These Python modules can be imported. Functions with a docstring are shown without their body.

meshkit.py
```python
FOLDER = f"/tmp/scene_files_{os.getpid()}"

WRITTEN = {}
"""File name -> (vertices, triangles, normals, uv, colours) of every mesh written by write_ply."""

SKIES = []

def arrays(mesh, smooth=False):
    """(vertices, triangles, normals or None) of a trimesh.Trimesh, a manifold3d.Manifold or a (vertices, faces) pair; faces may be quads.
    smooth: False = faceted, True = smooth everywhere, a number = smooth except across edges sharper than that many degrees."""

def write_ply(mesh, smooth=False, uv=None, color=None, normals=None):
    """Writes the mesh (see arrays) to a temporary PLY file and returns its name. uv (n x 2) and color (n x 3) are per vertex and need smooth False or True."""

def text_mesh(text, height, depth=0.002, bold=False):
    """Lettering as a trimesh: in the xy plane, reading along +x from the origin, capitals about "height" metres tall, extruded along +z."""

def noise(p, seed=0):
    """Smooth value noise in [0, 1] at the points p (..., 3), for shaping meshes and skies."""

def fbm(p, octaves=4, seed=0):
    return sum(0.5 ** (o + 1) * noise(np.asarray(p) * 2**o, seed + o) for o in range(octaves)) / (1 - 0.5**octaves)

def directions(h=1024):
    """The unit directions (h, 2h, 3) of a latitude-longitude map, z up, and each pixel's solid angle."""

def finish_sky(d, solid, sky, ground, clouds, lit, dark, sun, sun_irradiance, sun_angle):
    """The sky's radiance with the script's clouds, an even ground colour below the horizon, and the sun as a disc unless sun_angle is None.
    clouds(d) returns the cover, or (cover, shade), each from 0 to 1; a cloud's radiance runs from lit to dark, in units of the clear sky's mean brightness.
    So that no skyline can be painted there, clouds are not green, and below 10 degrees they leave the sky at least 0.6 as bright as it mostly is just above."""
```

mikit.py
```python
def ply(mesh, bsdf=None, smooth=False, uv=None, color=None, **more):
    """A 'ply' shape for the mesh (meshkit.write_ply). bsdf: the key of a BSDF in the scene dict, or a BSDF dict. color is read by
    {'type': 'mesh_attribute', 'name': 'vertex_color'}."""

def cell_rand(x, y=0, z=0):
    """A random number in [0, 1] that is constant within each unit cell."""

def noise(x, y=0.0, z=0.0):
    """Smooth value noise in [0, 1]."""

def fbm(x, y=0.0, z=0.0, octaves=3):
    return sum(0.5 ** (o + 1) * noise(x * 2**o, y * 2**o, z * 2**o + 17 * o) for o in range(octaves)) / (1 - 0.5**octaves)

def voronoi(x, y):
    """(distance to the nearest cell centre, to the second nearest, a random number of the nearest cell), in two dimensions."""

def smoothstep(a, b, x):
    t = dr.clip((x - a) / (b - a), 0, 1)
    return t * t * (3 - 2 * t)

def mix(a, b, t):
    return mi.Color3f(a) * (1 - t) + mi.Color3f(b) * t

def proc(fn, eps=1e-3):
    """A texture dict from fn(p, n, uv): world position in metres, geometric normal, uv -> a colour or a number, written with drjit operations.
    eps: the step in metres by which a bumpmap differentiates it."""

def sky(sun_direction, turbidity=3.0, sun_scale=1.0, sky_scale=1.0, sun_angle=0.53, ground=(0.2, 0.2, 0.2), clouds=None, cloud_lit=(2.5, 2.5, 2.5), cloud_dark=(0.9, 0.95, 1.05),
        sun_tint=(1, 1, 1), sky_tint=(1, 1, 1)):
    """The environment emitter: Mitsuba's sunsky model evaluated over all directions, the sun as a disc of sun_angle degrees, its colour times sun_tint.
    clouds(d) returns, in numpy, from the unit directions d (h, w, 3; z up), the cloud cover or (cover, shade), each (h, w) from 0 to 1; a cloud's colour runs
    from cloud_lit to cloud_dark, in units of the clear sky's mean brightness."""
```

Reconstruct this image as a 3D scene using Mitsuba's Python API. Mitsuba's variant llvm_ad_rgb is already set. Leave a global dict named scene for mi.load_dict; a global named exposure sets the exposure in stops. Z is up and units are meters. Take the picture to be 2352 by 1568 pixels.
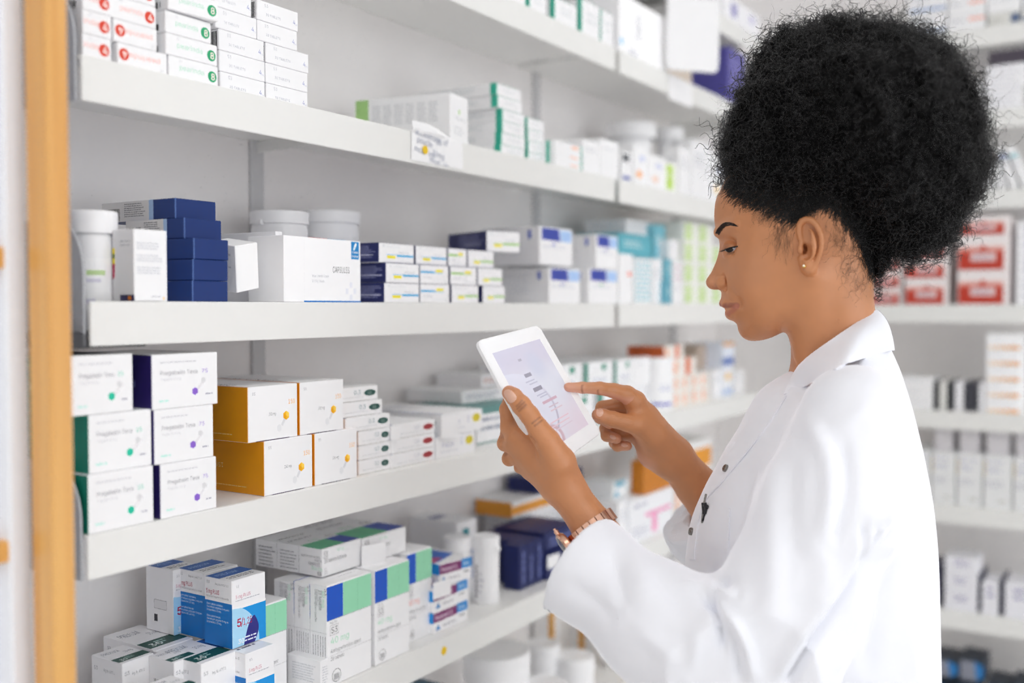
import math, random, numpy as np, trimesh, mitsuba as mi, mikit, meshkit
from meshkit import text_mesh
import drjit as dr
random.seed(7)
RNG = np.random.default_rng(7)
T = mi.ScalarTransform4f
scene, labels = {}, {}

# ---------------------------------------------------------------- camera
FOC, CX, CY, CAMZ = 2362.0, 1176.0, 784.0, 1.45
YAW, PITCH = math.radians(32.33), math.radians(1.964)
FWD = np.array([-math.sin(YAW) * math.cos(PITCH), math.cos(YAW) * math.cos(PITCH), -math.sin(PITCH)])
RIGHT = np.array([math.cos(YAW), math.sin(YAW), 0.0])
UP = np.cross(RIGHT, FWD)
EYE = np.array([0.0, 0.0, CAMZ])
scene['camera'] = {'type': 'thinlens', 'fov': math.degrees(2 * math.atan(1176 / FOC)), 'fov_axis': 'x', 'aperture_radius': 0.0102, 'focus_distance': 1.25,
                   'near_clip': 0.05, 'far_clip': 60.0,
                   'to_world': T().look_at(origin=EYE.tolist(), target=(EYE + FWD).tolist(), up=[0, 0, 1])}
exposure = 0.0

def ray(px, py):
    return FWD + (px - CX) / FOC * RIGHT + (CY - py) / FOC * UP
def P(px, py, Z):
    return EYE + ray(px, py) * Z
def onX(px, py, X):          # point of the plane x = X
    r = ray(px, py); return EYE + r * (X / r[0])
def onY(px, py, Y):
    r = ray(px, py); return EYE + r * (Y / r[1])
def onZ(px, py, z):
    r = ray(px, py); return EYE + r * ((z - CAMZ) / r[2])

# ---------------------------------------------------------------- lights: ceiling luminaires and the exposure
LIGHT = 1.5
def srgb(h):
    if isinstance(h, str):
        h = h.lstrip('#'); h = h if len(h) == 6 else ''.join(q * 2 for q in h); c = np.array([int(h[i:i + 2], 16) for i in (0, 2, 4)]) / 255.0
    else:
        c = np.asarray(h, float)
    return np.where(c <= 0.04045, c / 12.92, ((c + 0.055) / 1.055) ** 2.4)
def bs(name, col=None, rough=0.5, spec=0.5, **k):
    d = {'type': 'principled', 'base_color': {'type': 'rgb', 'value': [float(x) for x in srgb(col)]} if not isinstance(col, dict) else col,
         'roughness': rough, 'specular': spec, **k}
    scene[name] = {'type': 'twosided', 'bsdf': d}
    return name

# ---------------------------------------------------------------- naming
USED = {}
def numbered(name):
    if name not in USED: USED[name] = 0; return name
    USED[name] += 1; return f'{name}_{USED[name]:03d}'
def thing(name, label, cat, group=None, kind=None):
    k = numbered(name)
    labels[k] = {'label': label, 'category': cat}
    if group: labels[k]['group'] = group
    if kind: labels[k]['kind'] = kind
    return k
def part(root, name, shape, label=None):
    k = numbered(root + '__' + name)
    scene[k] = shape
    if label: labels[k] = {'label': label}
    return k
def struct(name, shape):
    USED[name] = 0; scene[name] = shape; labels[name] = {'kind': 'structure'}; return name
def whole(name, shape, label, cat, group=None, kind=None):
    k = thing(name, label, cat, group, kind); scene[k] = shape; return k

# ---------------------------------------------------------------- meshes
def box_np(x0, x1, y0, y1, z0, z1, b=0.0008):
    """chamfered box with separate vertices per face: returns vertices (24,3), faces, face id of each vertex (-x,+x,-y,+y,-z,+z)"""
    lo, hi = np.array([x0, y0, z0], float), np.array([x1, y1, z1], float)
    b = min(b, 0.24 * float((hi - lo).min()))
    V, F, I, idx = [], [], [], {}
    for ax in range(3):
        for s in (0, 1):
            for c in np.ndindex(2, 2, 2):
                if c[ax] != s: continue
                p = np.where(np.array(c) == 1, hi, lo).astype(float)
                for a in range(3):
                    if a != ax: p[a] += b if c[a] == 0 else -b
                idx[(ax, s, c)] = len(V); V.append(p); I.append(ax * 2 + s)
    ctr = (lo + hi) / 2; V = np.array(V)
    def tri(a, bb, c):
        n = np.cross(V[bb] - V[a], V[c] - V[a]); m = (V[a] + V[bb] + V[c]) / 3 - ctr
        F.append((a, bb, c) if n @ m > 0 else (a, c, bb))
    def quad(a, bb, c, d): tri(a, bb, c); tri(a, c, d)
    for ax in range(3):
        o = [a for a in range(3) if a != ax]
        for s in (0, 1):
            def k(i, j):
                c = [0, 0, 0]; c[ax] = s; c[o[0]] = i; c[o[1]] = j; return idx[(ax, s, tuple(c))]
            quad(k(0, 0), k(1, 0), k(1, 1), k(0, 1))
    for ax in range(3):
        o = [a for a in range(3) if a != ax]
        for i in (0, 1):
            for j in (0, 1):
                def e(t, f, s):
                    c = [0, 0, 0]; c[ax] = t; c[o[0]] = i; c[o[1]] = j; return idx[(f, s, tuple(c))]
                quad(e(0, o[0], i), e(1, o[0], i), e(1, o[1], j), e(0, o[1], j))
    for c in np.ndindex(2, 2, 2):
        tri(*(idx[(ax, c[ax], c)] for ax in range(3)))
    return V, np.array(F), np.array(I)
def boxmesh(x0, x1, y0, y1, z0, z1, b=0.0015):
    V, F, _ = box_np(min(x0, x1), max(x0, x1), min(y0, y1), max(y0, y1), min(z0, z1), max(z0, z1), b); return trimesh.Trimesh(V, F, process=False)
def cat(*ms): return trimesh.util.concatenate([m for m in ms])
def lathe(profile, n=40):
    pr = np.array(profile, float); a = np.arange(n) * 2 * np.pi / n
    V = np.stack([pr[:, None, 0] * np.cos(a), pr[:, None, 0] * np.sin(a), np.repeat(pr[:, 1:2], n, 1)], -1).reshape(-1, 3)
    F = []
    for i in range(len(pr) - 1):
        for j in range(n):
            q = (i * n + j, i * n + (j + 1) % n, (i + 1) * n + (j + 1) % n, (i + 1) * n + j)
            F += [(q[0], q[1], q[2]), (q[0], q[2], q[3])]
    return trimesh.Trimesh(V, np.array(F), process=False)
def xf(mesh, M):
    m = mesh.copy(); m.apply_transform(M); return m
def place(x=0, y=0, z=0, yaw=0, tx=0, ty=0):
    M = trimesh.transformations.euler_matrix(math.radians(tx), math.radians(ty), math.radians(yaw), 'sxyz'); M[:3, 3] = (x, y, z); return M
def tube_mesh(pts, rad, sides=8, cap=True):
    p = np.asarray(pts, float); n = len(p); r = np.broadcast_to(rad, (n,))
    t = np.gradient(p, axis=0); t /= np.linalg.norm(t, axis=1, keepdims=True) + 1e-12
    a = np.cross(t, [0.31, 0.52, 0.79]); a /= np.linalg.norm(a, axis=1, keepdims=True) + 1e-12
    b = np.cross(t, a); g = np.arange(sides) * 2 * np.pi / sides
    v = p[:, None] + r[:, None, None] * (np.cos(g)[None, :, None] * a[:, None] + np.sin(g)[None, :, None] * b[:, None])
    v = v.reshape(-1, 3); F = []
    for i in range(n - 1):
        for j in range(sides):
            q = (i * sides + j, i * sides + (j + 1) % sides, (i + 1) * sides + (j + 1) % sides, (i + 1) * sides + j)
            F += [(q[0], q[2], q[1]), (q[0], q[3], q[2])]
    if cap:
        v = np.vstack([v, p[:1], p[-1:]])
        for j in range(sides):
            F += [(n * sides, j, (j + 1) % sides), (n * sides + 1, (n - 1) * sides + (j + 1) % sides, (n - 1) * sides + j)]
    return trimesh.Trimesh(v, np.array(F), process=False)

# ---------------------------------------------------------------- flat print: coloured polygons a hair above a face
_TXT = {}
def flat_text(s, bold=False):
    if (s, bold) not in _TXT:
        m = text_mesh(s, 1.0, 0.5, bold)
        keep = (m.face_normals[:, 2] > 0.5)
        V, F = m.vertices, m.faces[keep]
        u, inv = np.unique(F, return_inverse=True)
        _TXT[(s, bold)] = (V[u][:, :2].copy(), inv.reshape(-1, 3))
    return _TXT[(s, bold)]
class Print:
    """drawing on one rectangle w x h (metres); u right, v up; fractions are not used, everything in metres"""
    def __init__(self, w, h): self.w, self.h, self.V, self.F, self.C, self.L = w, h, [], [], [], 0; self.n = 0; self.layer = 0
    def tri(self, V2, F, col, layer=None):
        V2 = np.asarray(V2, float); F = np.asarray(F)
        self.layer += 0.02 if layer is None else 0
        V2 = np.clip(V2, [0, 0], [self.w, self.h])
        z = (1 + self.layer) if layer is None else layer
        self.V.append(np.column_stack([V2, np.full(len(V2), z)])); self.F.append(F + self.n); self.C.append(np.tile(srgb(col), (len(V2), 1))); self.n += len(V2)
        return self
    def rect(self, u0, v0, u1, v1, col): return self.tri([(u0, v0), (u1, v0), (u1, v1), (u0, v1)], [(0, 1, 2), (0, 2, 3)], col)
    def poly(self, pts, col):
        return self.tri(pts, [(0, i, i + 1) for i in range(1, len(pts) - 1)], col)
    def ell(self, u, v, a, b, col, n=24, t0=0, t1=360):
        g = np.radians(np.linspace(t0, t1, n)); return self.poly([(u, v)] + [(u + a * math.cos(x), v + b * math.sin(x)) for x in g], col)
    def grad(self, u0, v0, u1, v1, c0, c1):
        k = len(self.C); self.rect(u0, v0, u1, v1, c0); self.C[k] = np.array([srgb(c0), srgb(c1), srgb(c1), srgb(c0)]); return self
    def text(self, s, u, v, h, col, bold=False, rot=0, fit=None, flip=False):
        V, F = flat_text(s, bold); V = V * h
        if fit:
            V = V * np.array([fit / max(V[:, 0].max(), 1e-9), 1.0])
        if flip: V = np.array([V[:, 0].max(), h]) - V
        c, sn = math.cos(math.radians(rot)), math.sin(math.radians(rot))
        return self.tri(V @ np.array([[c, sn], [-sn, c]]) + [u, v], F, col)
    def words(self, u, v, w, rows, h, col, seed=1, gap=1.7, rot=0, fill=0.75):
        """unreadably fine print: rows of word-length bars"""
        R = random.Random(seed); V, F = [], []; h = max(h, 4e-4)
        for r in range(rows):
            x, end = 0.0, w * R.uniform(fill, 1.0)
            while x < end:
                l = min(h * R.uniform(0.9, 3.6), end - x); y = -r * h * gap
                k = len(V); V += [(x, y), (x + l, y), (x + l, y + h * 0.72), (x, y + h * 0.72)]; F += [(k, k + 1, k + 2), (k, k + 2, k + 3)]
                x += l + h * 0.45
        c, sn = math.cos(math.radians(rot)), math.sin(math.radians(rot)); V = np.array(V)
        return self.tri(V @ np.array([[c, sn], [-sn, c]]) + [u, v], F, col)
    def barcode(self, u, v, w, h, col='#222', seed=3, rot=False):
        R = random.Random(seed); x = 0; V, F = [], []; w = max(w, 1e-3)
        while x < w:
            l = R.choice([.5, .5, 1, 1.5]) * w / 60 * 1.5; k = len(V)
            q = [(u + x, v), (u + x + l, v), (u + x + l, v + h), (u + x, v + h)]
            if rot: q = [(u + b - v, v + a - u) for a, b in q]
            V += q; F += [(k, k + 1, k + 2), (k, k + 2, k + 3)]; x += l + R.choice([.5, .7, 1.2]) * w / 60 * 1.5
        return self.tri(V, F, col)
    def pieces(self):
        for v, f, c in zip(self.V, self.F, self.C):
            q = Print(self.w, self.h); q.V, q.F, q.C = [v], [f - f.min()], [c]; yield q
    def mesh(self, o, eu, ev, n, lift=0.00012):
        V = np.vstack(self.V); W = np.asarray(o) + V[:, :1] * eu + V[:, 1:2] * ev + V[:, 2:3] * lift * np.asarray(n)
        return W, np.vstack(self.F), np.vstack(self.C)
FACES = {'front': (1, 2), 'left': (0, 1), 'top': (0, 1)}
def card(root, dims, M, cols, prints=None, b=0.0008, name='carton', bsdf='card', label=None):
    """a carton lying in the local box x -depth..0 (front at x=0), y 0..w, z 0..h, moved by M; cols: colour or {face: colour}; prints: {face: Print}"""
    d, w, h = dims
    V, F, I = box_np(-d, 0, 0, w, 0, h, b)
    base = cols if not isinstance(cols, dict) else cols.get('all', '#f4f4f4')
    order = ['back', 'front', 'left', 'right', 'bottom', 'top']
    C = np.array([srgb(cols.get(order[i], base) if isinstance(cols, dict) else base) for i in I])
    V = V @ M[:3, :3].T + M[:3, 3]
    part(root, name, mikit.ply((V, F), bsdf, color=C))
    if prints:
        fr = {'front': ((0, 0, 0), (0, 1, 0), (0, 0, 1), (1, 0, 0)), 'left': ((-d, 0, 0), (1, 0, 0), (0, 0, 1), (0, -1, 0)),
              'top': ((0, 0, h), (0, 1, 0), (-1, 0, 0), (0, 0, 1)), 'right': ((0, w, 0), (-1, 0, 0), (0, 0, 1), (0, 1, 0))}
        nm = {'front': 'front_printing', 'left': 'side_printing', 'top': 'top_printing', 'right': 'end_printing'}
        for f, p in prints.items():
            if not p.V: continue
            o, eu, ev, nn = (np.array(x, float) for x in fr[f])
            for q in (p.pieces() if len(p.V) <= 3 else [p]):
                a, g, c = q.mesh(o, eu, ev, nn)
                part(root, nm[f], mikit.ply((a @ M[:3, :3].T + M[:3, 3], g), 'card', color=c))
# ---------------------------------------------------------------- materials
VC = {'type': 'mesh_attribute', 'name': 'vertex_color'}
bs('card', VC, 0.42, 0.4)
bs('paper', '#f2f2f4', 0.8, 0.2)
bs('plastic', '#f3f3f5', 0.32, 0.5)
bs('shelf_white', '#e6e6e4', 0.38, 0.45)
bs('grey_metal', '#a9abb0', 0.45, 0.5); bs('rail_metal', '#c9c9cb', 0.5, 0.4)
bs('dark_metal', '#3a3b3f', 0.5, 0.4)
bs('frame_white', '#e6e8ee', 0.5, 0.4)
bs('trim_paint', '#e9e9e9', 0.5, 0.3)
def wallcol(p, n, uv):
    f = mikit.fbm(p.x * 7 + 3, p.y * 7, p.z * 7, octaves=4); s = mikit.smoothstep(0.8, 0.9, mikit.noise(p.x * 260, p.y * 260, p.z * 260)) * mikit.smoothstep(0.55, 0.7, mikit.noise(p.x * 9 + 5, p.y * 9, p.z * 9))
    return mikit.mix(srgb('#eeebeb').tolist(), srgb('#f4f2f1').tolist(), f) * (1 - 0.12 * s)
def wallbump(p, n, uv): return mikit.fbm(p.x * 420, p.y * 420, p.z * 420, octaves=3)
scene['wall_paint'] = {'type': 'twosided', 'bsdf': {'type': 'bumpmap', 'tex': mikit.proc(wallbump, 0.0006), 'scale': 0.0009, 'nested': {'type': 'principled', 'base_color': mikit.proc(wallcol), 'roughness': 0.7, 'specular': 0.25}}}
scene['room_paint'] = {'type': 'twosided', 'bsdf': {'type': 'diffuse', 'reflectance': {'type': 'rgb', 'value': [0.86, 0.86, 0.85]}}}
def floorcol(p, n, uv):
    gx, gy = p.x / 0.4 - dr.floor(p.x / 0.4), p.y / 0.4 - dr.floor(p.y / 0.4)
    e = dr.minimum(dr.minimum(gx, 1 - gx), dr.minimum(gy, 1 - gy))
    return mikit.mix([0.42, 0.41, 0.40], mi.Color3f(0.66, 0.65, 0.63) * (0.92 + 0.08 * mikit.cell_rand(p.x / 0.4, p.y / 0.4)), mikit.smoothstep(0.004, 0.008, e))
scene['floor_tile'] = {'type': 'twosided', 'bsdf': {'type': 'principled', 'base_color': mikit.proc(floorcol), 'roughness': 0.3, 'specular': 0.5}}
def woodcol(p, n, uv):
    w = mikit.noise(p.x * 160 + p.y * 160, p.z * 5, 2.0 * mikit.noise(p.x * 30, p.y * 30, p.z * 2))
    return mikit.mix(srgb('#c98c40').tolist(), srgb('#dba75e').tolist(), w)
scene['wood'] = {'type': 'twosided', 'bsdf': {'type': 'principled', 'base_color': mikit.proc(woodcol), 'roughness': 0.28, 'specular': 0.5, 'clearcoat': 0.8, 'clearcoat_gloss': 0.85}}

# ---------------------------------------------------------------- the room
WX, WB, X1, Y0, HC = -1.137, 2.955, 2.7, -1.7, 2.78
struct('floor', mikit.ply(boxmesh(WX - .1, X1 + .1, Y0 - .1, WB + .1, -.1, 0), 'floor_tile'))
struct('ceiling', mikit.ply(boxmesh(WX - .1, X1 + .1, Y0 - .1, WB + .1, HC, HC + .1), 'room_paint'))
struct('wall_left', mikit.ply(boxmesh(WX - .1, WX, Y0 - .1, WB + .1, 0, HC), 'wall_paint'))
struct('wall_back', mikit.ply(boxmesh(WX, X1, WB, WB + .1, 0, HC), 'wall_paint'))
struct('wall_right', mikit.ply(boxmesh(X1, X1 + .1, Y0 - .1, WB + .1, 0, HC), 'room_paint'))
# added, unseen: glowing window panes in the right wall that brighten the shelf recesses
WL = 1.7
def fill_pane(y0, y1, z0, z1, name):
    struct(name, mikit.ply(cat(boxmesh(X1 - .03, X1 - .002, y0 - .05, y0, z0 - .05, z1 + .05), boxmesh(X1 - .03, X1 - .002, y1, y1 + .05, z0 - .05, z1 + .05), boxmesh(X1 - .03, X1 - .002, y0, y1, z0 - .05, z0), boxmesh(X1 - .03, X1 - .002, y0, y1, z1, z1 + .05)), 'trim_paint'))
    V = np.array([[X1 - .012, y0, z0], [X1 - .012, y1, z0], [X1 - .012, y1, z1], [X1 - .012, y0, z1]])
    k = part(name, 'glass', mikit.ply(trimesh.Trimesh(V, [[0, 2, 1], [0, 3, 2]], process=False), 'room_paint', emitter={'type': 'area', 'radiance': {'type': 'rgb', 'value': [WL * .97, WL, WL * 1.06]}}))
for i in range(3): fill_pane(-1.3 + 1.3 * i, -.1 + 1.3 * i, .5, 2.35, f'window_{i + 1}')  # all of these windows are added as fill light out of view
struct('wall_front', mikit.ply(boxmesh(WX, X1, Y0 - .1, Y0, 0, HC), 'room_paint'))
struct('baseboard_left', mikit.ply(boxmesh(WX, WX + .015, Y0, WB, 0, .09), 'trim_paint'))
struct('baseboard_back', mikit.ply(boxmesh(WX + .015, X1, WB - .015, WB, 0, .09), 'trim_paint'))

# ceiling luminaires: a white frame with a glowing diffuser
def luminaire(x, y, w, l, e, where, tint=(1.0, 0.99, 0.975)):
    t = thing('ceiling_light', f'flat white panel light under the ceiling {where}', 'ceiling light', 'panel lights under the ceiling')
    f = cat(boxmesh(x - w / 2 - .03, x - w / 2, y - l / 2 - .03, y + l / 2 + .03, HC - .05, HC), boxmesh(x + w / 2, x + w / 2 + .03, y - l / 2 - .03, y + l / 2 + .03, HC - .05, HC),
            boxmesh(x - w / 2, x + w / 2, y - l / 2 - .03, y - l / 2, HC - .05, HC), boxmesh(x - w / 2, x + w / 2, y + l / 2, y + l / 2 + .03, HC - .05, HC))
    part(t, 'frame', mikit.ply(f, 'trim_paint'))
    V = np.array([[x - w / 2, y - l / 2, HC - .04], [x + w / 2, y - l / 2, HC - .04], [x + w / 2, y + l / 2, HC - .04], [x - w / 2, y + l / 2, HC - .04]])
    part(t, 'diffuser', mikit.ply(trimesh.Trimesh(V, [[0, 2, 1], [0, 3, 2]], process=False), 'room_paint', emitter={'type': 'area', 'radiance': {'type': 'rgb', 'value': [e * c for c in tint]}}))
for lx, ly, lw, ll, le, lw_ in [(0.15, 0.2, .6, 1.2, 1.55, 'in front of the near shelves'), (0.15, 1.75, .6, 1.2, 1.0, 'in front of the far shelves'), (1.7, -0.6, .6, 1.2, 1.3, 'across the room from the post'), (1.7, 0.9, .6, 1.2, 1.1, 'in the middle of the room'), (0.15, -1.05, .6, .9, 1.0, 'nearest the front wall'), (1.7, 2.2, .6, 1.0, 1.0, 'nearest the back wall corner')]:
    luminaire(lx, ly, lw, ll, LIGHT * le, lw_)

# ---------------------------------------------------------------- shelving on the left wall
XF = -0.90                                     # front of the shelf lips
LIPB = {'S9': .650, 'S0': .4526, 'A': .202, 'M': -.040, 'S3': -.2735, 'S4': -.539, 'S5': -.80, 'S6': -1.06}
ZT = {k: CAMZ + v + .045 for k, v in LIPB.items()}   # shelf surfaces
SPL0, SPL1, YEND = 1.795, 1.815, 2.66
NAMES = {'S9': 'top', 'S0': 'second', 'A': 'third', 'M': 'fourth', 'S3': 'fifth', 'S4': 'sixth', 'S5': 'seventh', 'S6': 'lowest'}
HOLDS = {('S9', 0): 'out of reach above the others', ('S0', 0): 'with white cartons along its edge', ('A', 0): 'with the handwritten note on its edge', ('M', 0): 'at eye level with navy boxes and white tubs',
         ('S3', 0): 'with orange and white capsule boxes', ('S4', 0): 'with the yellow dot on its edge', ('S5', 0): 'with big round tubs', ('S6', 0): 'bare and near the floor',
         ('S9', 1): 'highest, far section', ('S0', 1): 'far section, with hanging sheet', ('A', 1): 'far section, with lidded tubs', ('M', 1): 'far section, with teal boxes',
         ('S3', 1): 'far section, with orange cartons', ('S4', 1): 'far section, with pink marked box', ('S5', 1): 'far section, low down', ('S6', 1): 'far section, by the floor'}
def shelf(key, sec):
    zt = ZT[key]
    if sec == 0:
        px0 = {'A': 188, 'M': 208, 'S3': 202}.get(key, 200)
        ya = onX(px0, 703 - (zt - .02 - CAMZ) * 2300, XF)[1]; yb = SPL0
    else: ya, yb = SPL1, YEND
    t = thing('shelf', f'{NAMES[key]} white shelf of the left wall, {HOLDS[key, sec]}', 'shelf')
    y0 = ya + (.088 if key == 'M' and sec == 0 else 0)
    part(t, 'board', mikit.ply(boxmesh(WX, XF - .004, y0, yb, zt - .004, zt, .001), 'shelf_white'))
    part(t, 'front_lip', mikit.ply(boxmesh(XF - .004, XF, ya, yb, zt - .045, zt, .0015), 'shelf_white', smooth=False))
    if sec == 0:
        zz = zt - .045; h = .115 if key != 'M' else .128
        a = np.radians(np.linspace(0, 90, 9))
        poly = [(XF - .006, zz), (XF - .006, zz + h - .055)] + [(XF - .05 + .044 * math.cos(q), zz + h - .055 + .055 * math.sin(q)) for q in a] + [(WX + .01, zz + h), (WX + .01, zz)]
        n = len(poly); V = np.array([(x, ya - .004, z) for x, z in poly] + [(x, ya - .0015, z) for x, z in poly])
        F = [(0, i, i + 1) for i in range(1, n - 1)] + [(n, n + i + 1, n + i) for i in range(1, n - 1)]
        for i in range(n): j = (i + 1) % n; F += [(i, n + i, n + j), (i, n + j, j)]
        part(t, 'end_plate', mikit.ply(trimesh.Trimesh(V, np.array(F), process=False), 'grey_metal'))
        if key == 'M': part(t, 'end_block', mikit.ply(boxmesh(WX + .01, XF - .006, ya - .03, ya + .072, zz - .002, zz + .014), 'dark_metal'))
    for yy in ((1.087, 1.888) if sec == 0 else (2.62,)):
        dp = .06 if yy > 1.5 else .022; V = np.array([(WX + .006, zt - .005), (XF - .03, zt - .005), (XF - .03, zt - .014), (WX + .006, zt - dp)])
        V3 = np.vstack([np.column_stack([V[:, 0], np.full(4, yy - .0015), V[:, 1]]), np.column_stack([V[:, 0], np.full(4, yy + .0015), V[:, 1]])])
        F = [(0, 1, 2), (0, 2, 3), (4, 6, 5), (4, 7, 6)] + [q for i in range(4) for q in ((i, (i + 1) % 4, 4 + (i + 1) % 4), (i, 4 + (i + 1) % 4, 4 + i))]
        if yy < yb: part(t, 'bracket', mikit.ply(trimesh.Trimesh(V3, np.array(F), process=False), 'shelf_white'))
for k in ('S9', 'S0', 'A', 'M', 'S3', 'S4', 'S5', 'S6'):
    for s in (0, 1): shelf(k, s)
for yy, w in ((1.087, 'behind the nearer section of shelves'), (1.888, 'behind the joint between the shelf sections'), (2.62, 'in the far corner by the back wall')):
    whole('wall_rail', mikit.ply(boxmesh(WX, WX + .006, yy - .013, yy + .013, .1, 2.3, .002), 'rail_metal'), f'grey upright slotted rail on the left wall {w}', 'rail')
yellow = srgb('#f2c81c')
def disk_mesh(c, r, eu, ev, n=28):
    g = np.arange(n) * 2 * np.pi / n
    return trimesh.Trimesh(np.vstack([[c], np.asarray(c) + r * np.cos(g)[:, None] * eu + r * np.sin(g)[:, None] * ev]), np.array([(0, i + 1, (i + 1) % n + 1) for i in range(n)]), process=False)
bs('yellow_dot', '#e8c31b', 0.6)
dot = onX(1020, 1494, XF + .0006)
d = trimesh.creation.cylinder(.0062, .0007, sections=28); d.apply_transform(trimesh.transformations.rotation_matrix(math.pi / 2, [0, 1, 0])); d.apply_translation(dot)
whole('sticker', mikit.ply(d, 'yellow_dot'), 'yellow round sticker on the edge of the sixth shelf', 'sticker')

# ---------------------------------------------------------------- shelving on the back wall
YF = 2.72
BLIP = [.626, .427, .235, -.041, -.304, -.538, -.80, -1.06]
BT = [CAMZ + v + .045 for v in BLIP]
BN = ['topmost', 'second', 'third', 'fourth', 'fifth', 'sixth', 'seventh', 'lowest']
BH = ['with stacked white cartons', 'with a dark topped carton', 'with slanting white cartons', 'with red and white boxes', 'with orange striped boxes', 'with tall grey white cartons', 'with small stacked boxes', 'with dark blue boxes']
for i, z in enumerate(BT):
    t = thing('shelf', f'{BN[i]} white steel shelf on the back wall, {BH[i]}', 'shelf')
    part(t, 'board', mikit.ply(boxmesh(-.86, 1.55, YF + .004, WB, z - .004, z, .001), 'shelf_white'))
    part(t, 'front_lip', mikit.ply(boxmesh(-.86, 1.55, YF, YF + .004, z - .045, z, .0015), 'shelf_white'))

# ---------------------------------------------------------------- wooden post and the white stand at the left edge
py0, py1 = onX(115, 784, -.80)[1], onX(168, 784, -.80)[1]; rr = ray(64, 784); px0 = rr[0] * py0 / rr[1]
whole('wooden_post', mikit.ply(boxmesh(px0, -.800, py0, py1, 0, HC, .0025), 'wood'), 'varnished light wood post at the left end of the shelves', 'post')
t = thing('display_stand', 'white stand at the left edge with slotted rail and wooden shelf ends', 'display stand')
ya, yb = onX(17, 784, -.845)[1], onX(66, 784, -.845)[1]
part(t, 'side_panel', mikit.ply(boxmesh(-1.12, -.845, ya, yb, 0.02, 2.4, .002), 'frame_white'))
yc = onX(-60, 784, -.87)[1]; ye = onX(20, 784, -.87)[1]
part(t, 'slotted_rail', mikit.ply(boxmesh(-.90, -.87, yc, min(ye, ya - .0005), 0.02, 2.4, .002), 'frame_white'))
ys = onX(0, 784, -.8695)[1]
for k in range(19):
    zz = onX(3, -85 + 95 * k, -.8695)[2]
    part(t, 'slot', mikit.ply(boxmesh(-.8712, -.8694, ys - .004, ys + .003, zz - .0035, zz + .0035, .0004), 'dark_metal'))
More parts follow.
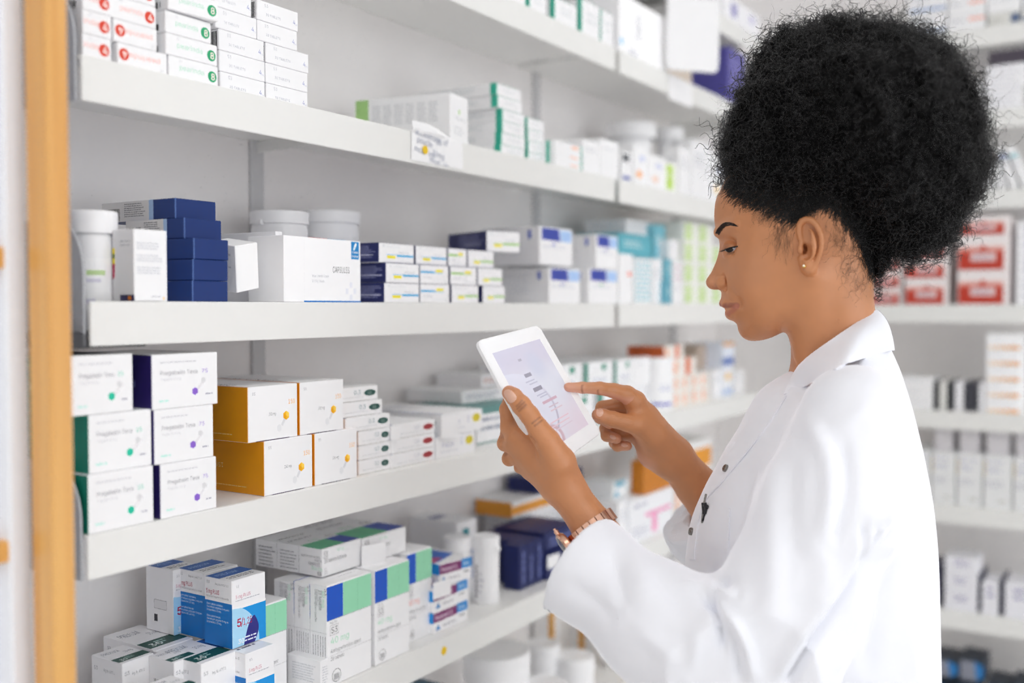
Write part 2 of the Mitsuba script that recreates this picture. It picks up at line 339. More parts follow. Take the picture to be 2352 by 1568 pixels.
for k, py in enumerate((592, 1268)):
    zz = onX(8, py, -.85)[2]
    part(t, 'wooden_shelf', mikit.ply(boxmesh(-.8694, -.848, yc, onX((18, 26)[k], py, -.85)[1], zz - .0095, zz + .0095, .002), 'wood'))
# ---------------------------------------------------------------- cartons on the left wall
def dims(z0, pxl, pxr, pyt, X, d):
    pm = pyt + 20
    y0, y1 = onX(pxl, pm, X)[1], onX(pxr, pm, X)[1]
    return y0, (d, y1 - y0, onX(pxl, pyt, X)[2] - z0)
def cart(name, label, z0, pxl, pxr, pyt, X, d, design, catg='box', group=None, yaw=0, h=None, gap=0.0009, **k):
    y0, (d, w, hh) = dims(z0, pxl, pxr, pyt, X, d)
    hh = h or hh
    if min(w, hh) < .004: print('BAD', label, w, hh); w, hh = max(w, .01), max(hh, .01)
    t = thing(name, label, catg, group)
    w -= gap
    cols, prints = design(d, w, hh - .0004, **k)
    card(t, (d, w, hh - .0004), place(X, y0, z0 + .0002, yaw), cols, prints)
    return z0 + hh
def mk(d, w, h): return {'front': Print(w, h), 'left': Print(d, h), 'top': Print(w, d)}
ORD = ['bottom', 'second', 'third', 'fourth', 'fifth', 'sixth', 'seventh']
W = '#f1f1f3'

# ---- designs (d, w, h) -> colours, prints
def pearinda(d, w, h, c='#d9432f', pale='#f0a497', num='4', flip=False, seed=1, txt='pearinda'):
    p = mk(d, w, h); f = p['front']; r = h * .27
    f.rect(w * .08, h * .86, w * .085, h * .88, W)
    if flip:
        f.ell(r * 1.25, h * .52, r, r, c); f.text(num, r * .95, h * .36, r * 1.15, '#fbe9e4', True, flip=True); f.text('pearinda', r * 2.4, h * .4, h * .24, pale, flip=True, fit=w * .62)
        f.text('S3', w * .86, h * .12, h * .1, '#b9bbc4', flip=True)
    else:
        f.ell(w - r * 1.4, h * .45, r, r, c); f.text(num, w - r * 1.75, h * .3, r * 1.15, '#fbe9e4', True); f.text(txt, w * (.2 if len(txt) > 5 else .03), h * .42, h * .24, pale, fit=w * .5)
        f.text('S3', w * .2, h * .78, h * .1, '#b9bbc4')
    p['left'].barcode(d * .1, h * .12, d * .8, h * .3, seed=seed); p['left'].words(d * .1, h * .8, d * .8, 5, h * .05, '#777', seed)
    return {'all': W}, p
def pearinda_green(d, w, h, **k): return pearinda(d, w, h, '#27a06b', '#a9dcc2', '8', **k)
def tablets4(d, w, h, seed=1):
    p = mk(d, w, h); f = p['front']
    f.text('S3', w * .17, h * .72, h * .15, '#b5b7c0'); f.text('30 TABLETS', w * .2, h * .3, h * .12, '#a4a7b4', fit=w * .36); f.text('4', w * .86, h * .32, h * .22, '#8d93c4'); f.text('mg', w * .925, h * .3, h * .07, '#b0b3d0')
    p['left'].barcode(d * .55, h * .1, d * .42, h * .8, seed=seed); p['left'].words(d * .05, h * .8, d * .45, 6, h * .05, '#888', seed)
    return {'all': W}, p
def white_green_end(d, w, h):
    p = mk(d, w, h); p['left'].rect(0, 0, d * .14, h, '#a4cf83')
    for k in range(6): p['left'].words(d * (.18 + .12 * k), h * .82, d * .1, 8, h * .032, '#c4c6cb', k)
    p['front'].ell(w * .5, h * .66, w * .05, h * .06, '#b9d99c'); p['front'].text('balance', w * .25, h * .48, h * .1, '#d0d2d6'); p['front'].words(w * .2, h * .32, w * .6, 3, h * .04, '#d4d6da', 4)
    return {'all': W}, p
def teal_edge(d, w, h, seed=1, c='#2fae93'):
    p = mk(d, w, h); p['left'].rect(d * .93, 0, d, h, c); p['left'].words(d * .2, h * .72, d * .6, 3, h * .1, '#cdd3d6', seed); p['top'].rect(0, 0, w * .9, d * .03, c)
    p['front'].rect(0, 0, w * .04, h, c); p['front'].words(w * .3, h * .6, w * .55, 2, h * .12, '#d6dadd', seed)
    return {'all': W}, p
def orange_teal(d, w, h, seed=1):
    p = mk(d, w, h); f = p['front']
    f.rect(w * .6, h * .8, w * .88, h * .92, '#f6c3ab'); f.rect(w * .55, h * .42, w * .85, h * .5, '#f6c3ab'); f.rect(w * .55, h * .1, w * .85, h * .16, '#f6c3ab'); f.rect(w * .95, 0, w, h, '#4fb39c'); f.rect(0, h * .48, w * .9, h * .49, '#dfe3e4')
    return {'all': W}, p
def plain(d, w, h, c=W, seed=1, n=3, ink='#c9ccd2'):
    p = mk(d, w, h); p['front'].words(w * .15, h * .75, w * .7, n, h * .05, ink, seed); p['left'].words(d * .15, h * .75, d * .7, n, h * .05, ink, seed + 1)
    return {'all': c}, p
def navy(d, w, h, white=False, seed=1):
    p = mk(d, w, h); p['front'].rect(0, 0, w * .035, h, '#48659d')
    L = p['left']
    if white:
        L.rect(0, 0, d * .66, h, '#e9e7e6'); L.rect(d * .66, 0, d * .72, h, '#a9c6ea'); L.barcode(d * .06, h * .05, d * .2, h * .62, seed=seed); L.words(d * .32, h * .84, d * .3, 7, h * .06, '#77777c', seed)
    return {'all': '#16326f', 'left': '#1c3a7c', 'top': '#1b3770'}, p
def white_label(d, w, h):
    p = mk(d, w, h); f, L = p['front'], p['left']
    for k in range(3): f.words(w * .08, h * (.8 - .17 * k), w * .8, 3, h * .022, '#c2c4cc', k + 3)
    f.words(w * .5, h * .06, w * .35, 1, h * .02, '#b9bbc4', 8); f.rect(w * .86, h * .02, w * .9, h * .06, '#f0c060')
    L.rect(d * .35, 0, d, h * .09, '#231f55'); L.ell(d * .78, h * .045, d * .09, h * .03, '#f08a28'); L.text('sun', d * .42, h * .03, h * .03, '#8f8fc0')
    L.words(d * .35, h * .82, d * .55, 2, h * .03, '#c9cbd0', 5)
    L.rect(d * .0, h * .52, d * .12, h * .74, '#f2de2a'); L.rect(d * .0, h * .6, d * .12, h * .66, '#6d7a1e'); L.poly([(0, h * .3), (d * .1, h * .34), (d * .12, h * .52), (0, h * .52)], '#c02a55')
    return {'all': W}, p
def leaflet_box(d, w, h):
    p = mk(d, w, h); L = p['left']
    for k in range(2):
        v = h * (.84 - .47 * k)
        L.words(d * .62, v, d * .36, 1, h * .035, '#22232a', 3 + k, fill=.9); L.words(d * .5, v - h * .07, d * .48, 2, h * .025, '#55565e', 7 + k); L.words(d * .2, v - h * .16, d * .78, 1, h * .028, '#3a3b44', 9 + k, fill=.97); L.words(d * .7, v - h * .21, d * .28, 1, h * .035, '#22232a', 11 + k); L.words(d * .72, v - h * .32, d * .2, 2, h * .03, '#55565e', 13 + k)
    L.rect(d * .2, h * .395, d, h * .415, '#14305a')
    return {'all': '#eeeef1'}, p
def capsules_box(d, w, h):
    p = mk(d, w, h); f = p['front']
    f.rect(w * .24, 0, w, h * .022, '#2c74c4'); f.rect(w * .243, h * .03, w * .2445, h * .95, '#e6e7ea')
    f.rect(w * .865, h * .70, w * .975, h * .985, '#1b82c4')
    f.text('CAPSULES', w * .61, h * .47, h * .095, '#2b2c34', fit=w * .23)
    f.text('Vegan Antibiotic Capsule', w * .34, h * .39, h * .04, '#a8abb8', fit=w * .22); f.text('20 0.5g Tablets', w * .34, h * .31, h * .04, '#b0b3be', fit=w * .16)
    f.ell(w * .915, h * .90, w * .008, h * .022, '#ffffff'); 
    a = math.radians(60)
    for s, c in ((1, '#ffffff'), (-1, '#d9ecf8')):
        ux, uy = math.cos(a), math.sin(a); r = h * .022; L = h * .045
        o = np.array([w * .918, h * .905]); e = o + s * np.array([ux, uy]) * L; n = np.array([-uy, ux]) * r
        f.poly([o + n, o - n, e - n, e + n], c); f.ell(e[0], e[1], r, r, c)
    f.text('21 capsules', w * .877, h * .80, h * .032, '#ffffff', True, fit=w * .085); f.text('For oral use', w * .877, h * .735, h * .032, '#ffffff', True, fit=w * .085)
    for dx, dy in ((0, .1), (0, -.1), (-.055, 0), (.055, 0)): f.rect(w * (.86 + dx) - w * .02, h * (.18 + dy) - h * .045, w * (.86 + dx) + w * .02, h * (.18 + dy) + h * .045, '#e9ebf4')
    p['top'].rect(w * .3, 0, w * .55, d * .06, '#d33b3b'); p['top'].rect(w * .55, 0, w * .8, d * .05, '#6db6e0')
    return {'all': '#f6f6f8'}, p
def prazole(d, w, h, c='#27a3dd', flip=False, seed=1, small=False):
    p = mk(d, w, h); f, L = p['front'], p['left']
    def X(u): return w * (1 - u) if flip else w * u
    def R(u0, v0, u1, v1, col):
        v0, v1 = (1 - v1, 1 - v0) if flip else (v0, v1); f.rect(min(X(u0), X(u1)), h * v0, max(X(u0), X(u1)), h * v1, col)
    R(.2, .40, .98, .43, c); R(.5, .33, .98, .41, c); R(.22, .22, .46, .37, '#efe23a')
    f.text('PRAZOLE', X(.55) if not flip else w * .1, h * (.5 if not flip else .3), h * .09, '#a8b0bd', flip=flip, fit=w * .3); R(.1, .8, .16, .9, '#d9dce0'); R(.2, .8, .6, .84, '#dfe2e6')
    L.words(d * .3, h * .8, d * .65, 7, h * .055, '#8f93bd', seed); L.words(d * .45, h * .36, d * .5, 1, h * .06, '#d6d8ec', seed + 2)
    return {'all': W, 'left': '#262c63', 'top': '#2b3168', 'right': '#262c63'}, p
def blue_window(d, w, h, seed=1, dotc='#5a60b8'):
    p = mk(d, w, h); f = p['front']; L = p['left']
    f.poly([(w * .06, h * .66), (w * .62, h * .64), (w * .58, h * .97), (w * .06, h * .97)], '#3a4aa6'); f.poly([(w * .64, h * .64), (w * .97, h * .64), (w * .97, h * .95), (w * .6, h * .95)], '#a9c8f2')
    f.ell(w * .42, h * .54, w * .06, h * .03, dotc); f.words(w * .08, h * .5, w * .75, 2, h * .03, '#c9cdda', seed)
    L.rect(d * .8, h * .68, d * .86, h * .9, '#5d6fc0'); L.words(d * .2, h * .8, d * .5, 8, h * .025, '#d2d5dd', seed, gap=3)
    return {'all': W}, p
def teva(d, w, h, c='#23c2a0', side='#12806a', num='25', seed=1):
    p = mk(d, w, h); f, L = p['front'], p['left']
    f.text('Pregabalin Teva', w * .12, h * .62, h * .075, '#77757f', fit=w * .56); f.text(num, w * .74, h * .62, h * .075, c, fit=w * .1)
    f.words(w * .12, h * .84, w * .55, 1, h * .03, '#c9c9d0', seed); f.text('Pregabalin 25 mg', w * .13, h * .52, h * .04, '#c0c0c8', fit=w * .3)
    g = [math.radians(30 + 60 * k) for k in range(6)]; u, v = w * .64, h * .28; r = h * .075
    f.poly([(u - r * .2, v - r * .2), (u + r * 2.8, v + r * 3.2), (u + r * 3.4, v + r * 2.6), (u + r * .5, v - r * .4)], '#e4e4e8')
    f.poly([(u + w * .13 + r * .8 * math.cos(a), v + h * .2 + r * .8 * math.sin(a)) for a in g], '#dadadd')
    f.poly([(u - w * .0 + r * math.cos(a), v + r * math.sin(a)) for a in g], c); f.poly([(u, v), (u + r * math.cos(g[5]), v + r * math.sin(g[5])), (u + r * math.cos(g[0]), v + r * math.sin(g[0])), (u, v + r)], '#ffffff' if False else c)
    f.words(w * .1, h * .13, w * .18, 1, h * .045, '#b9ebe0', seed + 1); f.words(w * .8, h * .2, w * .12, 1, h * .04, '#a9a9b8', seed + 4)
    L.text('Pregabalin', d * .3, h * .4, h * .12, '#8f8fd0' if side != '#12806a' else '#bfe6da', flip=True, fit=d * .5); L.words(d * .4, h * .8, d * .3, 1, h * .05, '#5fb89c', 3)
    return {'all': W, 'left': side, 'right': side}, p
def teva_purple(d, w, h, **k): return teva(d, w, h, '#8a63cc', '#33246f', '75', **k)
def orange150(d, w, h, seed=1):
    p = mk(d, w, h); f, L, t = p['front'], p['left'], p['top']
    f.text('150', w * .8, h * .63, h * .085, '#eea51e', fit=w * .14); f.text('150 mg', w * .4, h * .45, h * .055, '#55555c', fit=w * .15); f.text('S5', w * .08, h * .85, h * .05, '#9a9aa2')
    u, v, r = w * .76, h * .42, h * .085; g = [math.radians(30 + 60 * k) for k in range(6)]
    f.poly([(u - r * 1.6, v - r * 1.9), (u - r * 1.1, v - r * 2.3), (u - r * .1, v - r * .9), (u - r * .7, v - r * .5)], '#dcdde1')
    f.poly([(u - r * 2.1 + r * .75 * math.cos(a), v - r * 2.6 + r * .9 * math.sin(a)) for a in g], '#e6e7ea')
    f.poly([(u + r * math.cos(a), v + r * math.sin(a)) for a in g], '#f4b820'); f.poly([(u, v), (u + r * math.cos(g[5]), v + r * math.sin(g[5])), (u + r * math.cos(g[0]), v + r * math.sin(g[0])), (u, v + r)], '#fbd052'); f.poly([(u, v - r), (u, v), (u - r * .87, v + r * .5), (u - r * .87, v - r * .5)], '#e8a512')
    f.rect(w * .15, 0, w * .82, h * .008, '#3a2b50')
    L.text('150 mg', d * .42, h * .45, h * .085, '#f6d79a', flip=True, fit=d * .17); L.words(d * .25, h * .12, d * .6, 1, h * .03, '#f3c570', seed)
    t.text('Pregabalin Mylan', w * .2, d * .2, w * .16, '#4a4a66', rot=90, fit=d * .7); t.rect(0, 0, w * .02, d, '#e89a2a')
    return {'all': W, 'left': '#e79a18', 'right': '#e79a18'}, p
def oval(d, w, h, c='#0d4a45', big='0.3', ink='#3f7480', small='0,3', seed=1):
    p = mk(d, w, h); f, t = p['front'], p['top']
    f.text(big, w * .5, h * .46, h * .3, ink, fit=w * .14); f.ell(w * .83, h * .52, w * .12, h * .22, c, 36); (f.text(small, w * .79, h * .43, h * .16, '#cfe0d8', fit=w * .07) if small else 0); f.words(w * .12, h * .26, w * .6, 1, h * .06, '#c3c7cc', seed, fill=.95)
    f.rect(w * .05, 0, w * .82, h * .012, '#6e7358')
    t.words(w * .2, d * .7, w * .6, 5, d * .02, '#b9bdcc', seed); t.rect(0, 0, w * .03, d, '#3c5fa0')
    return {'all': W}, p
def oval_red(d, w, h, **k): return oval(d, w, h, '#a5333a', '0.625', '#b7bac6', '', **k)
def oval_yellow(d, w, h, **k):
    c, p = oval(d, w, h, '#d8c72c', '', '#8088b0', '', **k) if False else ({'all': W}, mk(d, w, h))
    f, t = p['front'], p['top']; f.ell(w * .84, h * .62, w * .1, h * .2, '#d6c62e', 36); f.text('Prexum', w * .14, h * .45, h * .26, '#b6b9cf', fit=w * .3); f.rect(w * .62, h * .45, w * .66, h * .8, '#d6d8e4'); f.words(w * .1, h * .25, w * .5, 1, h * .07, '#d4d6de', 5)
    t.rect(0, 0, w * .04, d, '#3f5f96'); t.words(w * .2, d * .8, w * .6, 6, d * .02, '#b9bdcc', 9); p['left'].ell(d * .9, h * .6, d * .04, h * .2, '#2f4a48')
    return {'all': W}, p
def grey_words(d, w, h, ink='#9aa0ae', seed=1, band=None):
    p = mk(d, w, h); f = p['front']; f.words(w * .06, h * .6, w * .8, 2, h * .14, ink, seed)
    if band: f.rect(0, h * .8, w, h, band); f.rect(0, 0, w, h * .04, band)
    return {'all': W, **({'top': band} if band else {})}, p
def teal_block(d, w, h, seed=1, strip=True):
    p = mk(d, w, h); f = p['front']
    if strip: f.rect(0, 0, w * .14, h, '#12806a')
    f.text('Salterpin', w * .3, h * .36, h * .13, '#8d93b8', fit=w * .5); f.rect(w * .62, h * .72, w * .78, h * .92, '#1e8d72'); f.words(w * .25, h * .2, w * .6, 2, h * .05, '#c8ccd6', seed)
    p['left'].words(d * .1, h * .8, d * .8, 4, h * .08, '#b0b4c0', seed)
    return {'all': '#f1f2f4'}, p

# ---- third shelf: cartons in five columns, then the stacks further along
zA = ZT['A']
def rows(name, z0, X, d, design, group, where, lst, catg='box', **k):
    z = z0
    for i, r in enumerate(lst):
        kw = dict(k); kw.update(r[3] if len(r) > 3 else {})
        dd = kw.pop('design', design); lb = kw.pop('lab', where)
        z = cart(name, lb.format(ORD[i]), z, r[0], r[1], r[2], kw.pop('X', X), kw.pop('d', d), dd, catg, group, seed=i + 1, **kw)
    return z
rows('medicine_box', zA, -.907, .13, pearinda, 'red lettered cartons', 'white carton with red circle, {} in the stack beside the wooden post', [(190, 258, 120), (190, 258, 65), (190, 258, 10), (190, 258, -45)], h=.0233, txt='inda')
rows('medicine_box', zA, -.909, .13, pearinda, 'red lettered cartons', '{} white carton in second stack from the wooden post, red lettering', [(270, 385, 98, {'flip': True}), (261, 362, 47, {'flip': True}), (253, 360, -4), (250, 358, -55)], h=.0233)
rows('medicine_box', zA, -.908, .13, pearinda_green, 'green lettered cartons', '{} white carton with green circle and lettering', [(388, 502, 114), (381, 500, 66), (380, 486, 18)], h=.0233)
z = ZT['A'] + .077
cart('medicine_box', 'tilted white carton with green circle on top of its stack', zA + .0233 * 3 + .0015, 386, 496, -34, -.906, .13, pearinda_green, 'box', 'green lettered cartons', yaw=-4, h=.0233)
rows('medicine_box', zA, -.925, .14, tablets4, 'faint lettered tablet cartons', '{} plain white tablet carton directly right of the green lettered stack', [(506, 610, 206), (504, 610, 153), (503, 608, 105), (495, 591, 55), (493, 579, 9)], h=.0243)
rows('medicine_box', zA, -.925, .14, tablets4, 'faint lettered tablet cartons', '{} tablet carton in the stack of faint lettered white cartons nearest the metal rail', [(612, 708, 218), (611, 708, 171), (611, 710, 126), (592, 684, 83), (591, 686, 41)], h=.0243)
# large white carton with a green end, turned
ly = onX(1034, 260, -.91); lz = onX(817, 250, -1.075)
L = float(np.hypot(ly[0] + 1.075, ly[1] - lz[1])); yawg = math.degrees(math.atan2(ly[1] - lz[1], ly[0] + 1.075))
t = thing('carton', 'large white carton with a light green end, lying behind the handwritten note', 'box')
hh = onX(1034, 212, -.91)[2] - zA
wd = (onX(1110, 260, -.885)[1] - onX(1034, 260, -.91)[1]) * 1.15
cols, pr = white_green_end(L, wd, hh)
card(t, (L, wd, hh), place(ly[0], ly[1], zA + .0003, yawg), cols, pr)
xs = [(1139, 1197), (1141, 1200), (1152, 1206), (1152, 1206), (1150, 1207), (1148, 1206)]
for i, (a, b) in enumerate([(1148, 1206), (1150, 1207), (1152, 1206), (1152, 1206), (1141, 1200), (1139, 1197)]):
    z = cart('medicine_box', f'{ORD[i]} flat white carton with teal edge in the taller stack on the third shelf', zA + .0195 * i, a, b, 0, -.925, .16, teal_edge, 'box', 'teal edged flat cartons', h=.0195, seed=i)
for i, (a, b) in enumerate([(1212, 1255), (1212, 1256), (1211, 1250), (1210, 1250)]):
    cart('medicine_box', f'{ORD[i]} flat white carton with teal edge in the shorter stack on the third shelf', zA + .0195 * i, a, b, 0, -.93, .15, teal_edge, 'box', 'teal edged flat cartons', h=.0195, seed=i)
cart('medicine_box', 'white carton with thin teal edge, left of the orange marked one', zA, 1262, 1274, 322, -.915, .1, teal_edge)
cart('medicine_box', 'white carton with pale orange bars and a teal right edge', zA, 1275, 1337, 320, -.905, .1, orange_teal)
cart('medicine_box', 'plain white carton right of the orange barred one on the third shelf', zA, 1339, 1378, 318, -.905, .1, plain, n=2)
cart('medicine_box', 'taller plain white carton at the end of the third shelf', zA, 1379, 1421, 316, -.905, .12, plain, n=1)
# the handwritten note, taped to the lip and curling at the top
def note():
    nu, nv = 24, 14
    y0, y1 = onX(943, 335, XF)[1], onX(1062, 345, XF)[1]; zb, zt = onX(1000, 378, XF)[2], zA + .014
    V = []
    for j in range(nv + 1):
        for i in range(nu + 1):
            u, v = i / nu, j / nv
            z = zb + (zt - zb) * v + .004 * math.sin(u * 5) * (v > .6) - .010 * u * (v > .7) * (v - .7) / .3
            x = XF + .0009 + .0006 * math.sin(u * 9 + v * 3) - .007 * max(0, v - .75) / .25 * (0.3 + u)
            V.append((max(x, XF + .0004) if z < zA + .001 else x + .004, y0 + (y1 - y0) * u, z))
    V = np.array(V); F = []
    for j in range(nv):
        for i in range(nu):
            a = j * (nu + 1) + i; F += [(a, a + 1, a + nu + 2), (a, a + nu + 2, a + nu + 1)]
    return trimesh.Trimesh(V, np.array(F), process=False), y0, y1, zb, zt
nm, y0, y1, zb, zt = note()
t = thing('note', 'white handwritten paper note stuck to the edge of the third shelf', 'note')
part(t, 'sheet', mikit.ply(nm, 'paper', smooth=True))
pn = Print(y1 - y0, .062)
for s, u, v, h, r in (('accelerone  of', .008, .038, .0085, -6), ('poucle', .012, .027, .0085, -6), ('20', .058, .029, .008, 0), ('mce   ine', .006, .014, .0085, -7), ('30mg', .048, .013, .008, -8), ('mice)  sin', .042, .003, .0075, -8)): pn.text(s, u, v, h, '#a7abbb', rot=r)
a, g, c = pn.mesh((XF + .0019, y0, zb), np.array([0, 1, 0]), np.array([0, 0, 1]), np.array([1, 0, 0])); part(t, 'handwriting', mikit.ply((a, g), 'card', color=c))
dm = trimesh.creation.cylinder(.006, .0008, sections=28); dm.apply_transform(trimesh.transformations.rotation_matrix(math.pi / 2, [0, 1, 0])); dm.apply_translation(onX(977, 344, XF + .0032)); part(t, 'yellow_dot', mikit.ply(dm, 'yellow_dot'), 'yellow round dot')

# ---- second shelf from the top: cartons, mostly above the frame
z0 = ZT['S0']
cart('medicine_box', 'white carton with orange bars at the left end of the second shelf row', z0, 1160, 1209, 0, -.905, .12, orange_teal, h=.085)
for i, (a, b, pt) in enumerate([(1215, 1255, -30), (1272, 1325, -10), (1335, 1378, -5), (1380, 1408, 20)]):
    cart('medicine_box', ('white carton with teal stripe, first of four in a row on the second shelf', 'second white carton with teal stripe in the row above the third shelf', 'third white carton with teal stripe on the second shelf', 'last teal striped white carton before the upright box on the second shelf')[i], z0, a, b, pt, -.905, .12, teal_edge, seed=i + 3)

# ---- fourth shelf (eye level)
zM = ZT['M']
def tub(name, label, x, y, z, prof, group=None, lid=None, lab=None, capmat='plastic', bodymat='plastic', prints=None, tab=None, catg='tub'):
    t = thing(name, label, catg, group)
    part(t, 'body', mikit.ply(xf(lathe(prof), place(x, y, z)), bodymat, smooth=35))
    if lid: part(t, 'lid', mikit.ply(xf(lathe(lid, 56), place(x, y, z)), capmat, smooth=35))
    if tab is not None:
        m = boxmesh(-.006, .006, -.003, .003, -.0035, .0035, .001); r, a, zz = tab
        part(t, 'pull_tab', mikit.ply(xf(m, place(x + r * math.cos(a), y + r * math.sin(a), z + zz, math.degrees(a) + 90)), capmat))
    if prints:
        (pv, pf), pc = prints; lab_ = trimesh.graph.connected_component_labels(np.vstack([pf[:, [0, 1]], pf[:, [1, 2]]]), len(pv))
        for c_ in (range(lab_.max() + 1) if lab_.max() < 4 else [None]):
            m_ = np.ones(len(pv), bool) if c_ is None else lab_ == c_; ix = np.cumsum(m_) - 1; ff = pf[m_[pf[:, 0]]]; part(t, 'label', mikit.ply((pv[m_], ix[ff]), 'card', color=pc[m_]))
    return t
def tubprof(r, h, rn=None):
    rn = rn or r * .97
    return [(0, 0), (r * .93, 0), (r, .004), (r, h * .8), (rn, h * .84), (rn, h * .9), (0, h * .9)]
def lidprof(r, h, hl, top=.92):
    return [(r * 1.0, h - hl), (r * 1.05, h - hl), (r * 1.05, h - hl + .003), (r * 1.03, h - hl + .005), (r * 1.05, h - .004), (r * 1.03, h - .001), (r * top, h), (r * (top - .06), h - .002), (0, h - .002)]
def wraplabel(x, y, z, r, a0, a1, items):
    """items: (angle0, angle1, z0, z1, colour) patches on a cylinder"""
    V, F, C, n = [], [], [], 0
    for k, (b0, b1, z0, z1, c) in enumerate(items):
        g = np.linspace(b0, b1, max(2, int(abs(b1 - b0) / .12) + 2)); rr = r + .0002 + .00003 * k
        for q in g: V += [(x + rr * math.cos(q), y + rr * math.sin(q), z + z0), (x + rr * math.cos(q), y + rr * math.sin(q), z + z1)]
        for i in range(len(g) - 1): a = n + 2 * i; F += [(a, a + 2, a + 3), (a, a + 3, a + 1)]
        C += [srgb(c)] * (2 * len(g)); n += 2 * len(g)
    return (np.array(V), np.array(F)), np.array(C)
# big bottle at the left end
bx, by = -.965, onX(216, 600, -.965)[1]
rb = .5 * (onX(277, 600, -.965)[1] - onX(167, 600, -.965)[1]) * .80
zb = zM - .045 + .0145; hb = onX(223, 486, -.965)[2] - zb
cam_a = math.atan2(-by, -bx)
t = tub('pill_bottle', 'large white pill bottle beside the wooden post', bx, by, zb, [(0, 0), (rb * .9, 0), (rb * .95, .004), (rb * .95, hb * .76), (rb * .86, hb * .82), (rb * .86, hb * .87), (0, hb * .87)], lid=lidprof(rb, hb, .024), catg='bottle',
        prints=wraplabel(bx, by, zb, rb * .95, 0, 0, [(cam_a - .5, cam_a + .9, hb * .16, hb * .6, '#f7f7f8'), (cam_a - .35, cam_a + .5, hb * .46, hb * .5, '#bcd79a'), (cam_a - .35, cam_a + .3, hb * .40, hb * .43, '#d5d3e2'), (cam_a - .35, cam_a + .05, hb * .22, hb * .26, '#d2d0e4')]))
cart('medicine_box', 'white carton with yellow and crimson stripe between the bottle and navy boxes', zM, 307, 385, 524, -.905, .035, white_label)
for i, (a, b, pt, X, wt) in enumerate([(441, 525, 648, -.905, 0), (442, 525, 598, -.905, 0), (444, 526, 546, -.906, 0), (422, 510, 496, -.925, 1), (401, 497, 444, -.945, 1)]):
    pp = zM + i * .0235
    cart('medicine_box', f'{ORD[i]} navy blue box in the stack on the fourth shelf', pp, a, b, pt, X, (.05, .05, .052, .10, .13)[i], navy, 'box', 'stack of navy boxes', white=bool(wt), seed=i, h=.0235)
# tilted white carton
t = thing('carton', 'plain white carton leaning askew beside the navy stack', 'box')
cy = onX(532, 640, -.935)
cols, pr = plain(.05, .036, .058, n=4)
pr['front'] = Print(.036, .058)
card(t, (.05, .036, .056), place(-.925, cy[1] - .001, zM + .0105, 0, 10, 0) @ place(0, 0, 0, 0, 0, 8), {'all': '#f7f7f8'}, pr)
cart('medicine_box', 'white carton with upside down fine print, left behind the capsules box', zM, 633, 650, 533, -.93, .12, leaflet_box, h=onX(600, 533, -.96)[2] - zM)
cart('medicine_box', 'wide white box lettered CAPSULES with a blue square', zM, 652, 836, 541, -.905, .06, capsules_box, h=onX(640, 538, -.905)[2] - zM, yaw=2)
for i, px in enumerate((642, 756)):
    X = -1.05; yy = onX(px, 520, X)[1]; r = .5 * (onX(px + 55, 520, X)[1] - onX(px - 55, 520, X)[1]) * .84; h = onX(px, 487, X)[2] - zM
    tub('pill_tub', ('white tub with a torn lid seal, left behind the capsules box', 'white tub with a smooth lid, right behind the capsules box')[i], X, yy, zM + .0003, tubprof(r, h), lid=lidprof(r, h, .018), tab=(r * 1.03, math.atan2(-yy, -X) - .75, h - .017) if i == 0 else None, group='white tubs behind the capsules box')
g = 'blue and green striped tablet boxes'
for r, (z0, items) in enumerate([(zM, [(880, 962, '#27a3dd', 0), (963, 1032, '#27a3dd', 1), (1036, 1099, '#8cc63f', 0), (1108, 1160, '#8cc63f', 0)]), (zM + .0275, [(884, 962, '#27a3dd', 0), (963, 1030, '#27a3dd', 1), (1033, 1095, '#8cc63f', 1), (1097, 1154, '#8cc63f', 0)]), (zM + .055, [(868, 950, '#27a3dd', 0), (953, 1026, '#27a3dd', 0), (1028, 1072, '#8cc63f', 1), (1074, 1134, '#8cc63f', 0)])]):
    for i, (a, b, c, fl) in enumerate(items):
        cart('medicine_box', f'white and navy box with {"blue" if c[1] == "2" else "green"} stripe, {ORD[r] if r < 2 else "top"} row, {("leftmost", "second", "third", "rightmost")[i]}', z0, a, b, 0, (-.904, -.904, -.908)[r], .10, prazole, 'box', g, h=.0275, c=c, flip=bool(fl), seed=r * 4 + i)
cart('medicine_box', 'navy and white box lying turned on top of the striped tablet boxes', zM + .0826, 1117, 1169, 0, -.915, .115, prazole, 'box', g, h=.033, c='#8cc63f', yaw=-22)
for i, (a, b, z, hh, lb) in enumerate([(1262, 1334, 0, .0625, 'lower left white carton with blue window panel'), (1354, 1421, 0, .066, 'lower right white carton with blue window panel'), (1240, 1316, .067, .066, 'upper left white carton with blue window panel'), (1371, 1421, .067, .064, 'upper right white carton with blue window panel')]):
    cart('medicine_box', lb + ' on the fourth shelf', zM + z, a, b, 0, -.908, .12, blue_window, 'box', 'blue window cartons', h=hh, seed=i, dotc='#3fae6a' if i == 1 else '#5a60b8')

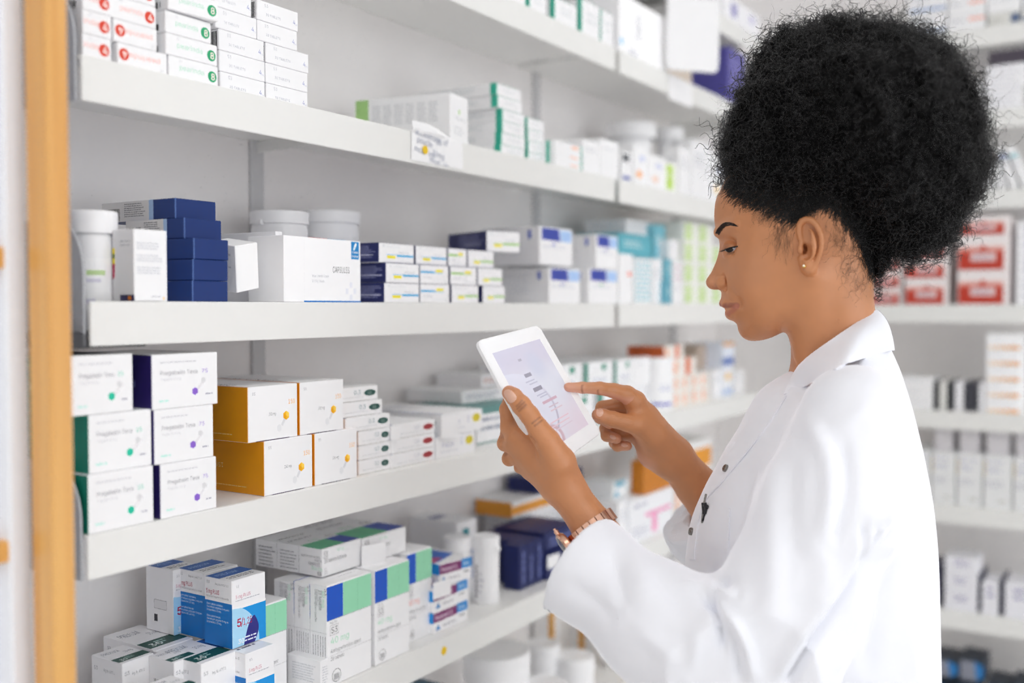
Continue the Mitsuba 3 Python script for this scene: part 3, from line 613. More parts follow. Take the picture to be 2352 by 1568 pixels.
# ---- fifth shelf
z3 = ZT['S3']
g = 'capsule cartons by the wooden post'
hT = onX(340, 1069, -.905)[2] - z3
for i, (a, b, X, sd) in enumerate([(186, 341, -.903, 1), (189, 338, -.906, 1), (150, 300, -.903, 1)]):
    cart('medicine_box', f'{("bottom", "middle", "top")[i]} white carton with teal capsule picture by the post', z3 + i * hT, a, b, 0, X, .13, teva, 'box', g, h=hT, seed=i, yaw=(0, 0, 2)[i])
for i, (a, b, X) in enumerate([(355, 488, -.903), (342, 482, -.904), (338, 493, -.904)]):
    cart('medicine_box', f'{("bottom", "middle", "top")[i]} white carton with purple capsule picture and purple side', z3 + i * hT * .985, a, b, 0, X, .13, teva_purple, 'box', g, h=hT * .985, seed=i)
g = 'orange sided capsule cartons'
hO = .0665
for r, its in enumerate([((598, 712), (716, 816)), ((561, 678), (682, 785))]):
    for i, (a, b) in enumerate(its):
        cart('medicine_box', f'{("lower", "upper")[r]} {("left", "right")[i]} white carton with 150 in orange and orange sides', z3 + r * hO, a, b, 0, (-.907, -.91)[r], .17, orange150, 'box', g, h=hO, seed=r * 2 + i)
g = 'flat boxes with dark green ovals'
for i, (a, b, X) in enumerate([(790, 893, -.915), (790, 893, -.915), (790, 893, -.915), (788, 893, -.915), (762, 875, -.922), (748, 865, -.926)]):
    cart('medicine_box', f'{ORD[i] if i < 5 else "topmost"} flat white box with a dark green oval', z3 + i * .0198, max(a, 818) if i < 3 else a, b, 0, X, .17, oval, 'box', g, h=.0198, seed=i)
g = 'flat boxes with dark red ovals'
for i, (a, b) in enumerate([(893, 997), (893, 997), (894, 998)]):
    cart('medicine_box', f'{("bottom", "middle", "top")[i]} flat white box with a dark red oval', z3 + i * .0205, a + 2, b, 0, -.912, .17, oval_red, 'box', g, h=.0205, seed=i)
def flap(root, y0, y1, z0, z1, X, out=.012, rot=0):
    m = boxmesh(0, .0006, 0, y1 - y0, 0, z1 - z0, .0002); M = place(X + .0004, y0, z0, -rot); part(root, 'open_flap', mikit.ply(xf(m, M), 'paper'))
t0 = list(labels)[-1]
flap(t0, onX(896, 990, -.911)[1], onX(911, 990, -.911)[1], z3 + .041, z3 + .06, -.9105, rot=25)
g = 'flat boxes with yellow ovals'
cart('medicine_box', 'lower flat white box with a yellow oval', z3, 999, 1091, 0, -.911, .17, oval_yellow, 'box', g, h=.0335)
cart('medicine_box', 'upper flat white box with a yellow oval and an open flap', z3 + .0335, 1012, 1108, 0, -.908, .18, oval_yellow, 'box', g, h=.0335)
t0 = list(labels)[-1]
flap(t0, onX(1012, 960, -.907)[1], onX(1042, 960, -.907)[1], z3 + .031, z3 + .064, -.9065, rot=14)
cart('medicine_box', 'white box with teal band behind the tablet, under a grey lettered box', z3, 1094, 1200, 0, -.95, .13, grey_words, h=.062, band='#5f8d8a', seed=2)
cart('medicine_box', 'flat white box with grey lettering left of the tablet', z3 + .0622, 1060, 1170, 0, -1.0, .12, grey_words, h=.022, seed=5)
cart('medicine_box', 'small flat white box with brown lettering on the grey lettered box', z3 + .0844, 1105, 1180, 0, -1.02, .1, grey_words, h=.022, ink='#a2674a', seed=6)
g = 'teal striped cartons behind the tablet'
hR = .060
for r, its in enumerate([((1292, 1366), (1376, 1452)), ((1262, 1338), (1343, 1409), (1413, 1458))]):
    for i, (a, b) in enumerate(its):
        cart('medicine_box', f'{("lower", "upper")[r]} white carton with teal stripe behind the tablet, {("leftmost", "middle", "rightmost")[i] if r else ("left", "right")[i]}', z3 + r * hR, a, b, 0, -.93, .15, teal_block, 'box', g, h=hR, seed=r * 3 + i, strip=i > 0 or r == 0)
cart('medicine_box', 'plain white carton at the right end of the teal striped cartons', z3 + hR, 1459, 1497, 0, -.93, .15, plain, n=1, h=hR)
cart('medicine_box', 'plain white carton under the plain end of the teal striped row', z3, 1455, 1490, 0, -.945, .15, plain, n=1, h=hR)
def deep(pxc, pxl, X, py=1400):
    y = onX(pxc, py, X)[1]; r = ray(pxl, py); return X - r[0] * (y / r[1])
# ---------------------------------------------------------------- sixth shelf
z4 = ZT['S4']
def prexum(d, w, h, seed=1, bar=False):
    p = mk(d, w, h); t, f, L = p['top'], p['front'], p['left']
    t.rect(0, d * .1, w, d * .36, '#0e4a41'); t.text('PREXUM', w * .1, d * .7, d * .13, '#5d6478', fit=w * .5); t.text('10 mg', w * .62, d * .55, d * .1, '#4d5468', fit=w * .25); t.text('30', w * .12, d * .15, d * .1, '#e8f0ee', True); t.words(w * .34, d * .27, w * .3, 2, d * .04, '#9fc0b8', seed)
    f.text('Reg. No. A39/7.1', w * .3, h * .8, h * .04, '#66676e', fit=w * .4); f.text('S3', w * .06, h * .82, h * .05, '#8a8b92'); f.text('Perindopril arginine', w * .08, h * .5, h * .05, '#5a5b65', fit=w * .6); f.words(w * .08, h * .35, w * .6, 2, h * .025, '#a9aab3', seed)
    if bar: L.barcode(d * .2, h * .1, d * .6, h * .6, seed=seed)
    else: L.text('Reg. No. A39/7.1', d * .4, h * .82, h * .04, '#66676e', fit=d * .35); L.text('Perindopril arginine', d * .2, h * .48, h * .05, '#5a5b65', fit=d * .45); L.words(d * .25, h * .3, d * .6, 3, h * .025, '#a9aab3', seed); L.text('S3', d * .08, h * .82, h * .05, '#8a8b92')
    return {'all': '#f0f0f2'}, p
def plus(d, w, h, seed=1, back=False):
    p = mk(d, w, h); t, f, L = p['top'], p['front'], p['left']
    f.rect(0, 0, w, h * .56, '#1292de'); g = np.linspace(0, 1, 14)
    arc1 = [(w * .0, 0)] + [(w * .78 * math.sin(a * math.pi / 2) * 1.0, h * .60 * math.cos(a * math.pi / 2) + .0) for a in g]
    f.poly(arc1, '#a9d9f6'); f.poly([(w * x, h * (.57 + .0)) for x in (0, 1)] + [(w, h * .60), (0, h * .60)], '#f4f4f6')
    f.poly([(0, 0)] + [(w * .8 * math.sin(a * math.pi / 2), h * .585 * math.cos(a * math.pi / 2)) for a in g], '#a9d9f6')
    f.poly([(w * .34, 0)] + [(w * (.34 + .36 * a ** 1.2 * .9), h * .40 * math.sin(a * math.pi * .5)) for a in g] + [(w * (.66 + .12 * math.sin(a * math.pi)), h * .40 * (1 - a)) for a in g], '#2a2a80')
    f.text('5 mg PLUS', w * .1, h * .72, h * .052, '#b5466a', fit=w * .44); f.words(w * .1, h * .68, w * .72, 1, h * .018, '#b3b5be', seed, fill=.95); f.text('5', w * .12, h * .30, h * .115, '#b02a4e', True); f.text('/', w * .245, h * .30, h * .11, '#b02a4e'); f.text('1,25', w * .31, h * .30, h * .1, '#b02a4e', fit=w * .27)
    f.text('30', w * .16, h * .04, h * .07, '#f4f8fb', True); f.words(w * .36, h * .1, w * .36, 2, h * .03, '#e6ecf8', 8, fill=.95); f.text('S3', w * .12, h * .88, h * .035, '#9a9ba5')
    if back: L.poly([(d * .3, h * .36), (d * .75, h * .36), (d * .75, h * .5), (d * .3, h * .5)], '#555560'); L.poly([(d * .305, h * .365), (d * .745, h * .365), (d * .745, h * .495), (d * .305, h * .495)], '#e4e4e7'); L.rect(d * .3, h * .16, d * .42, h * .27, '#33343c')
    else:
        L.rect(0, 0, d, h * .655, '#1272c2'); L.text('5 mg PLUS', d * .06, h * .76, h * .062, '#a3304e', True, fit=d * .48); L.text('Perindopril arginine/indapamide', d * .06, h * .705, h * .03, '#77747e', fit=d * .82)
        for k, (s, v) in enumerate((('Each tablet contains:', .59), ('Perindopril arginine 5 mg and', .545), ('Indapamide 1.25 mg.', .5), ('Elke tablet bevat:', .41), ('Perindopril arginien 5 mg en', .365), ('Indapamied 1.25 mg.', .32))): L.text(s, d * .08, h * v, h * .03, '#dceaf8', fit=d * .028 * len(s))
        L.text('Reg. No. A41/7.1.3', d * .4, h * .9, h * .03, '#55565e', fit=d * .48); L.text('S3', d * .08, h * .91, h * .04, '#4a4b54')
    t.rect(w * .0, d * .45, w, d * .95, '#2a62b0'); t.text('PREXUM', w * .1, d * .62, d * .16, '#9fc3ea', fit=w * .6); t.words(w * .1, d * .3, w * .75, 2, d * .06, '#6a6b75', seed)
    return {'all': '#f0f0f3'}, p
MINT, ROYAL = '#97dcb6', '#1354c4'
def s3box(d, w, h, seed=1, dose='40 mg', dc='#9edcb9', sides=True):
    p = mk(d, w, h); t, f, L = p['top'], p['front'], p['left']
    f.rect(0, h * .655, w * .35, h * .985, ROYAL); f.rect(w * .352, h * .655, w * .68, h * .985, MINT); f.rect(w * .685, h * .655, w, h * .985, MINT); f.rect(w * .68, h * .655, w * .685, h * .985, '#6fbf95'); f.rect(0, h * .65, w, h * .654, '#74767c')
    f.text('Reg. No.', w * .06, h * .615, h * .022, '#6b6c74', fit=w * .17); f.rect(w * .065, h * .5, w * .25, h * .6, '#7a7b80'); f.rect(w * .07, h * .504, w * .245, h * .596, '#f3f3f5'); f.text('S3', w * .085, h * .52, h * .06, '#222226', fit=w * .14)
    f.text(dose, w * .07, h * .415, h * .06, dc, fit=w * .41); f.text('Antihypertensive agent', w * .07, h * .325, h * .038, '#54555c', fit=w * .68); f.rect(w * .06, h * .298, w, h * .301, '#8b8d93'); f.text('28 tablets', w * .07, h * .25, h * .036, '#54555c', fit=w * .3)
    u, v, r = w * .2, h * .09, w * .1; f.ell(u, v, r, r, '#4c4d54', 32); f.ell(u, v, r * .9, r * .9, '#f5f5f6', 32)
    for k in range(5): f.rect(u + r * (-.55 + .24 * k), v - r * .62, u + r * (-.41 + .24 * k), v + r * .28, '#5d5e66')
    L.rect(d * .0, 0, d * .006, h, '#8d8f96'); L.rect(0, h * .53, d, h * .533, '#9b9da4')
    L.text('S3', d * .86, h * .97, h * .04, '#2c2d33', rot=-90, fit=d * .28); L.text('40 mg', d * .72, h * .95, h * .04, dc, rot=-90); L.text('28 tablette', d * .54, h * .95, h * .042, '#3c3d45', rot=-90, fit=h * .2); L.text('Dosering:', d * .4, h * .95, h * .026, '#5d5e66', rot=-90); L.text('Lees die ingeslote pamflet', d * .3, h * .95, h * .026, '#5d5e66', rot=-90, fit=h * .32)
    for k in range(6): L.words(d * (.88 - .14 * k), h * .5, h * .42, 1, h * .011, '#7b7c84', seed + k, rot=-90)
    t.words(w * .5, d * .7, w * .4, 2, d * .04, '#9a9ba2', seed)
    return {'all': '#f3f3f5'}, p
def s3lying(d, w, h, seed=1):
    p = mk(d, w, h); t, f, L = p['top'], p['front'], p['left']
    t.rect(w * .0, d * .02, w * .62, d * .32, '#5fb88c'); t.rect(w * .62, d * .02, w, d * .32, '#2347a8'); t.rect(w * .31, d * .02, w * .316, d * .32, '#3b8f68'); t.text('40 mg', w * .3, d * .38, d * .06, '#8fcfae', fit=w * .25); t.text('S3', w * .78, d * .37, d * .07, '#3a3b42'); t.words(w * .1, d * .55, w * .7, 1, d * .03, '#6d6e76', 3); t.rect(0, d * .52, w, d * .523, '#9b9da4'); t.words(w * .1, d * .7, w * .7, 1, d * .03, '#4d4e58', 5)
    f.rect(w * .04, h * .64, w * .14, h * .9, '#3c3d43'); f.rect(w * .045, h * .655, w * .135, h * .885, '#f3f3f5'); f.text('S3', w * .05, h * .69, h * .16, '#222226', fit=w * .08); f.text('28 tablets/tablette', w * .05, h * .48, h * .13, '#4a4b53', fit=w * .56); f.text('40 mg', w * .37, h * .78, h * .13, '#a9dfc2', fit=w * .18)
    for k, s in enumerate(('Lot:', 'Exp.:', 'Mnf.:')): f.text(s, w * .05, h * (.26 - .09 * k), h * .06, '#8d8e96')
    L.rect(d * .33, 0, d * .334, h, '#6d6e76'); L.rect(d * .66, 0, d * .664, h, '#6d6e76')
    L.text('S3', d * .93, h * .06, h * .12, '#2c2d33', True, flip=True); L.text('40 mg', d * .85, h * .2, h * .13, '#8fcfae', flip=True); L.text('28 tablets', d * .8, h * .36, h * .13, '#3c3d45', flip=True, fit=d * .17); L.text('Dosage:', d * .88, h * .52, h * .08, '#5d5e66', flip=True); L.text('Read the enclosed leaflet', d * .69, h * .64, h * .08, '#5d5e66', flip=True, fit=d * .28)
    for k in range(6): L.words(d * .38, h * (.12 + .12 * k), d * .26, 1, h * .045, '#6d6e76', seed + k); L.words(d * .05, h * (.08 + .13 * k), d * .26, 1, h * .055, '#5a5b63', seed + 9 + k)
    return {'all': '#f1f1f3'}, p
def magenta(d, w, h, seed=1):
    p = mk(d, w, h); f, L, t = p['front'], p['left'], p['top']
    f.poly([(0, h * .55), (w * .28, h * .52), (w * .28, h * .98), (0, h * .96)], '#7d2a6a'); f.rect(0, h * .54, w * .68, h * .97, '#7b2867'); f.text('Pezomed 0.5', w * .05, h * .66, h * .17, '#e8cfe2', True, fit=w * .5); f.rect(w * .68, h * .56, w, h, '#1a86cf'); f.text('30 mL', w * .73, h * .7, h * .16, '#d8ecf8', True, fit=w * .2)
    f.poly([(w * .06, h * .16), (w * .2, h * .16), (w * .13, h * .42)], '#1f7fc4'); f.words(w * .27, h * .24, w * .4, 1, h * .09, '#9a9ba5', seed); f.words(w * .75, h * .36, w * .2, 1, h * .1, '#4a4b55', seed + 3)
    L.rect(d * .3, h * .5, d, h, '#1a8fdc'); L.ell(d * .6, h * .75, d * .15, h * .14, '#d9eefb'); L.rect(d * .4, h * .2, d * .6, h * .3, '#2a2b33'); t.poly([(w * .1, d * .1), (w * .95, d * .3), (w * .8, d * .9), (0, d * .6)], '#2a62b8'); t.poly([(0, d * .1), (w * .5, d * .25), (w * .3, d * .35), (0, d * .2)], '#a83478')
    return {'all': '#f4f4f6'}, p
def navy_text(d, w, h, seed=1, flat=False):
    p = mk(d, w, h); f = p['front']
    if flat: f.words(w * .15, h * .5, w * .7, 2, h * .16, '#6d78b0', seed)
    else: f.words(w * .6, h * .12, h * .75, 1, w * .22, '#6d78b0', seed, rot=90); f.words(w * .85, h * .12, h * .75, 1, w * .12, '#56619c', seed + 2, rot=90)
    return {'all': '#16215a'}, p
zt = CAMZ - .409                                 # top of the lower layer
hl = zt - z4
cart('medicine_box', 'white carton with green band, leftmost on the sixth shelf', z4, 261, 337, 0, -1.0, deep(261, 190, -1.0), prexum, 'box', 'green banded cartons', h=hl, seed=1)
cart('medicine_box', 'white carton with green band behind, under the leftmost blue box', z4, 341, 430, 0, -1.005, .10, prexum, 'box', 'green banded cartons', h=hl, seed=2)
cart('medicine_box', 'white carton with a barcode side, turned, under the blue boxes', z4, 383, 440, 0, -.955, .045, prexum, 'box', 'green banded cartons', h=hl - .001, seed=3, bar=True)
cart('medicine_box', 'white carton with green band in front, below the middle blue box', z4, 446, 530, 0, -.925, .085, prexum, 'box', 'green banded cartons', h=hl - .001, seed=4)
cart('medicine_box', 'low white carton with green band, lowest at the front', z4, 372, 443, 0, -.903, .048, prexum, 'box', 'green banded cartons', h=hl - .012, seed=5)
cart('medicine_box', 'blue and white carton lying under the foremost blue box', z4, 551, 619, 0, -.907, .09, plus, 'box', 'blue and white cartons', h=hl - .001, seed=6)
yb3 = onX(520, 1420, -.93)[1]
for nm, a, b, X, l, yaw, bk in (('rearmost blue and white carton, its grey back facing out', 383, 440, -1.03, 320, 0, True), ('middle blue and white carton lettered 5 mg PLUS', 458, 536, -.985, 394, 0, False), ('foremost blue and white carton lettered 5/1,25', 520, 600, -.93, 457, 0, False)):
    cart('medicine_box', nm, zt + .0003, a, b, 0, X, deep(a, l, X), plus, 'box', 'blue and white cartons', h=.082, seed=int(a), back=bk)
HS = .133
cart('medicine_box', 'mint panelled white carton partly hidden behind the blue boxes', z4, 560, 649, 0, -.95, .09, s3box, 'box', 'mint and blue panelled cartons', h=.118, seed=3)
d1 = deep(751, 711, -.905); d2 = deep(751, 674, -.905) - d1; d3 = deep(751, 628, -.905) - d1 - d2
g = 'mint and blue panelled cartons'
X = -.905
for i, dd in enumerate((d1, d2, d3)):
    cart('medicine_box', ('front carton lettered S3 40 mg with blue and mint panels', 'upright carton directly behind the front S3 carton', 'rear upright carton behind two S3 cartons')[i], z4, onX(0, 0, 0)[0] + 751, 853, 0, -.905, .05, s3box, 'box', g, h=HS) if False else None
y0 = onX(751, 1450, -.905)[1]; y1 = onX(853, 1450, -.905)[1]
for i, dd in enumerate((d1, d2, d3)):
    t = thing('medicine_box', ('front carton lettered S3 40 mg with blue and mint panels', 'upright carton directly behind the front S3 carton', 'rear upright carton behind two S3 cartons')[i], 'box', g)
    cols, pr = s3box(dd - .0006, y1 - y0, HS, seed=i * 5 + 1); card(t, (dd - .0006, y1 - y0, HS - .002 * i), place(X, y0 + .0004 * i, z4 + .0002), cols, pr); X -= dd
cart('medicine_box', 'second upright S3 carton, right of the front one', z4, 855, 936, 0, -.905, .12, s3box, 'box', g, h=HS, seed=9)
cart('medicine_box', 'mint panelled carton with red mg lettering', z4, 930, 989, 0, -.925, .11, s3box, 'box', g, h=HS, seed=11, dose='80 mg', dc='#e0705f')
cart('medicine_box', 'low white carton with fine print before the upright S3 cartons', z4, 727, 749, 0, -.903, deep(727, 650, -.903), plain, h=.04, n=7)
zl = z4 + HS + .0004
cart('medicine_box', 'lying carton with mint and blue top, left of two on the S3 cartons', zl, 732, 824, 0, -.938, min(.19, deep(732, 579, -.938)), s3lying, 'box', g, h=.038, seed=2)
cart('medicine_box', 'lying carton with an open flap, right of two on the S3 cartons', zl, 827, 929, 0, -.936, .17, s3lying, 'box', g, h=.037, seed=4)
tl = list(labels)[-1]
flap(tl, onX(829, 1280, -.935)[1], onX(871, 1280, -.935)[1], zl - .004, zl + .028, -.9345, rot=18)
g = 'blue and magenta boxes'
for i in range(2): cart('medicine_box', f'{("bottom", "middle")[i]} small white box with magenta and blue bands', z4 + .033 * i, 992, 1072, 0, -.917, .12, magenta, 'box', g, h=.033, seed=i)
cart('medicine_box', 'top magenta and blue box, turned, with an open white flap', z4 + .0664, 1006, 1068, 0, -.925, .12, magenta, 'box', g, h=.034, seed=5, yaw=-10)
tl = list(labels)[-1]
flap(tl, onX(990, 1340, -.912)[1], onX(1026, 1340, -.912)[1], z4 + .058, z4 + .083, -.909, rot=6)
def teal_tag(d, w, h, seed=1):
    p = mk(d, w, h); p['front'].rect(w * .3, h * .78, w * .6, h * .9, '#13828c'); p['front'].words(w * .8, h * .2, h * .5, 1, w * .1, '#6b7fb0', rot=90); p['top'].rect(w * .1, d * .5, w * .7, d * .7, '#7d83a0'); return {'all': '#ececef'}, p
cart('carton', 'white carton with a teal tag behind the magenta boxes', z4, 1047, 1094, 0, -1.0, .1, teal_tag, h=.128)
for i, (px, X) in enumerate(((1050, -.985), (1117, -.948))):
    yy = onX(px, 1300, X)[1]; r = .0215; h = .112
    ca = math.atan2(-yy, -X)
    tub('pill_bottle', ('slim white pill bottle behind the magenta boxes', 'slim white pill bottle with black printed label beside the navy boxes')[i], X, yy, z4 + .0003, [(0, 0), (r * .95, 0), (r, .003), (r, h * .76), (r * .93, h * .79), (r * .93, h * .84), (0, h * .84)], lid=lidprof(r, h, .022, .97), catg='bottle', group='slim white pill bottles', tab=(r * 1.08, ca + .9, h - .02) if i else None,
        prints=wraplabel(X, yy, z4, r, 0, 0, [(ca - .95, ca - .75, .012 + .008 * k, .017 + .008 * k, '#55565e') for k in range(7)] + [(ca - .6, ca - .4 + .1 * (k % 3), .02 + .01 * k, .023 + .01 * k, '#b9bac4') for k in range(4)]))
g = 'navy cartons by the slim bottles'
for i, (a, b) in enumerate([(1193, 1212), (1213, 1229), (1230, 1250)]): cart('medicine_box', f'{("left", "middle", "right")[i]} upright navy carton of three by the slim bottles', z4, a, b, 0, -.935, .11 if i else deep(1193, 1157, -.935, 1320), navy_text, 'box', g, h=.0785, seed=i)
cart('medicine_box', 'lower lying navy carton with a white flap by the watch', z4, 1256, 1330, 0, -.93, .11, navy_text, 'box', g, h=.046, seed=5, flat=True)
tl = list(labels)[-1]; flap(tl, onX(1256, 1320, -.93)[1], onX(1279, 1320, -.93)[1], z4 + .02, z4 + .044, -.9295, rot=8)
cart('medicine_box', 'upper lying navy carton by the watch', z4 + .0462, 1252, 1330, 0, -.94, .11, navy_text, 'box', g, h=.036, seed=6, flat=True)
cart('carton', 'grey white carton at the wall under the long orange edged box', z4, 1180, 1345, 0, -1.06, .07, plain, h=.088)
def orange_side(d, w, h, seed=1, c='#e79c33'):
    p = mk(d, w, h); p['front'].rect(0, h * .15, w, h * .72, c); return {'all': '#f0efee', 'left': c}, p
cart('carton', 'long white and orange box at the wall behind the navy cartons', z4 + .0882, 1176, 1345, 0, -1.045, .085, orange_side, h=.03)
cart('carton', 'blue striped white box behind the raised wrist', z4 + .1186, 1235, 1340, 0, -1.05, .07, navy_text, h=.03, flat=True)

# ---------------------------------------------------------------- seventh shelf: big tubs
z5 = ZT['S5']
for i, (px, X, r, h, py) in enumerate([(1140, -1.00, .058, 0, 1490), (1248, -1.02, .031, 0, 1475), (1322, -.965, .036, 0, 1503)]):
    yy = onX(px, py, X)[1]; h = onX(px, py, X)[2] - z5
    t = tub('pill_tub', ('largest white round tub low under the sixth shelf', 'brown and white tub left of the sleeve', 'white tub with a wide lid below the sleeve cuff')[i], X, yy, z5 + .0003, tubprof(r, h), lid=lidprof(r, h, .045 if i != 2 else .03, .97), group='tubs low under the sixth shelf', tab=(r * 1.04, math.atan2(-yy, -X) + 1.3, h - .02) if i == 2 else None)
    if i == 1: part(t, 'band', mikit.ply(*(lambda q: (q[0], 'card'))(wraplabel(X, yy, z5, r, 0, 0, [(0, 6.2832, h * .55, h * .62, '#8a4a2c')])), color=wraplabel(X, yy, z5, r, 0, 0, [(0, 6.2832, h * .55, h * .62, '#8a4a2c')])[1]))
yy = onX(1250, 1560, -.93)[1]; tub('pill_tub', 'white tub lid just showing at the bottom edge', -.925, yy, z5 + .0003, tubprof(.036, onX(1270, 1556, -.925)[2] - z5), lid=lidprof(.036, onX(1270, 1556, -.925)[2] - z5, .03, .97), group='tubs low under the sixth shelf')
yy = onX(1375, 1520, -1.0)[1]
m = lathe(lidprof(.05, .016, .016), 48); whole('tub_lid', mikit.ply(xf(m, place(-1.0, yy, z5 + .054, 25, 0, 78)), 'plastic', smooth=35), 'loose white round lid propped on edge right of the tubs', 'lid')
cart('medicine_box', 'dark navy and teal topped box at the bottom under the sixth shelf', z5, 1010, 1100, 0, -.925, .2, grey_words, h=.130, band='#1b4a63', ink='#8d92a8')
def amber_edges(d, w, h, seed=1):
    p = mk(d, w, h); f = p['front']; f.rect(0, 0, w * .1, h, '#d9a04a'); f.rect(0, h * .94, w, h, '#d9a04a'); f.rect(w * .92, 0, w, h, '#d9a04a'); f.words(w * .2, h * .7, w * .6, 4, h * .04, '#8a8b92', seed); p['left'].rect(d * .8, 0, d, h, '#d9a04a'); return {'all': '#f0efee'}, p
for i, (a, b, X, h) in enumerate([(1270, 1322, -1.08, .25), (1340, 1400, -1.05, .19), (1410, 1448, -1.03, .13), (1440, 1490, -.925, .10)]):
    cart('carton', ('white carton with amber edge at the wall above the tubs', 'white carton with amber frame beside the sleeve', 'white carton with amber edges under the forearm', 'low white carton with amber bars by the forearm sleeve')[i], z5, a, b, 0, X, .045, amber_edges, 'box', 'amber edged cartons', h=h, seed=i)

# ---------------------------------------------------------------- far section of the left wall
def stripes(d, w, h, c='#5fb6c6', n=6, base='#f2f4f5', seed=1):
    p = mk(d, w, h)
    for k in range(n): p['front'].rect(w * .05, h * (.08 + .9 * k / n), w * .95, h * (.08 + .9 * k / n + .3 / n), c)
    return {'all': base}, p
def colour(d, w, h, c='#5fb0bf', seed=1):
    p = mk(d, w, h); p['front'].words(w * .15, h * .6, w * .6, 2, h * .1, '#d9ecef', seed); return {'all': c}, p
def green_block(d, w, h, seed=1, c='#c4dd9a'):
    p = mk(d, w, h); p['front'].rect(w * .05, h * .1, w * .6, h * .9, c); p['front'].words(w * .1, h * .6, w * .4, 2, h * .08, '#eef5e2', seed); return {'all': '#f4f6f0'}, p
# third shelf, far section
for i, (px, X, r, py, lh) in enumerate([(1421, -1.03, .056, 278, .034), (1524, -1.0, .034, 292, .03)]):
    yy = onX(px, py, X)[1] + (.06 if i == 0 else .03); h = onX(px, py, X)[2] - zA
    tub('pill_tub', ('large white lidded tub at the joint of the third shelf', 'smaller white lidded tub on the far third shelf')[i], X, yy, zA + .0003, tubprof(r * .84, h), lid=lidprof(r, h, lh, .97), group='tubs on the far third shelf')
def navy_base(d, w, h, seed=1):
    p = mk(d, w, h); p['front'].rect(w * .1, h * .1, w * .8, h * .22, '#3046a0'); p['front'].rect(w * .1, h * .68, w * .7, h * .92, '#474b52'); return {'all': W}, p
def dots(d, w, h, seed=1, c='#f0b07a'):
    p = mk(d, w, h); p['front'].ell(w * .4, h * .3, w * .2, h * .1, c); p['front'].ell(w * .6, h * .7, w * .2, h * .08, '#c9cfe8'); return {'all': W}, p
for a, b, X, pt, ds, kw, lb in [(1428, 1452, -.915, 345, navy_base, {}, 'white carton with a dark window and navy bar on the far third shelf'), (1455, 1488, -.92, 330, dots, {}, 'white carton with an orange dot beside the navy barred one'), (1490, 1528, -.915, 352, dots, {'c': '#f2d3c2'}, 'white carton with pale orange mark on the far third shelf'),
                             (1530, 1556, -.91, 370, green_block, {'c': '#b5d84a'}, 'small lime green and white carton on the far third shelf'), (1560, 1586, -.915, 335, plain, {}, 'white carton right of the lime green one'), (1588, 1632, -.93, 318, plain, {}, 'taller white carton nearest the hair on the far third shelf'), (1634, 1668, -.925, 350, dots, {'c': '#f3d7a2'}, 'white carton with a yellow mark beside the forehead')]:
    cart('carton', lb, zA, a, b, pt, X, .038, ds, **kw)
# second shelf, far section
z0 = ZT['S0']
def vert_text(d, w, h, seed=1):
    p = mk(d, w, h); f = p['front']; f.text('balance', w * .42, h * .35, w * .08, '#8f94a4', rot=90, fit=h * .4); f.rect(w * .02, h * .12, w * .08, h * .24, '#9fd3f5'); f.words(w * .2, h * .09, w * .2, 2, h * .03, '#9a9eb0'); return {'all': '#fafafc'}, p
cart('carton', 'large upright white carton with vertical lettering on the second shelf', z0, 1422, 1531, -20, -.905, .16, vert_text)
def packet(px0, px1, py0, py1, X, r=.02, th=.012):
    a, b = onX(px0, py1, X), onX(px1, py1, X); z1 = onX(px0, py0, X)[2]; z0_ = b[2]
    w, h = b[1] - a[1], z1 - z0_; q = np.radians(np.linspace(0, 90, 7))
    pts = [(w - r + r * math.sin(t), r - r * math.cos(t)) for t in q] + [(w, h), (0, h)] + [(r - r * math.cos(t), r - r * math.sin(t)) for t in q]
    n = len(pts); V = np.array([(X, a[1] + u, z0_ + v) for u, v in pts] + [(X - th, a[1] + u, z0_ + v) for u, v in pts])
    F = [(0, i, i + 1) for i in range(1, n - 1)] + [(n, n + i + 1, n + i) for i in range(1, n - 1)] + [f for i in range(n) for f in ((i, n + i, n + (i + 1) % n), (i, n + (i + 1) % n, (i + 1) % n))]
    return trimesh.Trimesh(V, np.array(F), process=False)
bs('purple', '#5a55a2', 0.5); bs('kraft', '#cdbfae', 0.7, 0.2)
pk = packet(1533, 1671, 30, 200, -.908); pk.vertices -= [-.908, pk.bounds[0][1], pk.bounds[0][2]]; pk.vertices *= [1, .118 / pk.bounds[1][1], .150 / pk.bounds[1][2]]
p0 = onX(1534, 120, -.888); pk = xf(pk, place(-.888, p0[1], z0 + .0004, -42))
whole('packet', mikit.ply(pk, 'paper'), 'white packet with rounded lower corners standing on the second shelf', 'packet')
cart('carton', 'beige and white carton behind the white packet', z0, 1532, 1590, 5, -.945, .1, lambda d, w, h: ({'all': '#f3f3f3', 'front': '#d8cbbd'}, mk(d, w, h)))
def purple_print(d, w, h, seed=1):
    p = mk(d, w, h); p['front'].words(w * .1, h * .8, w * .8, 6, h * .06, '#8a86c0'); return {'all': '#5753a0'}, p
cart('carton', 'purple carton between the white packet and the hair', z0, 1672, 1714, 105, -.91, .12, purple_print)
tg = boxmesh(0, .0012, 0, onX(1588, 240, XF)[1] - onX(1535, 240, XF)[1], 0, .052, .0004)
p0 = onX(1535, 225, XF); whole('shelf_tag', mikit.ply(xf(tg, place(XF + .0006, p0[1], z0 - .055)), 'paper'), 'white paper tag hanging from the far second shelf', 'tag')
# top shelf, far section
def purple_side(d, w, h, seed=1):
    p = mk(d, w, h); p['front'].rect(w * .2, h * .3, w * .35, h * .8, '#8d8abf'); p['front'].rect(w * .7, h * .5, w * .85, h * .8, '#c3c1e0'); return {'all': '#f3f3f7'}, p
cart('carton', 'white carton with purple bars on the top far shelf', ZT['S9'], 1662, 1745, -20, -.91, .12, purple_side)
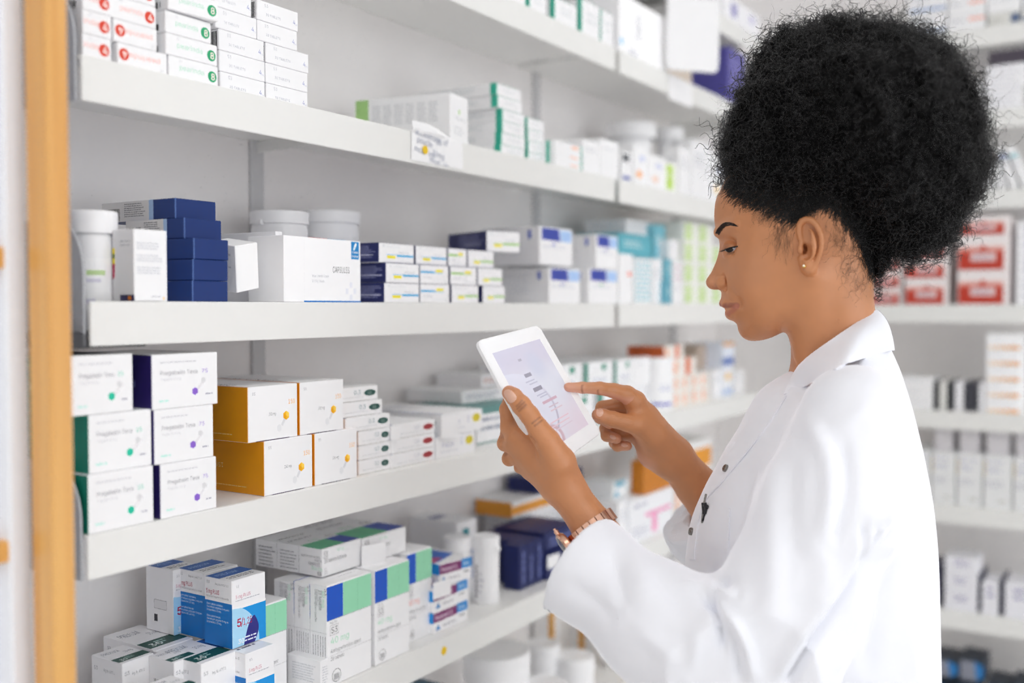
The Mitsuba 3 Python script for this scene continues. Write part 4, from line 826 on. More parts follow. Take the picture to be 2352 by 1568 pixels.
# fourth shelf, far section
def dot_end(d, w, h, seed=1):
    p = mk(d, w, h); p['front'].ell(w * .75, h * .6, w * .14, h * .05, '#ee7c66'); return {'all': W}, p
for a, b, X, z, h, ds, kw, lb in [(1424, 1456, -.915, 0, .100, dot_end, {}, 'white carton with a red dot at the joint of the fourth shelf'),
        (1459, 1500, -.93, 0, .096, stripes, {'n': 9}, 'tall white carton with teal lines under the teal box'), (1424, 1499, -.955, .1002, .048, colour, {'c': '#62b3c2'}, 'solid teal carton on top of the teal lined one'), (1440, 1503, -.975, .1486, .034, plain, {}, 'white carton on top of the teal carton'),
        (1503, 1524, -.93, 0, .098, plain, {}, 'narrow white carton beside the teal lined one'), (1506, 1531, -.956, .0985, .078, colour, {'c': '#7cc3d3'}, 'light teal upright carton above the narrow white one'),
        (1535, 1546, -.915, 0, .05, colour, {'c': '#67abbe'}, 'small teal carton at the bottom beside the green ones'), (1535, 1545, -.92, .0502, .048, colour, {'c': '#6fb4c5'}, 'small teal carton on the lower teal one'), (1540, 1562, -.93, .0985, .045, plain, {}, 'white carton lying above the small teal cartons'),
        (1548, 1572, -.92, 0, .05, plain, {}, 'small white carton beside the small teal ones'), (1548, 1570, -.925, .0502, .047, stripes, {'c': '#d3b9c6', 'n': 3}, 'small white carton with pinkish bars among the teal ones')]:
    cart('carton', lb, zM + z, a, b, 0, X, .1, ds, h=h, **kw)
for c in range(3):
    for r in range(4 if c < 2 else 3):
        a = (1575, 1607, 1640)[c]; cart('carton', f'{ORD[r]} pale green and white carton, {("left", "middle", "right")[c]} column beside the face', zM + .0475 * r, a, a + (30, 31, 28)[c], 0, -.925, .1, green_block, 'box', 'pale green cartons beside the face', h=.0472, seed=c * 4 + r)
# fifth shelf, far section
X = -.935; yy = onX(1502, 880, X)[1]; r = .037; h = onX(1502, 820, X)[2] - z3
ca = math.atan2(-yy, -X)
tub('pill_tub', 'white tub with a blue stripe above the pointing hand', X, yy + .012, z3 + .0003, tubprof(r, h, r * .99), lid=lidprof(r * .97, h, .02, .97), prints=wraplabel(X, yy + .012, z3, r, 0, 0, [(ca - .3, ca + 1.1, h * .12, h * .17, '#4a48b5'), (ca + .2, ca + 1.0, h * .4, h * .44, '#c3c6de'), (ca + .2, ca + .9, h * .48, h * .5, '#cdd0e2')]))
def orange_spots(d, w, h, seed=1, top=False):
    p = mk(d, w, h); f = p['front']
    for k in range(2): f.rect(w * (.06 + .5 * k), h * .15, w * (.2 + .5 * k), h * .85, '#f0b292'); f.words(w * (.24 + .5 * k), h * .6, w * .2, 2, h * .12, '#d9c6bd', seed + k)
    if top: f.rect(w * .55, 0, w * .75, h, '#d9662e')
    return {'all': '#f4efe9', 'left': '#c85f2d' if top else '#efe9e4'}, p
for a, b, z, h, kw, lb in [(1552, 1592, 0, .036, {}, 'bottom left orange spotted carton right of the blue striped tub'), (1594, 1636, 0, .036, {}, 'bottom right orange spotted carton behind the hand'), (1552, 1592, .0362, .034, {}, 'second orange spotted carton, left of two'), (1594, 1634, .0362, .034, {}, 'second orange spotted carton, right of two'), (1548, 1604, .0704, .04, {'top': True}, 'white carton with a rust orange stripe on the spotted ones'), (1530, 1575, .1106, .03, {'top': True}, 'top white carton with a rust orange stripe, below the shelf edge')]:
    cart('carton', lb, z3 + z, a, b, 0, -.925, .09, orange_spots, 'box', 'orange spotted cartons', h=h, seed=int(a), **kw)
def blue_yellow(d, w, h, seed=1):
    p = mk(d, w, h); f = p['front']; f.rect(0, h * .1, w, h * .3, '#b9cbe8'); f.ell(w * .5, h * .7, w * .3, h * .12, '#ecc478'); return {'all': '#eef1f6'}, p
def blue_cap(d, w, h, seed=1):
    p = mk(d, w, h); f = p['front']; f.rect(0, h * .1, w, h * .38, '#4468b0'); f.rect(0, h * .85, w, h, '#d59a4a'); return {'all': '#dfe6f3'}, p
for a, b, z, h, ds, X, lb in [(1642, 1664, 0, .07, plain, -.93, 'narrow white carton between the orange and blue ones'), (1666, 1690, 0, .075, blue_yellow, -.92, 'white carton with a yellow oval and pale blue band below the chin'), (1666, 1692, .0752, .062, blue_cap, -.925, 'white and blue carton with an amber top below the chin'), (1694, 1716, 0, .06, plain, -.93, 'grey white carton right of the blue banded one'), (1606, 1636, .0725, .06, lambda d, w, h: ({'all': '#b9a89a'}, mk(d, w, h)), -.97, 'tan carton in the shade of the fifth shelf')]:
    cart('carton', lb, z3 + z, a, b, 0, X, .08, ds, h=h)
for k in range(2):
    yy = onX(1638 + 1, 0, -.95)[1] + .004; 
X = -1.0; yy = onX(1632, 800, X)[1]
for k, (px, X) in enumerate(((1608, -1.02), (1633, -1.0))):
    yy = onX(px, 820, X)[1]; bs('amber_glass', '#7a5a1e', 0.2)
    t = thing('medicine_bottle', f'brown glass medicine bottle, {("left", "right")[k]} of two behind the orange spotted cartons', 'bottle', 'brown bottles')
    part(t, 'body', mikit.ply(xf(lathe([(0, 0), (.018, 0), (.019, .003), (.019, .085), (.009, .1), (.009, .115), (0, .115)], 28), place(X, yy + .03, z3 + .0003)), 'amber_glass', smooth=35)); part(t, 'cap', mikit.ply(xf(lathe([(.0105, .112), (.0105, .128), (0, .128)], 28), place(X, yy + .03, z3 + .0003)), 'plastic', smooth=35))
# sixth shelf, far section
def pink_logo(d, w, h, seed=1):
    p = mk(d, w, h); f = p['front']; f.rect(w * .35, h * .5, w * .95, h * .6, '#ee9fc4'); f.rect(w * .5, h * .1, w * .62, h * .55, '#ee9fc4'); f.words(w * .05, h * .3, w * .4, 3, h * .05, '#b9bccb', seed); f.words(w * .1, h * .8, w * .3, 1, h * .08, '#9a9db0', seed + 1); return {'all': '#f0f1f5'}, p
def teal_marks(d, w, h, seed=1):
    p = mk(d, w, h); f = p['front']; f.poly([(w * .2, h * .6), (w * .7, h * .7), (w * .9, h), (w * .1, h)], '#6fa9bd'); f.rect(w * .7, h * .5, w * .95, h * .58, '#8cc6d6'); f.rect(w * .1, h * .12, w * .35, h * .4, '#3f97b5'); return {'all': '#eef2f4'}, p
for a, b, X, z, h, ds, lb in [(1424, 1446, -.93, 0, .095, plain, 'white carton at the left end of the far sixth shelf'), (1395, 1443, -.96, .0952, .0, teal_marks, ''), (1450, 1552, -.92, 0, .092, pink_logo, 'white carton with a pink mark between the sleeve and the far cuff'), (1556, 1600, -.925, 0, .09, orange_spots, 'white and orange carton next to the pink marked one'), (1412, 1448, -.95, .0955, .035, teal_marks, 'white and teal carton lying on the left carton of the far sixth shelf')]:
    if h: cart('carton', lb, z4 + z, a, b, 0, X, .07, ds, h=h)
cart('carton', 'solid orange carton behind the pointing hand', z4 + .0925, 1484, 1556, 0, -.925, .03, lambda d, w, h: ({'all': '#c77a20'}, mk(d, w, h)), h=.072)
cart('carton', 'white carton with orange side right of the orange one, behind the forearm', z4 + .0925, 1560, 1640, 0, -.94, .1, orange_side, h=.08)

# ---------------------------------------------------------------- back wall
def bcart(label, row, pxl, pxr, pyt, s, d, design, group=None, z=0, h=None, yaw=0, tilt=0, **k):
    Y = YF + .004 + s; x0, x1 = onY(pxl, 700, Y)[0], onY(pxr, 700, Y)[0]; z0 = BT[row] + z
    hh = h if h else onY(pxl, pyt, Y)[2] - z0
    if hh < .008: print('BAD', label, hh); hh = .02
    t = thing('carton', label, 'box', group); cols, pr = design(d, x1 - x0 - .001, hh - .0005, **k)
    M = place(x0, Y, z0 + .0003, -90) @ place(0, 0, 0, yaw)
    if tilt: M = M @ place(0, 0, 0, 0, tilt, 0)
    card(t, (d, x1 - x0 - .001, hh - .0005), M, cols, pr); return z + hh
def lines(d, w, h, c='#7f9cc9', seed=1, pos=.12):
    p = mk(d, w, h); p['front'].rect(w * .02, h * pos, w * .98, h * (pos + .13), c); p['front'].words(w * .1, h * .7, w * .6, 2, h * .1, '#c9ccd4', seed); return {'all': W}, p
def salmon(d, w, h, seed=1):
    p = mk(d, w, h); p['front'].rect(w * .55, h * .6, w * .97, h * .8, '#f2b3a3'); p['front'].words(w * .08, h * .6, w * .4, 1, h * .15, '#b9bcc4', seed); return {'all': '#f1f1f3'}, p
def navy_corner(d, w, h, seed=1):
    p = mk(d, w, h); p['front'].rect(w * .7, h * .2, w * .96, h * .8, '#33507c'); p['front'].words(w * .05, h * .5, w * .5, 2, h * .12, '#b5b5b0', seed); return {'all': '#dcdcd8'}, p
def manylines(d, w, h, seed=1, ink='#bfc1cc'):
    p = mk(d, w, h); f = p['front']
    for k in range(9): f.words(w * .1, h * (.9 - .1 * k), w * .8, 1, h * .03, ink, seed + k)
    f.rect(w * .93, h * .05, w * .97, h * .5, '#a8a59c'); return {'all': '#f1f1f4'}, p
def red_front(d, w, h, seed=1):
    p = mk(d, w, h); f = p['front']
    f.rect(w * .02, h * .02, w * .9, h * .5, '#bb3826'); f.rect(w * .02, h * .5, w * .9, h * .57, '#cb5f50'); f.rect(w * .02, h * .57, w * .9, h * .64, '#dd9a90'); f.rect(w * .02, h * .64, w * .9, h * .7, '#e8c6c1'); f.poly([(w * .4, h * .5), (w * .47, h * .72), (w * .53, h * .72), (w * .6, h * .5)], '#bf4531'); f.rect(w * .26, h * .26, w * .74, h * .5, '#e9d2d0'); f.text('RENIDAC', w * .3, h * .3, h * .15, '#a58ba0', True, fit=w * .4)
    return {'all': '#ebe3e3', 'left': '#b9a7a4'}, p
def orange_bottom(d, w, h, seed=1):
    p = mk(d, w, h); p['front'].grad(w * .05, h * .02, w, h * .24, '#f4e3cf', '#e59a2c'); p['front'].words(w * .1, h * .7, w * .5, 1, h * .1, '#d9dae0', seed); return {'all': '#f6f6f8'}, p
def grey_tall(d, w, h, seed=1):
    p = mk(d, w, h); f = p['front']; f.words(w * .08, h * .86, w * .75, 1, h * .03, '#9d9fc0', seed); f.words(w * .08, h * .74, w * .6, 2, h * .03, '#a9abc4', seed + 1); f.words(w * .08, h * .5, w * .65, 3, h * .03, '#b9bac4', seed + 2); f.rect(w * .5, h * .12, w * .8, h * .16, '#bfc0b8'); f.rect(0, h * .6, w * .06, h * .9, '#e9dcc0'); return {'all': '#e6e7e8'}, p
def purple_words(d, w, h, seed=1):
    p = mk(d, w, h); p['front'].words(w * .3, h * .75, w * .45, 2, h * .12, '#8f8db0', seed); return {'all': '#e9e9ef'}, p
def blue_swoosh(d, w, h, seed=1):
    p = mk(d, w, h); f = p['front']; f.rect(w * .05, h * .1, w * .7, h * .9, '#8a8e9c'); f.poly([(w * .7, h * .1), (w * .97, h * .3), (w * .97, h * .75), (w * .6, h * .95), (w * .75, h * .5)], '#2477b8'); return {'all': '#24303e'}, p
ROWW = ['top', 'second', 'third', 'fourth', 'fifth', 'sixth', 'seventh', 'lowest']
b = 0
for k in range(2): b = bcart(f'{("lower", "upper")[k]} blue lined white carton at the left of the topmost back shelf', 0, 2078, 2165, 0, .01, .15, lines, 'cartons on the topmost back shelf', z=b, h=.055, seed=k)
b = 0
for k in range(3): b = bcart(f'{ORD[k]} salmon striped carton on the topmost back shelf', 0, 2168, 2254, 0, .01, .15, salmon, 'cartons on the topmost back shelf', z=b, h=.04, seed=k)
b = bcart('grey white carton with navy corner on the topmost back shelf', 0, 2259, 2335, 0, .012, .15, navy_corner, 'cartons on the topmost back shelf', h=.034); b = bcart('white carton on the navy cornered one, topmost back shelf', 0, 2257, 2334, 0, .01, .15, plain, 'cartons on the topmost back shelf', z=b, h=.04)
b = 0
for k in range(2): b = bcart(f'{("lower", "upper")[k]} navy lined white carton at the right of the topmost back shelf', 0, 2339, 2430, 0, .01, .15, lines, 'cartons on the topmost back shelf', z=b, h=.052, c='#3c5c94', seed=k)
bcart('small white carton half behind the hair on the second back shelf', 1, 2192, 2250, 0, .02, .12, plain, h=.075)
b = bcart('large white carton with grey print lines on the second back shelf', 1, 2257, 2350, 0, .01, .16, manylines, h=.108); bcart('dark purple carton lying on the large printed one', 1, 2262, 2360, 0, .02, .16, lambda d, w, h: ({'all': '#4a4350'}, mk(d, w, h)), z=b, h=.035)
bcart('white carton cut by the right edge on the second back shelf', 1, 2354, 2440, 0, .01, .16, manylines, h=.1, seed=8)
for k in range(5): bcart(f'slanting thin white carton, {("leftmost", "second", "third", "fourth", "rightmost")[k]} of a row on the third back shelf', 2, 2238 + 27 * k, 2258 + 27 * k, 0, .02, .09, lines, 'slanting cartons', h=.108, c=('#6f86b8', '#9dbcae', '#f0c9b0', '#7a8cc0', '#9fd0d8')[k], tilt=22, pos=.7, seed=k)
b = 0
for k in range(3): b = bcart(f'{("lower", "middle", "upper")[k]} red and white box beside the grey gap', 3, 2198, 2317, 0, .008, .14, red_front, 'red and white boxes', z=b, h=(.083, .086, .046)[k], seed=k)
b = 0
for k in range(3): b = bcart(f'{("lower", "middle", "upper")[k]} red and white box just right of the nape', 3, 2078, 2178, 0, .01, .14, red_front, 'red and white boxes', z=b, h=(.066, .05, .05)[k], seed=k)
b = 0
for k in range(3): b = bcart(f'{("lower", "middle", "upper")[k]} red and white box behind the nape hair', 3, 1990, 2073, 0, .02, .14, red_front, 'red and white boxes', z=b, h=.044, seed=k)
bcart('tall white carton with fine grey print at the right edge, fourth back shelf', 3, 2333, 2430, 0, .02, .14, manylines, h=.2)
b = 0
for k in range(3): b = bcart(f'{("lower", "middle", "upper")[k]} flat white carton by the shoulder on the fifth back shelf', 4, 2055, 2146, 0, .01, .12, plain, 'flat cartons by the shoulder', z=b, h=.026, seed=k)
for k, (a, c, col) in enumerate([(2150, 2160, '#34363a'), (2161, 2178, '#e4e4e0'), (2180, 2193, '#2f3338'), (2196, 2217, '#ececf0'), (2219, 2248, '#3c3d46'), (2251, 2268, '#e9e9ed')]):
    bcart(f'{("first", "second", "third", "fourth", "fifth", "sixth")[k]} narrow {"dark" if k % 2 == 0 else "white"} upright box from the shoulder, fifth back shelf', 4, a, c, 0, .012, .12, (lambda col: lambda d, w, h: ({'all': col}, mk(d, w, h)))(col), h=.072)
b = 0
for k in range(5): b = bcart(f'{ORD[k]} white box with orange base stripe in the stack near the right edge', 4, 2268, 2345, 0, .008, .14, orange_bottom, 'orange striped boxes', z=b, h=.0385, seed=k)
for k, (a, c) in enumerate([(2105, 2143), (2146, 2201), (2204, 2263), (2266, 2332), (2335, 2400)]):
    z = bcart(f'{("first", "second", "third", "fourth", "fifth")[k]} tall grey white carton from the back of the coat', 5, a, c, 0, .008, .14, grey_tall, 'tall grey white cartons', h=.13, seed=k)
    if k: bcart(f'{("first", "second", "third", "fourth")[k - 1]} carton standing on the tall grey white row', 5, a + 6, c - 8, 0, .03, .1, plain, 'cartons on the tall row', z=z, h=.062, c='#d9d6da', n=0 + 1)
b = 0
for k in range(3): b = bcart(f'{("lower", "middle", "upper")[k]} small white box with purple print low behind the coat', 6, 2179, 2255, 0, .008, .1, purple_words, 'small purple lettered boxes', z=b, h=.044, seed=k)
bcart('upright white box with purple print right of the small stack', 6, 2266, 2304, 0, .008, .1, purple_words, h=.08); bcart('white box with purple print at the right edge, seventh back shelf', 6, 2319, 2390, 0, .01, .1, purple_words, h=.085)
for k, (a, c, h) in enumerate([(2130, 2174, .1), (2257, 2264, .09), (2307, 2316, .085)]): bcart(f'dark box in the shade of the seventh back shelf, {("left", "middle", "right")[k]} one', 6, a, c, 0, .02, .12, lambda d, w, h: ({'all': '#3a3d52'}, mk(d, w, h)), h=h)
for k, (a, c, s, z, h) in enumerate([(2140, 2200, .01, 0, .07), (2205, 2262, .01, 0, .075), (2150, 2215, .03, .076, .05), (2216, 2275, .03, .076, .06), (2280, 2335, .02, 0, .09), (2340, 2400, .02, 0, .1)]):
    bcart(f'dark box with blue swoosh on the lowest back shelf, {ORD[k] if k else "first"} from the coat', 7, a, c, 0, s, .1, blue_swoosh, 'dark boxes with blue swoosh', z=z, h=h, seed=k)
# ================================================================ the woman
from scipy.interpolate import RBFInterpolator, CubicSpline
from scipy.ndimage import gaussian_filter, map_coordinates
import manifold3d as m3
H0 = P(1850, 600, 1.235)
_vd = (H0 - EYE) * [1, 1, 0]; _vd /= np.linalg.norm(_vd)
ES = -_vd; EA = np.cross(np.array([0, 0, 1.0]), _vd); EB = np.array([0, 0, 1.0])      # toward the room, facing, up
if EA @ RIGHT > 0: EA = -EA
FR = np.stack([EA, EB, ES])                       # rows; world = H0 + (a,b,s) @ FR
def toW(v): return H0 + np.asarray(v) @ FR
def toL(p): return (np.asarray(p) - H0) @ FR.T
def loc(px, py, s=0.0):
    r = ray(px, py); t = (s + (H0 - EYE) @ ES) / (r @ ES); return toL(EYE + r * t)
def J(px, py, Z): return toL(P(px, py, Z))
def spline(pts, n, closed=False):
    p = np.asarray(pts, float)
    if closed: p = np.vstack([p, p[:1]])
    d = np.r_[0, np.cumsum(np.sqrt(np.linalg.norm(np.diff(p, axis=0), axis=1)) + 1e-9)]
    return CubicSpline(d, p, bc_type='periodic' if closed else 'not-a-knot')(np.linspace(0, d[-1], n))
def surface_nets(F, o, h):
    S = F < 0; nx, ny, nz = F.shape
    c = np.zeros((nx - 1, ny - 1, nz - 1), np.int8)
    for i, j, k in np.ndindex(2, 2, 2): c += S[i:nx - 1 + i, j:ny - 1 + j, k:nz - 1 + k]
    act = np.argwhere((c > 0) & (c < 8)); idx = -np.ones(c.shape, np.int32); idx[tuple(act.T)] = np.arange(len(act))
    acc = np.zeros((len(act), 3)); cnt = np.zeros(len(act))
    for a in range(3):
        for e in np.ndindex(2, 2):
            o0 = np.insert(e, a, 0); o1 = np.insert(e, a, 1)
            f0 = F[tuple((act + o0).T)]; f1 = F[tuple((act + o1).T)]; m = (f0 < 0) != (f1 < 0)
            t = np.where(m, f0 / np.where(m, f0 - f1, 1), 0); p = o0 + t[:, None] * (o1 - o0); acc[m] += p[m]; cnt[m] += 1
    V = np.asarray(o) + h * (act + acc / cnt[:, None]); faces = []
    for a in range(3):
        b, d = [(1, 2), (2, 0), (0, 1)][a]; sl0 = [slice(None)] * 3; sl1 = [slice(None)] * 3; sl0[a] = slice(0, -1); sl1[a] = slice(1, None)
        for q in (b, d): sl0[q] = slice(1, -1); sl1[q] = slice(1, -1)
        s0, s1 = S[tuple(sl0)], S[tuple(sl1)]; e = np.argwhere(s0 != s1); neg = s0[tuple(e.T)]
        e = e.copy(); e[:, b] += 1; e[:, d] += 1
        q = []
        for db, dd in ((0, 0), (1, 0), (1, 1), (0, 1)):
            w = e.copy(); w[:, b] -= 1 - db; w[:, d] -= 1 - dd; q.append(idx[tuple(w.T)])
        q = np.stack(q, 1); q[~neg] = q[~neg][:, ::-1]; faces.append(q)
    Q = np.vstack(faces); return V, np.vstack([Q[:, [0, 1, 2]], Q[:, [0, 2, 3]]])
def smin(a, b, k): 
    h = np.maximum(k - np.abs(a - b), 0) / k; return np.minimum(a, b) - h * h * k * .25
def smax(a, b, k): return -smin(-a, -b, k)
def rcone(X, a, b, ra, rb):
    a, b = np.asarray(a, np.float32), np.asarray(b, np.float32); d = b - a; L2 = float(d @ d)
    x, y, z = X[..., 0] - a[0], X[..., 1] - a[1], X[..., 2] - a[2]
    t = np.clip((x * d[0] + y * d[1] + z * d[2]) * np.float32(1 / L2), 0, 1); x -= t * d[0]; y -= t * d[1]; z -= t * d[2]
    return np.sqrt(x * x + y * y + z * z) - (np.float32(ra) + np.float32(rb - ra) * t)
def ellip(X, c, r, R=None):
    q = X - np.asarray(c, float)
    if R is not None: q = q @ R
    r = np.asarray(r, float); k0 = np.linalg.norm(q / r, axis=-1); k1 = np.linalg.norm(q / (r * r), axis=-1); return k0 * (k0 - 1) / np.maximum(k1, 1e-9)
def grid(lo, hi, h):
    n = np.ceil((np.asarray(hi) - lo) / h).astype(int) + 1
    return np.stack(np.meshgrid(*[lo[i] + h * np.arange(n[i]) for i in range(3)], indexing='ij'), -1).astype(np.float32)
def poly_sd(A, B, poly):
    """signed distance (positive inside) of a closed polygon at the points (A, B)"""
    d = np.full(A.shape, 1e9); ins = np.zeros(A.shape, bool); n = len(poly)
    for i in range(n):
        p, q = poly[i], poly[(i + 1) % n]; e = q - p; l = e @ e
        if l < 1e-14: continue
        t = np.clip(((A - p[0]) * e[0] + (B - p[1]) * e[1]) / l, 0, 1); d = np.minimum(d, (A - p[0] - t * e[0]) ** 2 + (B - p[1] - t * e[1]) ** 2)
        c = (p[1] > B) != (q[1] > B)
        if abs(e[1]) > 1e-12: ins ^= c & (A < p[0] + (B - p[1]) / e[1] * e[0])
    return np.where(ins, 1, -1) * np.sqrt(d)
class Relief:
    """a body symmetric about the plane s = 0, given by its outline and by half widths and edge roundings at some points"""
    def __init__(self, outline, widths, lo, hi, h=.0014, n=400, sm=.8, power=2.0, smoothing=0.0):
        self.h, self.lo = h, np.asarray(lo); na, nb = (np.ceil((np.asarray(hi) - lo) / h).astype(int) + 1)
        A, B = np.meshgrid(lo[0] + h * np.arange(na), lo[1] + h * np.arange(nb), indexing='ij')
        out = spline([loc(*p)[:2] for p in outline], n, True); d = poly_sd(A, B, out)
        c = np.array([loc(p[0], p[1])[:2] for p in widths]); wv = np.array([(p[2], p[3]) for p in widths])
        G = RBFInterpolator(c, wv, kernel='linear', smoothing=smoothing)(np.column_stack([A.ravel(), B.ravel()])).reshape(A.shape + (2,))
        W = gaussian_filter(G[..., 0], .004 / h); R = np.maximum(gaussian_filter(G[..., 1], .004 / h), .003)
        t = np.clip(d / R, None, 1); w2 = np.where(d > 0, W ** 2 * (1 - (1 - np.maximum(t, 0)) ** power), 2 * W ** 2 / R * d)
        self.w2 = gaussian_filter(w2, sm)
        self.map = np.sqrt(np.maximum(self.w2, 0))
    def F(self, X):
        i = [(X[..., k] - self.lo[k]) / self.h for k in (0, 1)]
        w2 = map_coordinates(self.w2, [i[0], i[1]], order=1, mode='nearest')
        g = X[..., 2] ** 2 - w2
        return g
    def dist(self, X):
        g = self.F(X); gr = np.gradient(g.astype(np.float64), float(X[1, 0, 0, 0] - X[0, 0, 0, 0])); n = np.sqrt(sum(q * q for q in gr)); return (g / np.maximum(n, .004)).astype(np.float32)

# ---------------------------------------------------------------- head and neck
FACE = [(1660, 426), (1651, 444), (1644, 461), (1641.5, 479), (1640.5, 497), (1642, 516), (1644.5, 529), (1649, 543), (1652.5, 556), (1653, 569), (1650.5, 582), (1646.5, 596), (1640.5, 611), (1633.5, 626), (1627.8, 639), (1625.8, 648), (1628.8, 656), (1635, 661.5), (1643, 664), (1650, 665),
        (1655.8, 668), (1657, 678), (1655.5, 689), (1654.3, 696), (1658.5, 702.5), (1665, 706), (1669, 709.5), (1667.6, 717), (1667.6, 725), (1671.5, 731.5), (1679, 735.5), (1688, 739.5), (1693.5, 746), (1695, 755), (1698, 764), (1704, 772.6), (1713, 779), (1724, 782.3), (1738, 782.5), (1753, 780.5), (1770, 775.5), (1788, 767.5), (1802, 763), (1812, 775), (1820, 793), (1828, 808), (1836, 830), (1846, 870), (1862, 920),
        (1900, 950), (1970, 930), (2020, 880), (2022, 800), (2012, 730), (2008, 690), (2008, 650), (2014, 590), (2020, 530), (2020, 470), (2004, 400), (1964, 345), (1900, 308), (1820, 303), (1750, 322), (1700, 358), (1674, 395)]
WID = [(1632, 645, .0100, .010), (1640, 655, .012, .010), (1645, 612, .0075, .011), (1650, 590, .0085, .011), (1662, 600, .020, .014), (1654, 560, .0085, .012), (1662, 566, .019, .013), (1675, 574, .0315, .016), (1694, 572, .0465, .03), (1665, 530, .031, .026), (1690, 525, .047, .035), (1720, 520, .0585, .05), (1725, 600, .0585, .04), (1700, 625, .0505, .03), (1700, 660, .0475, .03), (1676, 640, .031, .02), (1677, 665, .031, .02), (1658, 655, .0165, .012), (1663, 640, .018, .012),
       (1693, 702, .0335, .022), (1664, 694, .0185, .015), (1660, 700, .016, .013), (1676, 722, .0205, .016), (1690, 735, .026, .018), (1706, 766, .019, .022), (1715, 745, .033, .024), (1725, 705, .0475, .03), (1760, 745, .0465, .024), (1800, 735, .053, .028), (1825, 690, .0575, .035), (1780, 660, .0585, .04), (1800, 590, .0655, .045), (1830, 560, .068, .05), (1668, 480, .036, .034), (1700, 460, .0535, .045), (1760, 430, .068, .05), (1830, 400, .074, .055), (1900, 450, .076, .055), (1850, 500, .072, .05),
       (1960, 480, .066, .05), (1895, 590, .063, .045), (1950, 600, .054, .045), (1960, 680, .050, .042), (1900, 700, .052, .045), (1850, 720, .050, .04), (1840, 790, .043, .04), (1930, 800, .054, .046), (1930, 900, .062, .05)]
lo, hi = np.array([-.100, -.185, -.100]), np.array([.124, .165, .100])
head = Relief(FACE, WID, lo[:2] - .003, hi[:2] + .003, .0009, 460, sm=1.1)
hh = .0014
X = grid(lo, hi, hh); F = head.dist(X)
AX = X.copy(); AX[..., 2] = np.abs(AX[..., 2])
def lp(px, py, s): return loc(px, py, s)
def sub_in(box, fn):
    """change F only inside a px box of the head"""
    a = [loc(box[0], box[1])[:2], loc(box[2], box[3])[:2]]; a0, a1 = sorted((a[0][0], a[1][0])); b0, b1 = sorted((a[0][1], a[1][1]))
    i0, i1 = np.searchsorted(X[:, 0, 0, 0], [a0, a1]); j0, j1 = np.searchsorted(X[0, :, 0, 1], [b0, b1])
    sl = (slice(max(i0, 0), i1), slice(max(j0, 0), j1)); F[sl] = fn(AX[sl], F[sl])
EYEC = lp(1682, 573, .0235)                                       # eyeball
def eye_region(Q, f):
    f = smax(f, -ellip(Q, lp(1674, 566, .033), (.0135, .0085, .0085)), .010)            # socket
    f = smin(f, ellip(Q, EYEC, (.0130, .0112, .0128)), .004)                          # lids over the ball
    f = smin(f, rcone(Q, lp(1650, 534, .016), lp(1690, 517, .0445), .0055, .004), .012)   # brow ridge
    f = smax(f, -rcone(Q, lp(1664, 555.5, .0305), lp(1690, 553, .0425), .0007, .0007), .0035)   # lid fold
    return f
sub_in((1630, 500, 1720, 610), eye_region)
def nose_region(Q, f):
    f = smin(f, ellip(Q, lp(1660, 650, .0135), (.0088, .0075, .0068)), .004)
    f = smin(f, ellip(Q, lp(1636, 648, .002), (.0072, .0072, .0085)), .006)
    arc = [lp(x, y, s) for x, y, s in ((1664, 633, .0205), (1671.5, 640, .0220), (1673, 650, .0220), (1669.5, 660, .0205), (1663, 664.5, .0185))]
    for p, q in zip(arc[:-1], arc[1:]): f = smax(f, -rcone(Q, p, q, .0011, .0011), .0045)
    f = smax(f, -ellip(Q, lp(1648.5, 663.5, .0095), (.0050, .0030, .0042)), .0018)       # nostril
    return f
sub_in((1610, 610, 1695, 690), nose_region)
def mouth_region(Q, f):
    up = [lp(*p) for p in ((1660, 698, .004), (1667, 700, .0135), (1678, 701, .0225), (1691, 701, .0305))]
    for k, (p, q) in enumerate(zip(up[:-1], up[1:])): f = smin(f, rcone(Q, p, q, (.0040, .0036, .0028)[k], (.0036, .0028, .0012)[k]), .005)
    low = [lp(*p) for p in ((1676, 718, .003), (1679, 717, .0125), (1684, 712, .021), (1691, 704, .029))]
    for k, (p, q) in enumerate(zip(low[:-1], low[1:])): f = smin(f, rcone(Q, p, q, (.0038, .0036, .0026)[k], (.0036, .0026, .001)[k]), .007)
    cut = [lp(*p) for p in ((1655, 705.5, .0), (1665, 707, .0185), (1680, 705.5, .0285), (1694, 700, .0345))]
    for p, q in zip(cut[:-1], cut[1:]): f = smax(f, -rcone(Q, p, q, .0009, .0008), .0022)
    f = smax(f, -ellip(Q, lp(1697, 698, .0375), (.003, .0045, .0035)), .005)
    f = smax(f, -rcone(Q, lp(1676, 668, .034), lp(1700, 694, .0405), .001, .0012), .009)
    return f
sub_in((1635, 660, 1730, 760), mouth_region)
EAR = [(1846, 566), (1838, 545), (1835.5, 525), (1840, 510), (1852, 503.5), (1866, 507), (1879, 522), (1886.5, 545), (1886, 570), (1880, 592), (1871, 609), (1861, 619), (1851, 617), (1843, 606), (1837.5, 592)]
def ear_s(px, py): return .0695 + .011 * np.clip((px - 1835) / 50, 0, 1) + .004 * np.clip((560 - py) / 60, -1, 1)
